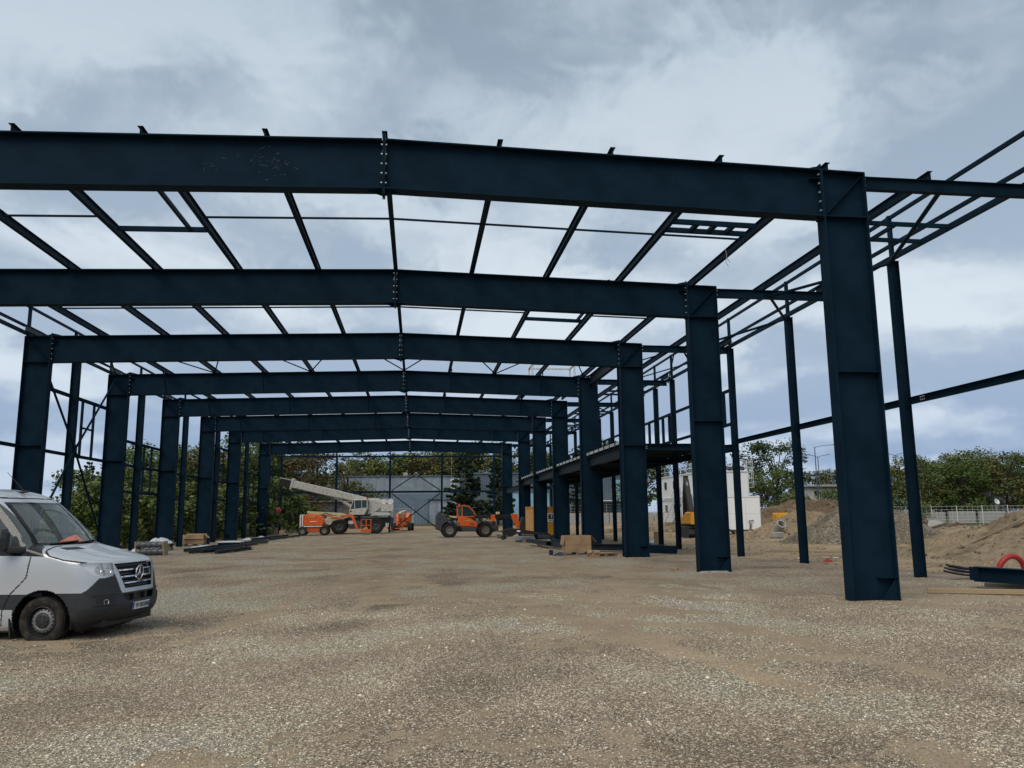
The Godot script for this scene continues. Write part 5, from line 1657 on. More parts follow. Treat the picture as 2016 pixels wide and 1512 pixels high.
	slab(cab, "cab_roof", [1.22, 3.06, 2.64, 3.08, 2.64, 3.16, 1.26, 3.16], 0.85, 0.92, M.crane, 0.03)
	bparts(cab, "seat", Vector3(1.9, 2.5, 0.85), Vector3(0.4, 0.5, 0.45), M.black, 0.05)
	bparts(cab, "lamp", Vector3(1.06, 2.08, 1.29), Vector3(0.14, 0.14, 0.03), M.black)
	var bcn := B.new()
	bcn.cyl(Vector3(2.55, 3.16, 0.6), Vector3(2.55, 3.36, 0.6), 0.06, 10)
	part(o, "beacon", bcn, M.red)
	# boom with its nested sections, head sheaves and hook
	var a := Vector3(3.7, 2.85, 0.12); var c := Vector3(-4.38, 4.72, 0.12)
	var d := (c - a).normalized()
	var up := Vector3(-d.y, d.x, 0) * -1.0
	if up.y < 0: up = -up
	var bb := B.new()
	var q := Transform3D(Basis(d, up, d.cross(up)), a)
	bb.extrb(V2([-0.4, -0.28, 4.6, -0.42, 8.0, -0.40, 8.3, -0.42, 8.3, 0.36, 8.0, 0.30, 4.6, 0.30, -0.4, 0.2]), 0.62, q, 0.05)
	var boom := part(o, "boom", bb, M.crane)
	var b2 := B.new()
	b2.extrb(V2([8.28, -0.38, 8.42, -0.62, 8.50, -0.62, 8.50, 0.46, 8.20, 0.46, 8.20, 0.36, 8.30, 0.34]), 0.72, q, 0.02)
	part(boom, "boom_collar", b2, M.crane)
	var b3 := B.new()
	b3.extrb(V2([8.50, -0.28, 9.0, -0.26, 9.0, 0.24, 8.50, 0.24]), 0.5, q, 0.03)
	part(boom, "inner_section", b3, M.black)
	var b4 := B.new()
	b4.extrb(V2([8.9, -0.30, 9.35, -0.62, 9.55, -0.5, 9.62, 0.1, 9.45, 0.24, 8.9, 0.24]), 0.4, q, 0.03)
	part(boom, "boom_head", b4, M.black)
	var b5 := B.new()
	b5.bar(q * Vector3(8.4, 0.28, 0.36), q * Vector3(9.7, 0.26, 0.36), 0.09, 0.07)
	part(boom, "stay_bar", b5, M.crane)
	var b6 := B.new()
	b6.extr(V2([5.25, -0.42, 5.75, -0.42, 5.5, -0.80]), -0.1, 0.1, q)
	part(boom, "boom_rest", b6, M.slate)
	limb(boom, "hose_drum", q * Vector3(3.35, 0.1, 0.36), q * Vector3(3.95, 0.12, 0.36), 0.3, 0.16, M.white, 0.05)
	var lc := B.new()
	lc.tube([Vector3(1.6, 2.2, 0.1), Vector3(0.3, 3.0, 0.1)], 0.16, 14)
	part(o, "lift_cylinder", lc, M.crane)
	var lr := B.new()
	lr.tube([Vector3(0.3, 3.0, 0.1), q * Vector3(4.3, -0.42, 0)], 0.09, 12)
	part(o, "lift_rod", lr, M.galv)
	var rp := B.new()
	rp.tube([q * Vector3(0.2, 0.35, 0), q * Vector3(3.9, 0.42, 0)], 0.012, 5)
	rp.tube([Vector3(4.1, 3.2, 0.35), q * Vector3(0.4, 0.3, 0)], 0.012, 5)
	part(o, "winch_rope", rp, M.dark)
	var tip := q * Vector3(9.5, -0.55, 0)
	var hk := B.new()
	hk.tube([tip, tip + Vector3(0, -2.05, 0)], 0.02, 5)
	hk.bx(tip + Vector3(0, -0.35, 0), Vector3(0.36, 0.62, 0.3), 0.08)
	hk.bx(tip + Vector3(0, -2.7, 0), Vector3(0.26, 0.45, 0.2), 0.08)
	part(o, "hook_rope", hk, M.black)
	var hb := B.new()
	var pr := []
	for k in 9: pr.append(Vector2(sin(PI * k / 8.0) * 0.29, -cos(PI * k / 8.0) * 0.32))
	hb.lathe(pr, 16, T(tip + Vector3(-0.02, -2.25, 0)))
	part(o, "hook_block", hb, M.red)

func excavator() -> void:
	var o := thing("excavator", "yellow and black crawler excavator behind the second right column", "excavator", Vector3(19.35, ground_y(19.35, -53.5), -54.4), PI / 2 - 0.1)
	for s in [-1.0, 1.0]:
		var tk := B.new()
		tk.extrb(V2([-1.5, 0.06, 1.5, 0.06, 1.75, 0.3, 1.7, 0.62, 1.4, 0.72, -1.4, 0.72, -1.7, 0.62, -1.75, 0.3]), 0.46, T(Vector3(0, 0, s * 0.95)), 0.02)
		var tr := part(o, "track", tk, M.dark)
		for k in 18:
			var cb := B.new()
			cb.bx(Vector3(-1.62 + k * 0.19, 0.03, s * 0.95), Vector3(0.14, 0.06, 0.5), 0.01)
			cb.bx(Vector3(-1.62 + k * 0.19, 0.745, s * 0.95), Vector3(0.14, 0.05, 0.5), 0.01)
			part(tr, "track_shoe", cb, M.rim_dark)
		for k in 5:
			var rl := B.new()
			rl.cyl(Vector3(-1.2 + k * 0.6, 0.36, s * 0.95 + 0.2), Vector3(-1.2 + k * 0.6, 0.36, s * 0.95 + 0.26), 0.2, 14)
			part(tr, "roller", rl, M.rim_grey)
	slab(o, "slew_ring", [-0.6, 0.72, 0.6, 0.72, 0.6, 0.92, -0.6, 0.92], 0, 1.1, M.dark, 0.02)
	slab(o, "upper_body", [-1.9, 0.95, 1.1, 0.95, 1.1, 1.25, -0.5, 1.3, -0.6, 1.75, -1.9, 1.75], 0.28, 1.7, M.dark, 0.06)
	slab(o, "side_box", [-2.1, 0.95, 0.9, 0.95, 0.9, 1.3, -0.6, 1.75, -2.1, 1.75], -0.87, 0.52, M.yellow, 0.05)
	slab(o, "counterweight", [-2.3, 1.0, -1.92, 0.95, -1.92, 1.8, -2.25, 1.7], 0.28, 1.7, M.dark, 0.06)
	var cab := slab(o, "cab", [-0.35, 1.26, 1.0, 1.26, 1.0, 1.4, -0.35, 1.4], 0.6, 0.95, M.dark, 0.03)
	for s in [0.18, 1.02]:
		limb(cab, "cab_post", Vector3(-0.3, 1.4, s), Vector3(-0.25, 2.75, s), 0.08, 0.08, M.black)
		limb(cab, "cab_post", Vector3(0.96, 1.4, s), Vector3(0.75, 2.75, s), 0.08, 0.08, M.black)
		var gp := B.new()
		gp.extr(V2([-0.25, 1.42, 0.9, 1.42, 0.72, 2.7, -0.2, 2.7]), s - 0.008, s + 0.008, T(Vector3.ZERO))
		part(cab, "pane", gp, M.glass_tint)
	slab(cab, "cab_roof", [-0.32, 2.72, 0.8, 2.74, 0.76, 2.84, -0.28, 2.84], 0.6, 1.0, M.black, 0.03)
	slab(o, "boom", [0.7, 1.2, 1.0, 1.1, 2.1, 3.2, 2.5, 4.2, 2.35, 4.35, 1.85, 3.5], -0.3, 0.36, M.black, 0.03)
	slab(o, "stick", [2.25, 4.35, 2.5, 4.25, 3.0, 3.0, 3.2, 1.2, 3.05, 1.15, 2.75, 2.6], -0.3, 0.3, M.black, 0.03)
	slab(o, "bucket", [2.75, 0.9, 3.3, 1.25, 3.55, 0.7, 3.3, 0.2, 2.85, 0.15, 3.1, 0.5], -0.3, 0.9, M.rim_dark, 0.02)
	limb(o, "boom_cylinder", Vector3(1.0, 1.2, -0.05), Vector3(1.9, 3.0, -0.05), 0.12, 0.12, M.galv_dull)
	limb(o, "stick_cylinder", Vector3(1.9, 3.6, -0.3), Vector3(2.6, 4.45, -0.3), 0.1, 0.1, M.galv_dull)

func site_offices() -> void:
	# two stacked rows of cabins whose long side runs along the hall
	var ox := 30.6; var zn := -84.0; var zfar := -100.0
	var gy := land(ox + 2, -90)
	var o := thing("site_office", "white two-storey site office of stacked cabins with a roof railing", "site office", Vector3(ox, gy, 0))
	for fl in 2:
		var y: float = 0.15 + fl * 2.8
		for k in 2:
			var za: float = zn - k * 8.02
			var cb := bparts(o, "cabin", Vector3(2.45, y + 1.36, za - 4.0), Vector3(4.86, 2.7, 7.98), M.white, 0.03)
			for sx in [0.02, 4.88]:
				for sz in [-0.05, -7.95]: bparts(cb, "corner_post", Vector3(sx, y + 1.36, za + sz), Vector3(0.14, 2.74, 0.14), M.panel, 0.02)
			for yy in [0.06, 2.66]: bparts(cb, "frame_rail", Vector3(-0.005, y + yy, za - 4.0), Vector3(0.13, 0.16, 7.8), M.panel, 0.02)
			bparts(cb, "frame_rail", Vector3(2.45, y + 2.66, za + 0.01), Vector3(4.7, 0.16, 0.13), M.panel, 0.02)
			for wz in [-2.2, -5.6]:
				var wn := bparts(cb, "window", Vector3(-0.01, y + 1.62, za + wz), Vector3(0.05, 1.0, 1.1), M.panel, 0.01)
				bparts(wn, "pane", Vector3(-0.045, y + 1.62, za + wz), Vector3(0.02, 0.86, 0.94), M.window)
	# roof railing
	for k in 9:
		var z: float = zn - k * 2.0
		limb(o, "railing_post", Vector3(0.06, 5.66, z), Vector3(0.06, 6.76, z), 0.05, 0.05, M.galv)
		if k > 0:
			for y in [6.2, 6.74]: limb(o, "railing_bar", Vector3(0.06, y, z + 0.03), Vector3(0.06, y, z + 1.97), 0.045, 0.045, M.galv)
	for k in 4:
		limb(o, "railing_post", Vector3(0.3 + k * 1.5, 5.66, zn - 0.03), Vector3(0.3 + k * 1.5, 6.76, zn - 0.03), 0.05, 0.05, M.galv)
	for y in [6.2, 6.74]: limb(o, "railing_bar", Vector3(0.1, y, zn - 0.03), Vector3(4.85, y, zn - 0.03), 0.045, 0.045, M.galv)
	# caged ladder at the near right corner
	var ld := limb(o, "ladder", Vector3(5.1, 2.8, zn - 0.6), Vector3(5.1, 6.9, zn - 0.6), 0.05, 0.05, M.galv)
	limb(ld, "ladder_stile", Vector3(5.1, 2.8, zn - 1.1), Vector3(5.1, 6.9, zn - 1.1), 0.05, 0.05, M.galv)
	for k in 6:
		limb(ld, "cage_hoop", Vector3(5.12, 3.9 + k * 0.55, zn - 0.5), Vector3(5.75, 3.9 + k * 0.55, zn - 0.62), 0.05, 0.03, M.galv)
		limb(ld, "cage_hoop", Vector3(5.12, 3.9 + k * 0.55, zn - 1.2), Vector3(5.75, 3.9 + k * 0.55, zn - 1.08), 0.05, 0.03, M.galv)
	for sz in [-0.62, -1.08]: limb(ld, "cage_strap", Vector3(5.76, 3.9, zn + sz), Vector3(5.76, 6.9, zn + sz), 0.05, 0.03, M.galv)
	# steel stair up the long side
	var st := thing("steel_staircase", "galvanised steel staircase up to the upper office floor", "staircase", Vector3(ox, gy, 0))
	var n := 15
	for k in n:
		var t := (k + 0.5) / n
		bparts(st, "tread", Vector3(-1.0, 0.1 + t * 2.8, -93.5 + t * 4.2 - 0.5), Vector3(1.0, 0.04, 0.27), M.galv_dull)
	for s in [-1.53, -0.47]:
		limb(st, "stringer", Vector3(s, 0.0, -94.1), Vector3(s, 2.9, -89.6), 0.24, 0.05, M.galv)
		limb(st, "handrail", Vector3(s, 1.0, -94.1), Vector3(s, 3.95, -89.6), 0.05, 0.05, M.galv)
		limb(st, "handrail", Vector3(s, 0.55, -94.1), Vector3(s, 3.45, -89.6), 0.04, 0.04, M.galv)
		for k in 6: limb(st, "baluster", Vector3(s, 0.05 + k * 0.56, -94.0 + k * 0.87), Vector3(s, 1.0 + k * 0.57, -94.0 + k * 0.87), 0.04, 0.04, M.galv)
	bparts(st, "landing", Vector3(-0.8, 2.93, -88.5), Vector3(1.5, 0.08, 2.2), M.galv)
	for s in [-89.5, -87.45]: limb(st, "landing_leg", Vector3(-1.45, 0, s), Vector3(-1.45, 2.9, s), 0.09, 0.09, M.galv)
	for y in [3.45, 3.95]: limb(st, "handrail", Vector3(-1.52, y, -89.5), Vector3(-1.52, y, -87.4), 0.05, 0.05, M.galv)
	bparts(st, "infill_panel", Vector3(-1.5, 3.45, -88.45), Vector3(0.03, 0.85, 2.0), M.galv)

func site_trailer() -> void:
	var o := thing("site_trailer", "white box site trailer on small wheels between two right posts", "trailer", Vector3(24.9, ground_y(24.9, -60.5), -61.4), -0.32)
	bparts(o, "box", Vector3(0, 1.62, 0), Vector3(3.3, 2.5, 2.3), M.white, 0.05)
	bparts(o, "roof_rim", Vector3(0, 2.90, 0), Vector3(3.36, 0.08, 2.36), M.white, 0.02)
	bparts(o, "panel_joint", Vector3(0, 1.62, 1.152), Vector3(3.2, 0.025, 0.012), M.panel)
	bparts(o, "panel_joint", Vector3(-0.62, 1.62, 1.153), Vector3(0.03, 2.4, 0.012), M.panel)
	bparts(o, "panel_joint", Vector3(0.55, 1.62, 1.153), Vector3(0.03, 2.4, 0.012), M.panel)
	bparts(o, "base_frame", Vector3(0, 0.33, 0), Vector3(3.2, 0.12, 2.1), M.dark)
	for s in [-1.0, 1.0]: wheel(o, Vector3(-0.2, 0.29, s * 1.0), 0.29, 0.18, 0.16, M.rim_grey)
	for q in [-1.3, -1.0, -0.7, 0.9]: bparts(o, "lamp", Vector3(q, 0.42, 1.165), Vector3(0.1, 0.07, 0.03), M.dark)
	var hb := B.new()
	hb.tube([Vector3(0.75, 0.2, 1.22), Vector3(0.85, 0.8, 1.25), Vector3(0.72, 1.05, 1.25), Vector3(1.1, 1.1, 1.25)], 0.035, 8)
	part(o, "drawbar", hb, M.dark)
	limb(o, "jack", Vector3(0.8, 0.0, 1.22), Vector3(0.95, 0.9, 1.22), 0.07, 0.07, M.galv_dull)
	# yellow generator further back
	var g := thing("generator", "yellow generator box behind the white trailer", "generator", Vector3(31.6, ground_y(31.6, -66.0), -66.5), -0.1)
	bparts(g, "skid", Vector3(0, 0.25, 0), Vector3(2.5, 0.3, 1.1), M.slate, 0.02)
	bparts(g, "housing", Vector3(-0.15, 0.98, 0), Vector3(2.3, 1.12, 1.1), M.yellow, 0.05)
	for k in 3: bparts(g, "vent", Vector3(-0.9 + k * 0.32, 0.85, 0.555), Vector3(0.2, 0.24, 0.02), M.black)
	bparts(g, "lid", Vector3(-0.15, 1.56, 0), Vector3(2.2, 0.05, 1.02), M.yellow, 0.02)

func yellow_container() -> void:
	var o := thing("yellow_container", "yellow steel storage container standing behind the right columns", "container", Vector3(8.98, ground_y(9.0, -59.0), -58.9), 0.14)
	o.scale = Vector3(0.76, 1.0, 0.95)
	bparts(o, "floor_frame", Vector3(0, 0.09, 0), Vector3(2.3, 0.18, 2.2), M.dark)
	bparts(o, "roof", Vector3(0, 2.16, 0), Vector3(2.34, 0.08, 2.24), M.yellow, 0.02)
	for s in [-1.0, 1.0]:
		for t in [-1.0, 1.0]: bparts(o, "corner_post", Vector3(s * 1.09, 1.15, t * 1.04), Vector3(0.12, 1.94, 0.12), M.yellow, 0.02)
		var b := B.new()
		for k in 9:
			var x := -0.92 + k * 0.23
			b.bx(Vector3(x, 1.15, s * 1.03), Vector3(0.12, 1.94, 0.05), 0.015)
			b.bx(Vector3(x + 0.115, 1.15, s * 1.0), Vector3(0.14, 1.94, 0.03))
		part(o, "ribbed_wall", b, M.yellow)
	for s in [-0.5, 0.5]:
		var d := bparts(o, "door", Vector3(-1.10, 1.15, s * 0.985), Vector3(0.05, 1.9, 0.94), M.yellow, 0.01)
		for k in 2:
			var rb := B.new()
			rb.cyl(Vector3(-1.15, 0.25, s * 0.985 - 0.2 + k * 0.4), Vector3(-1.15, 2.05, s * 0.985 - 0.2 + k * 0.4), 0.02, 8)
			part(d, "locking_bar", rb, M.galv)
			bparts(d, "handle", Vector3(-1.17, 1.1, s * 0.985 - 0.14 + k * 0.4), Vector3(0.03, 0.04, 0.22), M.galv)
	bparts(o, "end_wall", Vector3(1.12, 1.15, 0), Vector3(0.04, 1.94, 1.96), M.yellow)
	var sg := bparts(o, "sign_plate", Vector3(0.62, 1.42, 1.075), Vector3(0.72, 0.62, 0.02), M.white)
	bparts(sg, "sign_mark", Vector3(0.56, 1.48, 1.088), Vector3(0.46, 0.36, 0.012), M.black)
	text(sg, "lettering", "7", 0.24, T(Vector3(0.62, 1.48, 1.096)), M.white, 0.2)
	bparts(sg, "sign_line", Vector3(0.62, 1.20, 1.088), Vector3(0.5, 0.05, 0.012), M.black)

func lift_attachment() -> void:
	# stowed boom of a second machine standing behind the last right columns
	var o := thing("lift_boom", "orange and black lift boom reaching from behind the last right columns", "boom lift", Vector3(5.3, ground_y(7.0, -61.0), -61.2), 0.0)
	limb(o, "black_arm", Vector3(-1.0, 1.52, 0), Vector3(2.0, 1.52, 0), 0.24, 0.2, M.black)
	bparts(o, "orange_bracket", Vector3(0.38, 1.42, 0.16), Vector3(0.32, 0.5, 0.1), M.orange, 0.02)
	bparts(o, "control_box", Vector3(0.75, 1.78, 0.1), Vector3(0.3, 0.2, 0.25), M.beige, 0.04)
	slab(o, "orange_leg", [1.75, 1.72, 2.25, 1.72, 2.32, 1.3, 2.6, 0.35, 2.3, 0.28, 2.1, 0.9, 1.8, 1.35], 0.05, 0.25, M.orange, 0.03)
	slab(o, "base_body", [2.3, 0.2, 2.95, 0.2, 2.95, 1.4, 2.6, 1.5, 2.4, 1.0], -0.1, 0.7, M.dark, 0.05)
	wheel(o, Vector3(2.6, 0.3, 0.4), 0.3, 0.2, 0.16, M.rim_grey)
	wheel(o, Vector3(2.6, 0.3, -0.5), 0.3, 0.2, 0.16, M.rim_grey)

func build_machines() -> void:
	rng.seed = 31
	telehandler()
	boom_lift(Vector3(-10.1, ground_y(-10, -75), -75.2), 0.02, "orange boom lift side-on in front of the grey crane", true)
	boom_lift(Vector3(-1.25, ground_y(-1, -90), -90.2), -PI / 2 - 0.15, "orange boom lift seen end-on, between the crane and the telehandler", false)
	mobile_crane()
	excavator()
	site_offices()
	site_trailer()
	yellow_container()
	lift_attachment()

# ------------------------------------------------------------------ the van (x: back from the nose, y: up, z: to the near side)
const VAN_NOSE := [[0.17, 0.36], [0.26, 0.24], [0.32, 0.11], [0.40, 0.035], [0.50, 0.0], [0.60, 0.012], [0.70, 0.03], [0.80, 0.05], [1.0, 0.085], [1.13, 0.125], [1.175, 0.155], [1.205, 0.21], [1.235, 0.31], [1.30, 0.57], [1.36, 0.82], [1.41, 1.02], [1.435, 1.10], [1.46, 1.14], [1.60, 1.27], [1.80, 1.465], [2.00, 1.68], [2.10, 1.80], [2.17, 1.91], [2.23, 2.04], [2.29, 2.25], [2.33, 2.50], [2.355, 2.85], [2.368, 3.3]]
const VAN_WIDE := [[0.17, 0.86], [0.24, 0.93], [0.34, 0.965], [0.5, 0.98], [0.8, 0.985], [1.1, 0.985], [1.25, 0.975], [1.36, 0.955], [1.5, 0.925], [1.8, 0.865], [2.05, 0.81], [2.15, 0.775], [2.22, 0.735], [2.28, 0.68], [2.33, 0.585], [2.355, 0.47], [2.368, 0.30]]

func curve_at(tab: Array, y: float) -> float:
	# Catmull-Rom through the table
	var n := tab.size()
	if y <= tab[0][0]: return tab[0][1]
	if y >= tab[n - 1][0]: return tab[n - 1][1]
	var i := 0
	while tab[i + 1][0] < y: i += 1
	var t: float = (y - tab[i][0]) / (tab[i + 1][0] - tab[i][0])
	var p1: float = tab[i][1]; var p2: float = tab[i + 1][1]
	var h: float = tab[i + 1][0] - tab[i][0]
	var m1: float = (p2 - p1) / h; var m2 := m1
	if i > 0: m1 = (m1 + (p1 - tab[i - 1][1]) / (tab[i][0] - tab[i - 1][0])) * 0.5
	if i < n - 2: m2 = (m2 + (tab[i + 2][1] - p2) / (tab[i + 2][0] - tab[i + 1][0])) * 0.5
	var t2 := t * t; var t3 := t2 * t
	return (2 * t3 - 3 * t2 + 1) * p1 + (t3 - 2 * t2 + t) * h * m1 + (-2 * t3 + 3 * t2) * p2 + (t3 - t2) * h * m2

# nose of the slice at height y: a from 0 (centre line) to 1 (side)
func van_nose(y: float, a: float) -> Vector2:
	var xf := curve_at(VAN_NOSE, y)
	var w := curve_at(VAN_WIDE, y)
	var L: float = lerp(0.62, 0.42, sst(1.2, 1.6, y))
	var e: float = lerp(2.0 / 2.7, 2.0 / 3.0, sst(1.2, 1.6, y))
	var ang := a * PI * 0.5
	return Vector2(xf + L * (1.0 - pow(max(cos(ang), 0.0), e)), w * pow(max(sin(ang), 0.0), e))

func van_pt(y: float, z: float, off := 0.0) -> Vector3:
	# a point on the nose at lateral position z, pushed out by off; in node space (x forward)
	var lo := 0.0; var hi := 1.0
	for k in 16:
		var m := (lo + hi) * 0.5
		if van_nose(y, m).y < abs(z): lo = m
		else: hi = m
	var p := van_nose(y, lo); var q: Vector2 = van_nose(y, min(lo + 0.02, 1.0))
	var t := (q - p).normalized()
	var nn := Vector2(-t.y, t.x)       # outward: towards smaller x, larger z
	if nn.x > 0 or (abs(nn.x) < 1e-4 and nn.y < 0): nn = -nn
	p += nn * off
	return Vector3(-p.x, y, p.y * (1.0 if z >= 0 else -1.0))

func near_line(p: Vector2, pl: Array, d: float) -> bool:
	for i in pl.size() - 1:
		var a: Vector2 = pl[i]; var b: Vector2 = pl[i + 1]
		if Geometry2D.get_closest_point_to_segment(p, a, b).distance_squared_to(p) < d * d: return true
	return false

func van_strip(b: B, y0: float, y1: float, z0: float, z1: float, off: float, thick: float, n := 24) -> void:
	# a raised strip that follows the nose, e.g. a chrome bar
	for i in n:
		var za: float = lerp(z0, z1, float(i) / n); var zb: float = lerp(z0, z1, float(i + 1) / n)
		var a := van_pt(y0, za, off); var c := van_pt(y0, zb, off); var d := van_pt(y1, zb, off); var e := van_pt(y1, za, off)
		var a2 := van_pt(y0, za, off - thick); var c2 := van_pt(y0, zb, off - thick); var d2 := van_pt(y1, zb, off - thick); var e2 := van_pt(y1, za, off - thick)
		b.qo(a, c, d, e, Vector3(1, 0, 0))
		b.qo(e, d, d2, e2, Vector3.UP)
		b.qo(a, c, c2, a2, Vector3.DOWN)

func build_van() -> void:
	var silver := mat(lin(0.50, 0.53, 0.565), 0.3, 0.25)
	silver.clearcoat_enabled = true
	silver.clearcoat = 0.5
	silver.clearcoat_roughness = 0.06
	var plastic := mat(lin(0.022, 0.025, 0.029), 0.55, 0.0, M.t_grime, 1.1)
	var gloss := mat(lin(0.006, 0.006, 0.007), 0.12)
	var chrome := mat(lin(0.72, 0.73, 0.75), 0.12, 0.95)
	var lens := mat(lin(0.86, 0.9, 0.92, 0.22), 0.03)
	lens.transparency = BaseMaterial3D.TRANSPARENCY_ALPHA
	var reflector := mat(lin(0.84, 0.86, 0.88), 0.3, 0.1)
	var wglass := mat(lin(0.30, 0.36, 0.35, 0.22), 0.02)
	wglass.transparency = BaseMaterial3D.TRANSPARENCY_ALPHA
	var o := thing("van", "silver panel van with dark bumper parked at the left edge", "van", Vector3(-4.33, -0.215, -13.78), deg_to_rad(-10.5))
	# ---- body grid
	var ys := []
	var y := 0.17
	while y < 2.3679:
		ys.append(y)
		var sl: float = abs(curve_at(VAN_NOSE, y + 0.004) - curve_at(VAN_NOSE, y)) / 0.004
		var sw: float = abs(curve_at(VAN_WIDE, y + 0.004) - curve_at(VAN_WIDE, y)) / 0.004
		y += 0.0125 / sqrt(1.0 + max(sl * sl, sw * sw))
	ys.append(2.368)
	var NA := 112; var ND := 150; var NR := 10
	var NI := NA + ND + NR
	var P := []
	var LX := []
	for j in ys.size():
		var row := PackedVector3Array()
		var lx := PackedFloat32Array()
		var yy: float = ys[j]
		for i in NI + 1:
			var q: Vector2
			if i <= NA:
				q = van_nose(yy, float(i) / NA)
			else:
				var e := van_nose(yy, 1.0)
				var xm: float = max(3.1, e.x + 0.25)
				if i <= NA + ND: q = Vector2(lerp(e.x, xm, float(i - NA) / ND), e.y)
				else: q = Vector2(lerp(xm, 5.95, float(i - NA - ND) / NR), e.y)
			row.push_back(Vector3(-q.x, yy, q.y))
			lx.push_back(q.x)
		P.append(row)
		LX.append(lx)
	var J := ys.size()
	# body side crease: door skin and waist swelling
	var N := []
	for j in J:
		var rn := PackedVector3Array()
		for i in NI + 1:
			var a: Vector3 = P[j][max(i - 1, 0)]; var b: Vector3 = P[j][min(i + 1, NI)]
			var c: Vector3 = P[max(j - 1, 0)][i]; var d: Vector3 = P[min(j + 1, J - 1)][i]
			if i == 0: a = Vector3(b.x, b.y, -b.z)
			var m := (b - a).cross(d - c)
			m = m.normalized() if m.length() > 1e-9 else Vector3.UP
			if m.dot(Vector3(0.3, 0.2, 1.0) if i > NA * 0.6 else Vector3(1, 0.4, 0.1)) < 0: m = -m
			rn.push_back(m)
		N.append(rn)
	var door := [Vector2(1.78, 2.16), Vector2(1.52, 1.88), Vector2(1.30, 1.62), Vector2(1.24, 1.48), Vector2(1.23, 1.30), Vector2(1.27, 0.98), Vector2(1.34, 0.90), Vector2(1.50, 0.74), Vector2(1.60, 0.50), Vector2(1.62, 0.28)]
	var door2 := [Vector2(2.52, 2.2), Vector2(2.52, 0.28)]
	var door3 := [Vector2(1.78, 2.16), Vector2(2.52, 2.19)]
	var hood := [Vector2(1.10, 1.435), Vector2(1.05, 1.35), Vector2(0.95, 1.285), Vector2(0.72, 1.225), Vector2(0.42, 1.18)]
	var wing := [Vector2(1.02, 1.42), Vector2(1.12, 1.50), Vector2(1.20, 1.52)]
	var sidewin := PackedVector2Array([Vector2(1.33, 1.36), Vector2(1.30, 1.50), Vector2(1.48, 1.74), Vector2(1.72, 1.98), Vector2(1.86, 2.06), Vector2(2.46, 2.08), Vector2(2.46, 1.36)])
	var sideblk := PackedVector2Array([Vector2(1.02, 1.28), Vector2(1.24, 1.49), Vector2(1.45, 1.77), Vector2(1.70, 2.02), Vector2(1.84, 2.10), Vector2(2.50, 2.12), Vector2(2.50, 1.31), Vector2(1.36, 1.29)])
	var light := PackedVector2Array([Vector2(0.56, 1.165), Vector2(0.60, 0.975), Vector2(0.74, 0.945), Vector2(0.92, 0.955), Vector2(1.08, 1.00), Vector2(1.22, 1.08), Vector2(1.33, 1.172), Vector2(0.9, 1.182)])
	var lists := {"body": [], "windshield": [], "side_window": [], "window_trim": [], "bumper": [], "headlight": [], "panel_gap": []}
	for j in J - 1:
		for i in NI:
			var p: Vector3 = (P[j][i] + P[j + 1][i + 1]) * 0.5
			var x := -p.x; var yy := p.y; var z := p.z
			var v := Vector2(x, yy)
			var nose := i < NA
			# arc length from the centre line, good enough for the headlight
			var s := z if z < 0.8 else z + x * 0.75
			var wheel_d := Vector2(x - 1.0, yy - 0.345).length()
			var cls := "body"
			if wheel_d < 0.445 and z > 0.5 and x > 0.4: continue
			if Vector2(x - 4.66, yy - 0.345).length() < 0.445: continue
			if nose and x < 1.95 and yy > 1.435 and yy < 2.105 and z < lerp(0.84, 0.70, (yy - 1.43) / 0.67):
				var zl: float = lerp(0.80, 0.66, (yy - 1.43) / 0.67)
				cls = "windshield" if z < zl - 0.02 and yy > 1.475 and yy < 2.07 else "window_trim"
			elif z > 0.55 and Geometry2D.is_point_in_polygon(v, sideblk) and not (nose and z < 0.75):
				cls = "side_window" if Geometry2D.is_point_in_polygon(v, sidewin) else "window_trim"
			elif nose and yy < 1.19 and yy > 0.9 and x < 0.85 and Geometry2D.is_point_in_polygon(Vector2(s, yy), light):
				cls = "headlight"
			elif x < 0.8 and yy < 1.18 and z < lerp(0.47, 0.635, (yy - 0.71) / 0.46) and yy > 0.705:
				cls = "body"
				if z < lerp(0.39, 0.55, (yy - 0.78) / 0.37) and yy > 0.775 and yy < 1.15: continue      # grille opening
			elif z < 0.46 - (0.69 - yy) * 0.7 and yy > 0.585 and yy < 0.685 and x < 0.5: continue          # lower intake
			elif yy < 0.74 and wheel_d < 0.9 and x < 1.2: cls = "bumper"
			elif x < 1.05 and yy < 1.0 and yy < lerp(1.0, 0.74, sst(0.86, 1.32, s)): cls = "bumper"
			elif yy < 0.735 and (yy > 0.51 or x < 1.45): cls = "bumper"
			elif yy < 0.20: cls = "bumper"
			if wheel_d < 0.478 and x > 0.6 and yy > 0.5 and cls == "body": cls = "window_trim" if wheel_d < 0.452 else "body"
			if cls in ["body", "bumper"] and x > 0.22:
				if near_line(v, door, 0.0095) or near_line(v, door2, 0.0095) or near_line(v, door3, 0.0095): cls = "panel_gap"
				elif x < 1.25 and z > 0.45 and (near_line(v, hood, 0.0095) or (z > 0.78 and near_line(v, wing, 0.009))): cls = "panel_gap"
			lists[cls].append(j * (NI + 1) + i)
	var mats := {"body": silver, "windshield": wglass, "side_window": M.glass, "window_trim": gloss, "bumper": plastic, "headlight": lens, "panel_gap": M.black}
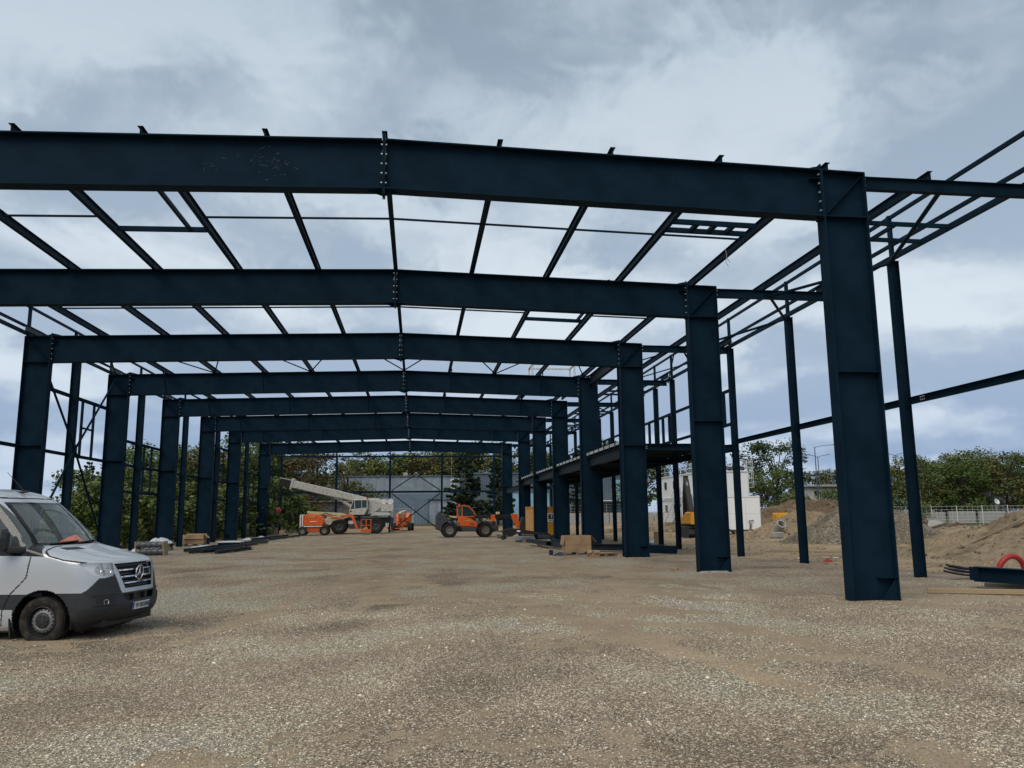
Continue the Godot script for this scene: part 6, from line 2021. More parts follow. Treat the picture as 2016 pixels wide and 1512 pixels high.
	for cls in lists:
		if lists[cls].is_empty(): continue
		var sides := [[1.0], [-1.0]] if cls in ["side_window", "headlight"] else [[1.0, -1.0]]
		for ss in sides:
			var b := B.new()
			for sg in ss:
				var f := Vector3(1, 1, sg)
				for id in lists[cls]:
					var j: int = id / (NI + 1); var i: int = id % (NI + 1)
					var dn := 0.010 if cls == "panel_gap" else 0.0
					var a: Vector3 = P[j][i]; var c: Vector3 = P[j][i + 1]; var d: Vector3 = P[j + 1][i + 1]; var e: Vector3 = P[j + 1][i]
					var na: Vector3 = N[j][i]; var nc: Vector3 = N[j][i + 1]; var nd: Vector3 = N[j + 1][i + 1]; var ne: Vector3 = N[j + 1][i]
					if dn > 0.0:
						a -= na * dn; c -= nc * dn; d -= nd * dn; e -= ne * dn
					if sg > 0:
						b.tn(a, d, c, na, nd, nc); b.tn(a, e, d, na, ne, nd)
					else:
						b.tn(a * f, c * f, d * f, na * f, nc * f, nd * f); b.tn(a * f, d * f, e * f, na * f, nd * f, ne * f)
			part(o, cls, b, mats[cls])
	# roof lid and rear wall close the box
	var rl := B.new()
	rl.bx(Vector3(-4.75, 2.366, 0), Vector3(2.4, 0.008, 0.62))
	part(o, "roof_panel", rl, silver)
	var rw := B.new()
	rw.bx(Vector3(-5.97, 1.27, 0), Vector3(0.04, 2.18, 1.7))
	part(o, "rear_wall", rw, silver)
	# ---- grille: recess, slats, chrome bars, emblem
	var gb := B.new()
	van_strip(gb, 0.76, 1.165, -0.58, 0.58, -0.085, 0.01)
	var gr := part(o, "grille", gb, M.black)
	for k in 6:
		var yy := 0.785 + k * 0.062
		var hw: float = lerp(0.39, 0.55, (yy - 0.78) / 0.37)
		var sb := B.new()
		van_strip(sb, yy, yy + 0.03, -hw, hw, -0.035, 0.035)
		part(gr, "slat", sb, plastic)
	for yy in [0.838, 0.935, 1.035]:
		var hw: float = lerp(0.39, 0.55, (yy - 0.78) / 0.37)
		var cb := B.new()
		van_strip(cb, yy, yy + 0.020, -hw, hw, 0.004, 0.03, 30)
		part(gr, "chrome_bar", cb, chrome)
	var ex := Transform3D(Basis(Vector3(0, 0, -1), Vector3(0.06, 1, 0).normalized(), Vector3(1, -0.06, 0).normalized()), van_pt(0.985, 0.0, 0.022))
	var eb := B.new()
	var prof := []
	for k in 11:
		var a := TAU * k / 10
		prof.append(Vector2(0.108 + cos(a) * 0.010, sin(a) * 0.010))
	eb.lathe(prof, 40, ex * Transform3D(Basis(Vector3.RIGHT, Vector3(0, 0, 1), Vector3(0, -1, 0)), Vector3.ZERO))
	for k in 3:
		var a := PI / 2 + TAU * k / 3
		var tip := Vector3(cos(a), sin(a), 0) * 0.104
		var l := Vector3(cos(a + PI / 3), sin(a + PI / 3), 0) * 0.021; var r := Vector3(cos(a - PI / 3), sin(a - PI / 3), 0) * 0.021
		var top := Vector3(0, 0, 0.014)
		b_tri(eb, ex, tip, l, top); b_tri(eb, ex, top, r, tip)
		b_tri(eb, ex, tip, l, Vector3(0, 0, -0.004)); b_tri(eb, ex, tip, r, Vector3(0, 0, -0.004))
	part(gr, "emblem", eb, chrome)
	var ed := B.new()
	ed.cyl(ex * Vector3(0, 0, -0.03), ex * Vector3(0, 0, -0.008), 0.10, 32)
	part(gr, "emblem_disc", ed, gloss)
	# lower intake
	var ib := B.new()
	van_strip(ib, 0.575, 0.70, -0.5, 0.5, -0.07, 0.01)
	part(o, "lower_intake", ib, M.black)
	for q in [0.13, -0.2]:
		var fb := B.new()
		fb.bx(van_pt(0.635, q, -0.04), Vector3(0.03, 0.11, 0.06))
		part(o, "intake_fin", fb, plastic)
	# bumper lip and fog lamps
	for s in [-1.0, 1.0]:
		var fr := B.new()
		van_strip(fr, 0.53, 0.67, s * 0.62, s * 0.86, 0.002, 0.01, 10)
		var fo := part(o, "fog_recess", fr, M.black)
		var fx := van_pt(0.60, s * 0.75, 0.004)
		var fl := B.new()
		fl.lathe([Vector2(0.042, -0.02), Vector2(0.042, 0.006), Vector2(0.034, 0.002), Vector2(0.018, -0.012), Vector2(0.0, -0.008)], 20, Transform3D(Basis(Vector3(0, 1, 0), Vector3(0.85, 0, s * 0.52).normalized(), Vector3(0.52, 0, -0.85 * s).normalized()), fx))
		part(fo, "fog_lamp", fl, chrome)
		var lp := B.new()
		van_strip(lp, 0.70, 0.712, s * 0.54, s * 0.90, 0.012, 0.014, 12)
		van_strip(lp, 0.558, 0.572, s * 0.50, s * 0.90, 0.012, 0.014, 12)
		part(o, "bumper_crease", lp, plastic)
		# headlight bowls behind the lens
		var hb := B.new()
		van_strip(hb, 0.95, 1.18, s * 0.54, s * 0.974, -0.055, 0.01, 30)
		var hl := part(o, "headlight_housing", hb, reflector)
		for q in [[0.66, 1.06, 0.062], [0.80, 1.075, 0.058]]:
			var hx := van_pt(q[1], s * q[0], -0.05)
			var bw := B.new()
			bw.lathe([Vector2(q[2], 0.03), Vector2(q[2] * 0.9, 0.02), Vector2(q[2] * 0.45, -0.03), Vector2(q[2] * 0.4, 0.0), Vector2(0.0, 0.01)], 20, Transform3D(Basis(Vector3(0, 1, 0), Vector3(0.95, 0, s * 0.3).normalized(), Vector3(0.3, 0, -0.95 * s).normalized()), hx))
			part(hl, "reflector_bowl", bw, chrome)
		var hd := B.new()
		van_strip(hd, 0.985, 1.16, s * 0.715, s * 0.735, -0.03, 0.03, 2)
		part(hl, "divider", hd, plastic)
	# number plate
	var pb := B.new()
	van_strip(pb, 0.435, 0.545, -0.26, 0.26, 0.018, 0.012, 6)
	var plate := part(o, "number_plate", pb, mat(lin(0.78, 0.79, 0.80), 0.4))
	for s in [-1.0, 1.0]:
		var bl := B.new()
		van_strip(bl, 0.438, 0.542, s * 0.215, s * 0.257, 0.0195, 0.002, 2)
		part(plate, "blue_band", bl, mat(lin(0.02, 0.09, 0.42), 0.45))
	var txm := mat(lin(0.01, 0.01, 0.012), 0.6)
	text(plate, "lettering", "FP-743-WW", 0.072, Transform3D(Basis(Vector3(0, 0, -1) * 0.74, Vector3(0, 1, 0), Vector3(1, 0, 0) * 0.1), van_pt(0.49, 0.0, 0.0225)), txm)
	# bonnet air intake in front of the windscreen
	var vn := B.new()
	for i in 10:
		var za: float = lerp(0.22, 0.62, i / 10.0); var zb: float = lerp(0.22, 0.62, (i + 1) / 10.0)
		b_quad(vn, van_pt(1.365, za, 0.004), van_pt(1.365, zb, 0.004), van_pt(1.40, zb, 0.004), van_pt(1.40, za, 0.004))
	part(o, "air_intake", vn, plastic)
	# wipers
	for q in [[0.62, -0.05], [0.0, -0.62]]:
		var wp := B.new()
		wp.tube([van_pt(1.455, q[0], 0.02), van_pt(1.475, (q[0] + q[1]) * 0.5, 0.025), van_pt(1.485, q[1], 0.02)], 0.012, 6)
		part(o, "wiper", wp, M.black)
	# roof aerial
	var ae := B.new()
	ae.box(T(Vector3(-2.12, 2.275, 0.02), 0, 0, 0.10), Vector3(0.22, 0.035, 0.05), 0.012)
	ae.tube([Vector3(-2.08, 2.285, 0.02), Vector3(-2.40, 2.60, 0.02)], 0.0045, 5)
	part(o, "aerial", ae, M.black)
	# mirrors
	for s in [1.0]:
		var mb := B.new()
		mb.extrb(V2([-0.08, -0.17, 0.07, -0.16, 0.10, 0.04, 0.07, 0.16, -0.05, 0.18, -0.10, 0.08]), 0.18, Transform3D(Basis(Vector3(0, 0, s), Vector3.UP, Vector3(-s, 0, 0) * s), Vector3(-1.60, 1.52, s * 1.12)), 0.05)
		var mi := part(o, "mirror", mb, plastic)
		var ab := B.new()
		ab.bar(Vector3(-1.36, 1.38, s * 0.90), Vector3(-1.56, 1.39, s * 1.10), 0.10, 0.12, Vector3.UP, 0.03)
		part(mi, "mirror_arm", ab, plastic)
	# wheels
	for q in [[-1.0, 1.0], [-1.0, -1.0], [-4.66, 1.0], [-4.66, -1.0]]:
		van_wheel(o, Vector3(q[0], 0.345, q[1] * 0.86), q[1])
	# wheel wells, underbody, mud flap
	var ub := B.new()
	ub.bx(Vector3(-3.2, 0.42, 0), Vector3(5.4, 0.22, 1.2))
	ub.bx(Vector3(-0.45, 0.30, 0), Vector3(0.5, 0.14, 1.4))
	for s in [-1.0, 1.0]:
		for k in 10:
			var a := PI * (-0.08 + 1.16 * k / 10.0); var c := PI * (-0.08 + 1.16 * (k + 1) / 10.0)
			for wx in [-1.0, -4.66]: ub.bar(Vector3(wx + cos(a) * 0.47, 0.345 + sin(a) * 0.47, s * 0.79), Vector3(wx + cos(c) * 0.47, 0.345 + sin(c) * 0.47, s * 0.79), 0.012, 0.36)
		ub.bx(Vector3(-1.0, 0.5, s * 0.60), Vector3(0.9, 0.75, 0.02))
	part(o, "underbody", ub, M.black)
	var mf := B.new()
	mf.box(T(Vector3(-1.47, 0.24, 0.86), 0, 0, 0.12), Vector3(0.02, 0.3, 0.24))
	part(o, "mud_flap", mf, M.tyre)
	# ---- cabin: dashboard, seats, steering wheel, things on the dashboard
	var db := B.new()
	db.extrb(V2([-1.28, 1.05, -1.12, 1.36, -1.50, 1.40, -1.80, 1.30, -1.86, 1.05]), 1.62, T(Vector3.ZERO), 0.03)
	part(o, "dashboard", db, plastic)
	var cab := B.new()
	cab.bx(Vector3(-2.2, 0.72, 0), Vector3(2.2, 0.06, 1.7))
	cab.bx(Vector3(-2.95, 1.45, 0), Vector3(0.04, 1.5, 1.56))
	part(o, "cab_lining", cab, mat(lin(0.05, 0.052, 0.055), 0.85))
	for z in [0.52, -0.12, -0.52]:
		var sb := B.new()
		sb.bx(Vector3(-2.35, 1.02, z), Vector3(0.5, 0.2, 0.42), 0.06)
		sb.box(T(Vector3(-2.66, 1.42, z), 0, 0, 0.16), Vector3(0.14, 0.74, 0.42), 0.06)
		sb.box(T(Vector3(-2.74, 1.88, z), 0, 0, 0.12), Vector3(0.11, 0.2, 0.26), 0.04)
		part(o, "seat", sb, mat(lin(0.03, 0.032, 0.036), 0.9))
	var swb := B.new()
	var ring := []
	for k in 25:
		var a := TAU * k / 24
		ring.append(Vector3(-2.0, 1.40, -0.52) + Basis(Vector3(0, 0, 1), 0.6) * Vector3(cos(a) * 0.19, 0, sin(a) * 0.19))
	swb.tube(ring, 0.016, 8, false)
	part(o, "steering_wheel", swb, M.black)
	# orange work vest, papers and a roll left on the dashboard are things of their own
	var bs := Basis(Vector3.UP, deg_to_rad(-10.5))
	var base := o.position
	var vest := B.new()
	var r := RandomNumberGenerator.new()
	r.seed = 3
	var vg := []
	for i in 13:
		var row := []
		for j in 8:
			var p := Vector3(-1.22 - j * 0.045, 1.405, -0.02 - i * 0.045)
			row.append(p + Vector3(r.randf_range(-0.015, 0.015), 0.13 * sin(PI * i / 12.0) * sin(PI * j / 7.0) + r.randf_range(0.0, 0.05), r.randf_range(-0.015, 0.015)))
		vg.append(row)
	for i in 12:
		for j in 7: b_quad(vest, vg[i][j], vg[i][j + 1], vg[i + 1][j + 1], vg[i + 1][j])
	var vo := thing("work_vest", "crumpled orange work vest lying on the van's dashboard", "vest", base, o.rotation.y)
	part(vo, "cloth", vest, mat(lin(0.85, 0.13, 0.03), 0.8))
	var pp := thing("papers", "white papers lying on the van's dashboard under the windscreen", "papers", base, o.rotation.y)
	for q in [[0.48, 0.3], [0.36, -0.2], [-0.64, 0.5]]: 
		var pq := B.new()
		pq.box(T(Vector3(-1.30, 1.418, q[0]), q[1], 0, 0.05), Vector3(0.2, 0.012, 0.26))
		part(pp, "sheet", pq, M.white)

func b_tri(b: B, x: Transform3D, p: Vector3, q: Vector3, r: Vector3) -> void:
	b.to(x * p, x * q, x * r, x.basis.z)

func b_quad(b: B, p: Vector3, q: Vector3, r: Vector3, s: Vector3) -> void:
	b.qo(p, q, r, s, Vector3.UP)

func van_wheel(o: Node, p: Vector3, s: float) -> void:
	var w := Node3D.new()
	w.name = "wheel"
	o.add_child(w, true)
	w.position = p
	var x := Transform3D(Basis(Vector3.RIGHT, Vector3(0, 0, s), Vector3(0, -s, 0)), Vector3.ZERO)
	var b := B.new()
	b.lathe([Vector2(0.215, 0.07), Vector2(0.23, 0.10), Vector2(0.27, 0.115), Vector2(0.31, 0.112), Vector2(0.335, 0.098), Vector2(0.346, 0.07), Vector2(0.348, 0.0), Vector2(0.346, -0.07), Vector2(0.30, -0.11), Vector2(0.2, -0.1)], 64, x)
	for k in 64:
		for t in 4:
			var a := TAU * (k + 0.25 * t) / 64
			b.box(Transform3D(Basis(Vector3(0, 0, 1), a), Vector3.ZERO) * T(Vector3(0.348, 0, -0.066 + t * 0.044), 0, 0.35 if t < 2 else -0.35), Vector3(0.014, 0.021, 0.034))
	part(w, "tyre", b, M.tyre)
	var rim := mat(lin(0.20, 0.205, 0.21), 0.45, 0.3, M.t_grime, 4.0)
	var q := B.new()
	q.lathe([Vector2(0.205, 0.095), Vector2(0.215, 0.09), Vector2(0.21, 0.05), Vector2(0.195, 0.02), Vector2(0.18, 0.03)], 48, x)
	part(w, "rim", q, M.dark)
	var rs := B.new()
	rs.lathe([Vector2(0.18, 0.032), Vector2(0.172, 0.055), Vector2(0.14, 0.07), Vector2(0.12, 0.075), Vector2(0.1, 0.06)], 48, x)
	part(w, "rim_disc", rs, rim)
	for k in 18:
		var a := TAU * k / 18
		var hb := B.new()
		var c := Vector3(cos(a) * 0.157, sin(a) * 0.157, s * 0.058)
		hb.tube([c, c + Vector3(0, 0, s * 0.007)], 0.0155, 10)
		part(w, "rim_hole", hb, M.black)
	var cap := B.new()
	cap.lathe([Vector2(0.104, 0.055), Vector2(0.104, 0.075), Vector2(0.09, 0.085), Vector2(0.05, 0.088), Vector2(0.045, 0.095), Vector2(0.0, 0.097)], 32, x)
	for k in 6:
		var a := TAU * k / 6
		cap.cyl(Vector3(cos(a) * 0.075, sin(a) * 0.075, s * 0.08), Vector3(cos(a) * 0.075, sin(a) * 0.075, s * 0.096), 0.014, 8)
	part(w, "hub_cap", cap, M.dark)

# ------------------------------------------------------------------ things lying about the site
func gp(x: float, z: float, dy := 0.0) -> Vector3:
	return Vector3(x, ground_y(x, z) + dy, z)

func pallet(label: String, at: Vector3, turn: float, w := 1.2, d := 0.8) -> Node3D:
	var o := thing("wooden_pallet", label, "pallet", at, turn)
	for k in 5: bparts(o, "deck_board", Vector3(0, 0.125, -d * 0.5 + 0.06 + k * (d - 0.12) / 4.0), Vector3(w, 0.022, 0.11), M.wood, 0.004)
	for i in 3:
		for k in 3: bparts(o, "block", Vector3(-w * 0.5 + 0.07 + i * (w - 0.14) * 0.5, 0.068, -d * 0.5 + 0.06 + k * (d - 0.12) * 0.5), Vector3(0.13, 0.09, 0.10), M.wood_grey, 0.004)
	for k in 3: bparts(o, "bottom_board", Vector3(0, 0.012, -d * 0.5 + 0.06 + k * (d - 0.12) * 0.5), Vector3(w, 0.02, 0.10), M.wood_grey, 0.003)
	return o

func carton(label: String, at: Vector3, turn: float, s: Vector3, flaps: Array) -> void:
	var o := thing("cardboard_box", label, "box", at, turn)
	var t := 0.012
	bparts(o, "bottom", Vector3(0, t * 0.5, 0), Vector3(s.x - 0.03, t, s.z - 0.03), M.card)
	for k in [-1, 1]:
		bparts(o, "side", Vector3(0, s.y * 0.5, k * (s.z * 0.5 - t * 0.5)), Vector3(s.x, s.y, t), M.card, 0.003)
		bparts(o, "side", Vector3(k * (s.x * 0.5 - t * 0.5), s.y * 0.5, 0), Vector3(t, s.y, s.z - 2 * t), M.card, 0.003)
	for f in flaps:
		# [side axis, sign, tilt down, share of the box]
		var b := B.new()
		var l: float = f[3]
		if f[0] == "z": b.box(Transform3D(Basis(Vector3.RIGHT, f[1] * f[2]), Vector3(0, s.y, f[1] * s.z * 0.5)) * T(Vector3(0, 0.004, f[1] * l * 0.5)), Vector3(s.x - 0.02, 0.008, l), 0.002)
		else: b.box(Transform3D(Basis(Vector3(0, 0, 1), -f[1] * f[2]), Vector3(f[1] * s.x * 0.5, s.y, 0)) * T(Vector3(f[1] * l * 0.5, 0.004, 0)), Vector3(l, 0.008, s.z - 0.02), 0.002)
		part(o, "flap", b, M.card)

func lying_beam(called: String, label: String, a: Vector3, b: Vector3, h: float, w: float, sec: String, m: Material, group := "") -> void:
	var o := thing(called, label, "steel beam", a, 0, group)
	var q := B.new()
	var d := b - a
	if sec == "i": q.isec(Vector3.ZERO, d, Vector3.UP, h, w, 0.014, 0.01)
	elif sec == "h": q.isec(Vector3.ZERO, d, Vector3(0, 0.01, 1).cross(d).normalized() if false else d.cross(Vector3.UP).normalized(), w, h, 0.014, 0.01)
	elif sec == "c": q.csec(Vector3.ZERO, d, Vector3.UP, h, w, 0.009)
	else: q.bar(Vector3.ZERO, d, h, w, Vector3.UP, 0.008)
	part(o, "section", q, m)
	var e := B.new()
	e.bx(Vector3.ZERO, Vector3(0.012, h * 0.9, w * 0.9) if abs(d.x) > abs(d.z) else Vector3(w * 0.9, h * 0.9, 0.012))
	part(o, "end_plate", e, m)

func rag(called: String, label: String, cat: String, at: Vector3, w: float, d: float, h: float, m: Material, seed_: int) -> void:
	var o := thing(called, label, cat, at, rf(0, TAU))
	var r := RandomNumberGenerator.new()
	r.seed = seed_
	var b := B.new()
	var g := []
	var n := 9
	for i in n + 1:
		var row := []
		for j in n + 1:
			var u := i / float(n) - 0.5; var v := j / float(n) - 0.5
			var f: float = max(0.0, 1.0 - 4.0 * max(u * u, v * v))
			row.append(Vector3(u * w + r.randf_range(-0.02, 0.02), h * f * r.randf_range(0.45, 1.0) + 0.004, v * d + r.randf_range(-0.02, 0.02)))
		g.append(row)
	for i in n:
		for j in n:
			b.to(g[i][j], g[i + 1][j], g[i + 1][j + 1], Vector3.UP)
			b.to(g[i][j], g[i + 1][j + 1], g[i][j + 1], Vector3.UP)
	part(o, "sheet", b, m)

func plank(label: String, a: Vector3, b: Vector3, h: float, w: float, m: Material, group := "") -> void:
	var o := thing("timber_plank", label, "plank", a, 0, group)
	var q := B.new()
	q.bar(Vector3.ZERO, b - a, h, w, Vector3.UP, 0.006)
	part(o, "board", q, m)

func build_clutter() -> void:
	rng.seed = 99
	# ---- right: stack of beams, box on a pallet
	var gb := "steel beams stacked by the right columns"
	lying_beam("steel_beam", "front dark steel beam of the stack behind the cardboard box", gp(7.05, -34.6, 0.22), gp(10.5, -34.0, 0.22), 0.26, 0.26, "i", M.steel_light, gb)
	lying_beam("steel_beam", "second dark steel beam of the stack behind the cardboard box", gp(6.95, -35.0, 0.22), gp(10.2, -34.5, 0.22), 0.26, 0.24, "i", M.steel_light, gb)
	lying_beam("steel_beam", "square-ended dark beam jutting right past the third right column", gp(8.6, -33.5, 0.17), gp(10.75, -33.2, 0.17), 0.30, 0.32, "box", M.steel, gb)
	lying_beam("steel_beam", "grey steel channel lying nearest the foot of the right columns, left end up", gp(6.75, -40.6, 0.30), gp(7.5, -36.0, 0.24), 0.22, 0.20, "c", M.steel_light, gb)
	lying_beam("steel_beam", "grey steel channel lying second from the column foot", gp(6.35, -41.2, 0.22), gp(6.75, -36.2, 0.20), 0.22, 0.20, "c", M.steel_light, gb)
	lying_beam("steel_beam", "grey steel channel at the left end of the beam stack", gp(6.0, -44.0, 0.24), gp(6.3, -39.0, 0.24), 0.20, 0.22, "c", M.steel_light, gb)
	lying_beam("steel_beam", "short grey steel piece on top of the stack's left end", gp(6.55, -43.6, 0.46), gp(6.75, -40.9, 0.46), 0.16, 0.18, "box", M.steel_light, gb)
	for q in [[-34.9, 7.6, "timber bearer under the right beam stack, left one"], [-34.6, 9.6, "timber bearer under the right beam stack, right one"], [-42.5, 6.4, "timber bearer under the left end of the beam stack"]]:
		plank(q[2], gp(q[1], q[0] - 0.7, 0.045), gp(q[1], q[0] + 0.9, 0.045), 0.08, 0.10, M.wood)
	pallet("wooden pallet under the big cardboard box on the right", gp(6.38, -32.7), 0.03)
	carton("large open cardboard box on a pallet beside the third right column", gp(6.42, -32.7, 0.14), 0.03, Vector3(1.06, 0.62, 0.72), [["z", 1, 1.57, 0.36], ["x", 1, 0.85, 0.36], ["x", -1, 1.4, 0.36], ["z", -1, 0.2, 0.34]])
	pallet("small wooden pallet right of the big cardboard box", gp(7.15, -31.3), 0.25, 1.0, 0.7)
	carton("small torn cardboard box lying on the small pallet", gp(6.72, -30.7, 0.0), 0.3, Vector3(0.30, 0.26, 0.3), [["z", 1, 1.2, 0.1], ["x", -1, 0.9, 0.12]])
	rag("plastic_sack", "dark blue plastic sack left of the cardboard box", "sack", gp(5.62, -32.2), 0.45, 0.3, 0.14, mat(lin(0.015, 0.025, 0.07), 0.5), 4)
	var bc := thing("paint_can", "small dark blue can beside the plastic sack", "can", gp(5.38, -32.7))
	var cb := B.new()
	cb.lathe([Vector2(0, 0), Vector2(0.085, 0), Vector2(0.085, 0.2), Vector2(0.078, 0.205), Vector2(0.078, 0.19), Vector2(0, 0.19)], 20, T(Vector3.ZERO))
	part(bc, "can_body", cb, mat(lin(0.012, 0.02, 0.06), 0.35))
	for q in [[6.75, -24.3, 0.5, "short wood offcut on the gravel before the second right column"], [7.35, -23.3, 1.2, "bright wood block on the gravel by the second right column"], [5.3, -40.0, 0.2, "thin wood strip on the gravel left of the beam stack"]]:
		plank(q[3], gp(q[0], q[1], 0.03), gp(q[0] + cos(q[2]) * 0.32, q[1] + sin(q[2]) * 0.32, 0.03), 0.06, 0.09, M.wood)
	# ---- fork jib on the ground and metal sheets
	var fj := thing("crane_jib", "black steel lifting jib lying on the gravel before the right columns", "jib", gp(5.75, -54.3), -0.10)
	slab(fj, "jib_arm", [0.0, 0.62, 0.35, 0.78, 0.9, 0.72, 3.1, 0.36, 3.15, 0.2, 0.9, 0.42, 0.55, 0.2, 0.25, 0.2], 0, 0.3, M.black, 0.02)
	slab(fj, "jib_heel", [-0.12, 0.62, 0.1, 0.66, 0.22, 0.1, 0.0, 0.0, -0.14, 0.12, -0.06, 0.36], 0, 0.5, M.black, 0.02)
	wheel(fj, Vector3(-0.05, 0.14, 0.3), 0.13, 0.1, 0.07, M.rim_dark)
	bparts(fj, "label_plate", Vector3(1.0, 0.56, 0.155), Vector3(0.22, 0.1, 0.01), M.white)
	bparts(fj, "jib_foot", Vector3(3.05, 0.15, 0), Vector3(0.18, 0.28, 0.3), M.black, 0.02)
	var ms := thing("metal_sheets", "small stack of grey metal sheets below the black jib", "metal sheets", gp(6.55, -49.6), 0.35)
	for k in 5: bparts(ms, "sheet", Vector3(rf(-0.06, 0.06), 0.12 + k * 0.05, rf(-0.05, 0.05)), Vector3(1.15 - k * 0.09, 0.04, 0.85), M.galv_dull, 0.004)
	for s in [-0.35, 0.35]: bparts(ms, "bearer", Vector3(s, 0.05, 0), Vector3(0.1, 0.1, 0.9), M.wood_grey)
	var rl := thing("steel_roller", "small steel roller on the gravel by the telehandler's forks", "roller", gp(5.9, -58.5), 0.4)
	var rb := B.new()
	rb.cyl(Vector3(-0.18, 0.14, 0), Vector3(0.18, 0.14, 0.05), 0.14, 16)
	part(rl, "drum", rb, M.rim_grey)
	bparts(rl, "frame", Vector3(0, 0.2, 0.12), Vector3(0.5, 0.06, 0.06), M.dark, 0.01)
	# ---- left: wrapped rolls, boxes, steel lying in heaps
	for q in [[-11.75, -38.4, 0.0, "lower plastic-wrapped roll on the left, in front of the van's bonnet"], [-11.82, -38.5, 0.30, "upper plastic-wrapped roll on the left, on top of another"]]:
		var o := thing("wrapped_roll", q[3], "roll", gp(q[0], q[1], q[2]), 0.06, "plastic-wrapped rolls on the left")
		for s in [-1.0, 1.0]: bparts(o, "end_frame", Vector3(s * 0.58, 0.155, 0), Vector3(0.06, 0.31, 0.8), M.wood, 0.01)
		var wb := B.new()
		var pr := [Vector2(0, -0.55)]
		for k in 13: pr.append(Vector2(0.13 + 0.018 * sin(k * 2.3), -0.55 + k * 1.1 / 12.0))
		pr.append(Vector2(0, 0.55))
		for s in [-0.26, 0.0, 0.26]: wb.lathe(pr, 14, Transform3D(Basis(Vector3(0, 1, 0), Vector3(1, 0, 0), Vector3(0, 0, -1)), Vector3(0, 0.16, s)))
		part(o, "wrapped_bundle", wb, mat(lin(0.10, 0.11, 0.125), 0.3, 0.0, M.t_grime, 3.0))
	rag("plastic_sheet", "white plastic sheet bundled over the roll's far end", "plastic sheet", gp(-12.6, -40.5, 0.1), 1.3, 0.8, 0.4, M.film, 7)
	rag("plastic_sheet", "white plastic packing heaped on a box behind the van", "plastic sheet", gp(-13.1, -44.0, 0.35), 1.2, 0.8, 0.35, M.film, 8)
	pallet("pallet with packed goods hidden behind the van's bonnet", gp(-13.1, -44.0), 0.1)
	carton("low cardboard box under the white plastic packing", gp(-13.1, -44.0, 0.14), 0.1, Vector3(0.9, 0.26, 0.6), [["x", 1, 1.3, 0.1]])
	pallet("wooden pallet under the left cardboard box", gp(-13.25, -51.2), 0.03)
	carton("open cardboard box on a pallet between two left columns", gp(-13.25, -51.2, 0.14), 0.03, Vector3(1.2, 0.52, 0.7), [["z", 1, 1.25, 0.26], ["x", 1, 0.75, 0.3], ["x", -1, 1.45, 0.25], ["z", -1, -0.2, 0.2]])
	carton("small cardboard box at the foot of the last left column", gp(-11.7, -73.6, 0.1), 0.0, Vector3(0.42, 0.42, 0.4), [["z", -1, 0.3, 0.1]])
	bparts(thing("red_crate", "small red-brown crate under the last cardboard box", "crate", gp(-11.7, -73.6)), "crate_body", Vector3(0, 0.06, 0), Vector3(0.44, 0.11, 0.42), M.wood_grey, 0.01)
	var gl := "dark steel sections lying along the left columns"
	var ls := [
		[-10.3, -39.2, -9.6, -46.0, 0.10, 0.16, 0.14, "c", "long dark channel pointing from the wrapped rolls into the hall"],
		[-10.9, -40.6, -10.5, -49.0, 0.12, 0.15, 0.18, "c", "pale grey channel beside the left wrapped rolls"],
		[-9.75, -38.9, -8.5, -42.6, 0.12, 0.16, 0.14, "box", "short dark tube slanting at the near end of the left steel"],
		[-9.0, -38.6, -8.45, -43.6, 0.09, 0.14, 0.18, "i", "dark steel section nearest the middle of the hall, near end"],
		[-9.45, -39.0, -9.0, -44.4, 0.22, 0.12, 0.12, "c", "dark channel lying on top of the near steel heap"],
		[-10.2, -47.0, -9.9, -56.0, 0.12, 0.2, 0.2, "i", "dark section in the middle of the left row of steel"],
		[-9.7, -48.0, -9.6, -54.5, 0.10, 0.14, 0.2, "c", "flat dark channel right of the middle left row"],
		[-11.0, -57.0, -10.6, -70.0, 0.16, 0.18, 0.2, "i", "long dark section before the last left column"],
		[-10.4, -60.0, -10.0, -72.5, 0.10, 0.14, 0.16, "c", "rusty-ended dark channel at the far end of the left row"]]
	for q in ls: lying_beam("steel_section", q[8], gp(q[0], q[1], q[4]), gp(q[2], q[3], q[4]), q[5], q[6], q[7], M.steel_light, gl)
	for q in [[-9.6, -40.5, "timber bearer under the near end of the left steel"], [-9.3, -43.8, "second timber bearer under the left steel"], [-10.1, -51.0, "timber bearer under the middle left row of steel"], [-10.4, -66.0, "timber bearer under the far left row of steel"]]:
		plank(q[2], gp(q[0] - 0.9, q[1], 0.03), gp(q[0] + 0.9, q[1] + 0.1, 0.03), 0.06, 0.10, M.wood)
	var wr := thing("wrapped_bundle", "dark bundle of sections wrapped in white foil on the left", "bundle", gp(-9.75, -45.0, 0.05), 0.08)
	bparts(wr, "sections", Vector3(0, 0.16, 0), Vector3(1.05, 0.30, 2.2), M.steel, 0.02)
	bparts(wr, "foil", Vector3(0.02, 0.325, 0.1), Vector3(1.12, 0.03, 2.0), M.film, 0.01)
	for s in [-0.7, 0.7]: bparts(wr, "strap", Vector3(0, 0.172, s), Vector3(1.09, 0.36, 0.04), M.white)
	rag("plastic_sheet", "pale crumpled sheet on the ground between the left steel and the columns", "plastic sheet", gp(-11.2, -45.5, 0.02), 1.8, 1.0, 0.22, M.film, 9)
	for q in [[-12.4, -62.5, 11, "white plastic scraps by the third last left column"], [-12.6, -69.0, 12, "white plastic scraps at the foot of the last left column"], [-12.2, -77.5, 13, "white scraps beside the gable's left post"], [14.2, -52.0, 14, "white scraps on the earth behind the mezzanine posts"], [13.6, -46.0, 15, "pale scraps on the earth right of the beam stack"]]:
		rag("plastic_scraps", q[3], "scraps", gp(q[0], q[1], 0.01), 1.0, 0.6, 0.18, M.film, q[2])
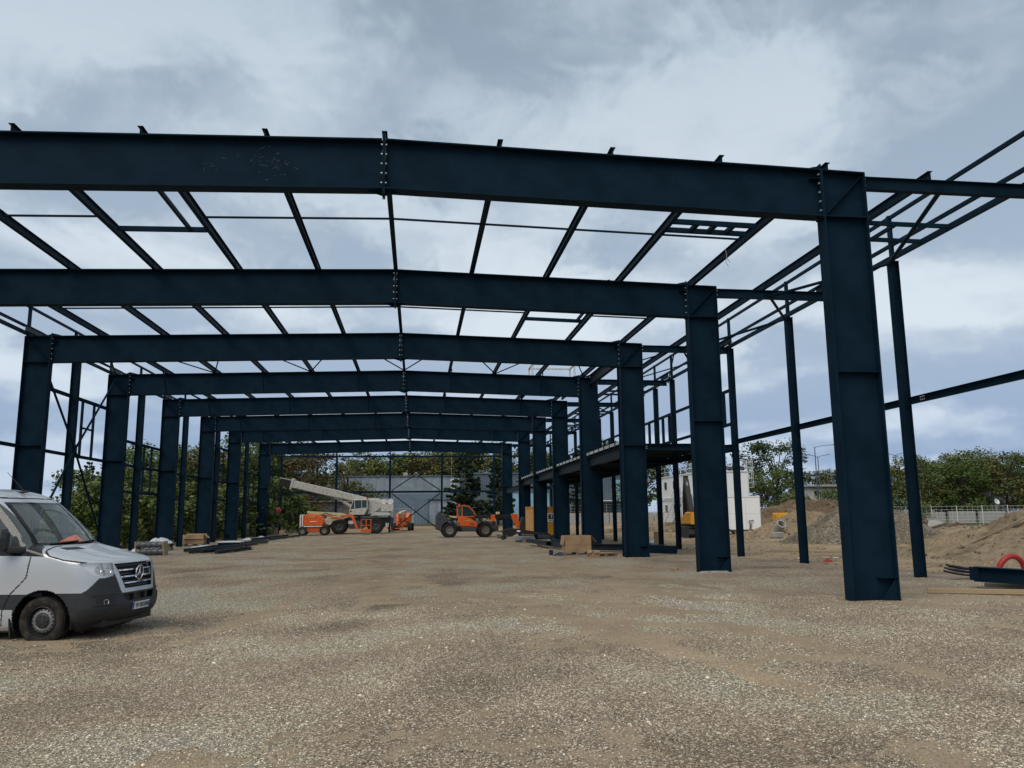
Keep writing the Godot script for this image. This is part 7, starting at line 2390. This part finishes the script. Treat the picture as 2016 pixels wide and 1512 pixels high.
	# ---- far right foreground: beam, timber, hoses
	lying_beam("steel_beam", "dark steel plate beam lying at the right edge in front of the sand", gp(11.55, -16.0, 0.29), gp(13.6, -14.4, 0.20), 0.30, 0.30, "i", M.steel)
	plank("pale timber beam on the gravel before the dark beam at the right edge", gp(9.95, -15.2, 0.05), gp(12.2, -14.15, 0.05), 0.09, 0.10, M.wood)
	plank("timber bearer under the dark beam at the right edge", gp(12.0, -16.3, 0.04), gp(12.9, -14.8, 0.04), 0.08, 0.1, M.wood_grey)
	var hs := thing("red_hose", "thick red hose arching up behind the dark beam at the right edge", "hose", gp(13.45, -17.4))
	var hb := B.new()
	var pts := []
	for k in 15:
		var a := PI * (-0.06 + 1.12 * k / 14.0)
		pts.append(Vector3(0.02 - cos(a) * 0.34, 0.12 + sin(a) * 0.44, sin(a) * 0.1))
	hb.tube(pts, 0.062, 12)
	part(hs, "hose_body", hb, M.red)
	var hbd := B.new()
	hbd.cyl(Vector3(-0.30, 0.26, 0.03), Vector3(-0.27, 0.33, 0.04), 0.066, 12)
	part(hs, "orange_band", hbd, M.orange)
	var bh := thing("black_hoses", "loop of black hoses lying beside the dark beam at the right edge", "hoses", gp(12.6, -18.0))
	for k in 3:
		var b := B.new()
		var pp := []
		for j in 17:
			var t := j / 16.0
			var w := 0.12 + 0.03 * k
			pp.append(Vector3(1.15 * abs(1.0 - 2.0 * t) * (1.0 + 0.05 * k) - 0.3 + 0.05 * sin(t * 9.0 + k), 0.05 + 0.07 * k + 0.16 * pow(1.0 - abs(1.0 - 2.0 * t), 2.0), (t - 0.5) * w * 5.0))
		b.tube(pp, 0.024, 8)
		part(bh, "hose_loop", b, mat(lin(0.012, 0.012, 0.03), 0.35))
	bparts(thing("concrete_block", "grey concrete block at the right edge behind the dark beam", "block", gp(14.3, -17.0), 0.2), "block_body", Vector3(0, 0.25, 0), Vector3(0.5, 0.5, 0.4), M.concrete, 0.03)
	# barrier tape and planks on the earth
	var tp := thing("barrier_tape", "red and white barrier tape lying on the earth behind the nearest right column", "tape", gp(14.2, -27.6))
	for k in 14:
		var b := B.new()
		var x0 := -1.4 + k * 0.22
		b.box(T(Vector3(x0, ground_y(14.2 + x0, -27.6) - ground_y(14.2, -27.6) + 0.05 + 0.03 * sin(k * 2.1), 0.12 * sin(k * 1.3)), 0.3 * sin(k * 1.7), 0.2 * cos(k * 2.0)), Vector3(0.23, 0.004, 0.075))
		part(tp, "tape_piece", b, M.red if k % 2 == 0 else M.white)
	rag("tape_bundle", "crumpled bundle of red and white tape by the second wall post", "tape", gp(13.7, -26.2), 0.28, 0.2, 0.1, M.red, 21)
	for q in [[14.2, -24.6, 0.4, "short wood stake on the earth, left of two"], [14.5, -24.7, 1.9, "short wood stake on the earth, right of two"]]:
		plank(q[3], gp(q[0], q[1], 0.02), gp(q[0] + cos(q[2]) * 0.4, q[1] + sin(q[2]) * 0.4, 0.16), 0.03, 0.05, M.wood)
	for q in [[19.5, -27.5, 22.2, -26.0, 0.35, 1.9, "brown plank leaning on the large sand heap, upper one"], [19.2, -26.8, 22.0, -25.2, 0.25, 1.55, "pale plank leaning on the large sand heap, lower one"]]:
		plank(q[6], gp(q[0], q[1], q[4]), gp(q[2], q[3], q[5]), 0.05, 0.2, M.wood_grey)
	plank("long pale plank on the earth beyond the nearest right post", gp(21.0, -36.0, 0.06), gp(25.5, -34.0, 0.06), 0.06, 0.16, M.wood)
	plank("pale timber on the earth behind the second wall post", gp(15.5, -33.0, 0.05), gp(19.0, -30.5, 0.05), 0.06, 0.14, M.wood)
	var cs := thing("cardboard_sheet", "upright brown cardboard sheet behind the third right column", "cardboard", gp(12.75, -42.5), 0.1)
	bparts(cs, "sheet", Vector3(0, 0.36, 0), Vector3(0.42, 0.72, 0.03), M.card, 0.003)
	# concrete rings by the sand heap
	var cr := thing("concrete_pipe", "pale concrete pipe piece lying against the sand heap", "pipe", gp(24.2, -52.5), 0.5)
	var pb := B.new()
	pb.lathe([Vector2(0.24, -0.32), Vector2(0.32, -0.32), Vector2(0.32, 0.32), Vector2(0.24, 0.32), Vector2(0.24, -0.32)], 24, Transform3D(Basis.from_euler(Vector3(0.9, 0, 0.3)), Vector3(0, 0.75, 0)))
	part(cr, "pipe_ring", pb, M.concrete)
	bparts(thing("concrete_slab", "broken pale concrete slab at the foot of the sand heap", "slab", gp(23.4, -51.2), 0.4), "slab_body", Vector3(0, 0.22, 0), Vector3(0.9, 0.36, 0.4), M.concrete, 0.04)
	# scrap heap near the right fence
	for k in 16:
		var x := 37.9 + k * 0.33 + rf(-0.1, 0.1); var z := -62.0 + rf(-1.2, 1.2)
		var sz := rf(0.35, 0.9)
		var o := thing("scrap_piece", "%s scrap piece, %s from the left in the heap before the white fence" % [["rusty brown", "dark twisted", "pale"][k % 3], ORD[k]], "scrap", gp(x, z, 0.05 + rf(0, 0.5) * (1.0 - abs(x - 40.5) / 3.2)), rf(0, TAU), "scrap heap before the white fence")
		var b := B.new()
		b.extrb(V2([-sz, 0, sz * rf(0.5, 1.0), rf(-0.1, 0.1), sz * rf(0.3, 0.8), sz * rf(0.4, 0.9), -sz * rf(0.1, 0.6), sz * rf(0.5, 1.0)]), sz * rf(0.4, 0.9), T(Vector3.ZERO, 0, rf(-0.6, 0.6), rf(-0.4, 0.4)), 0.04)
		part(o, "scrap_body", b, [mat(lin(0.10, 0.05, 0.03), 0.9), M.dark, M.concrete][k % 3])
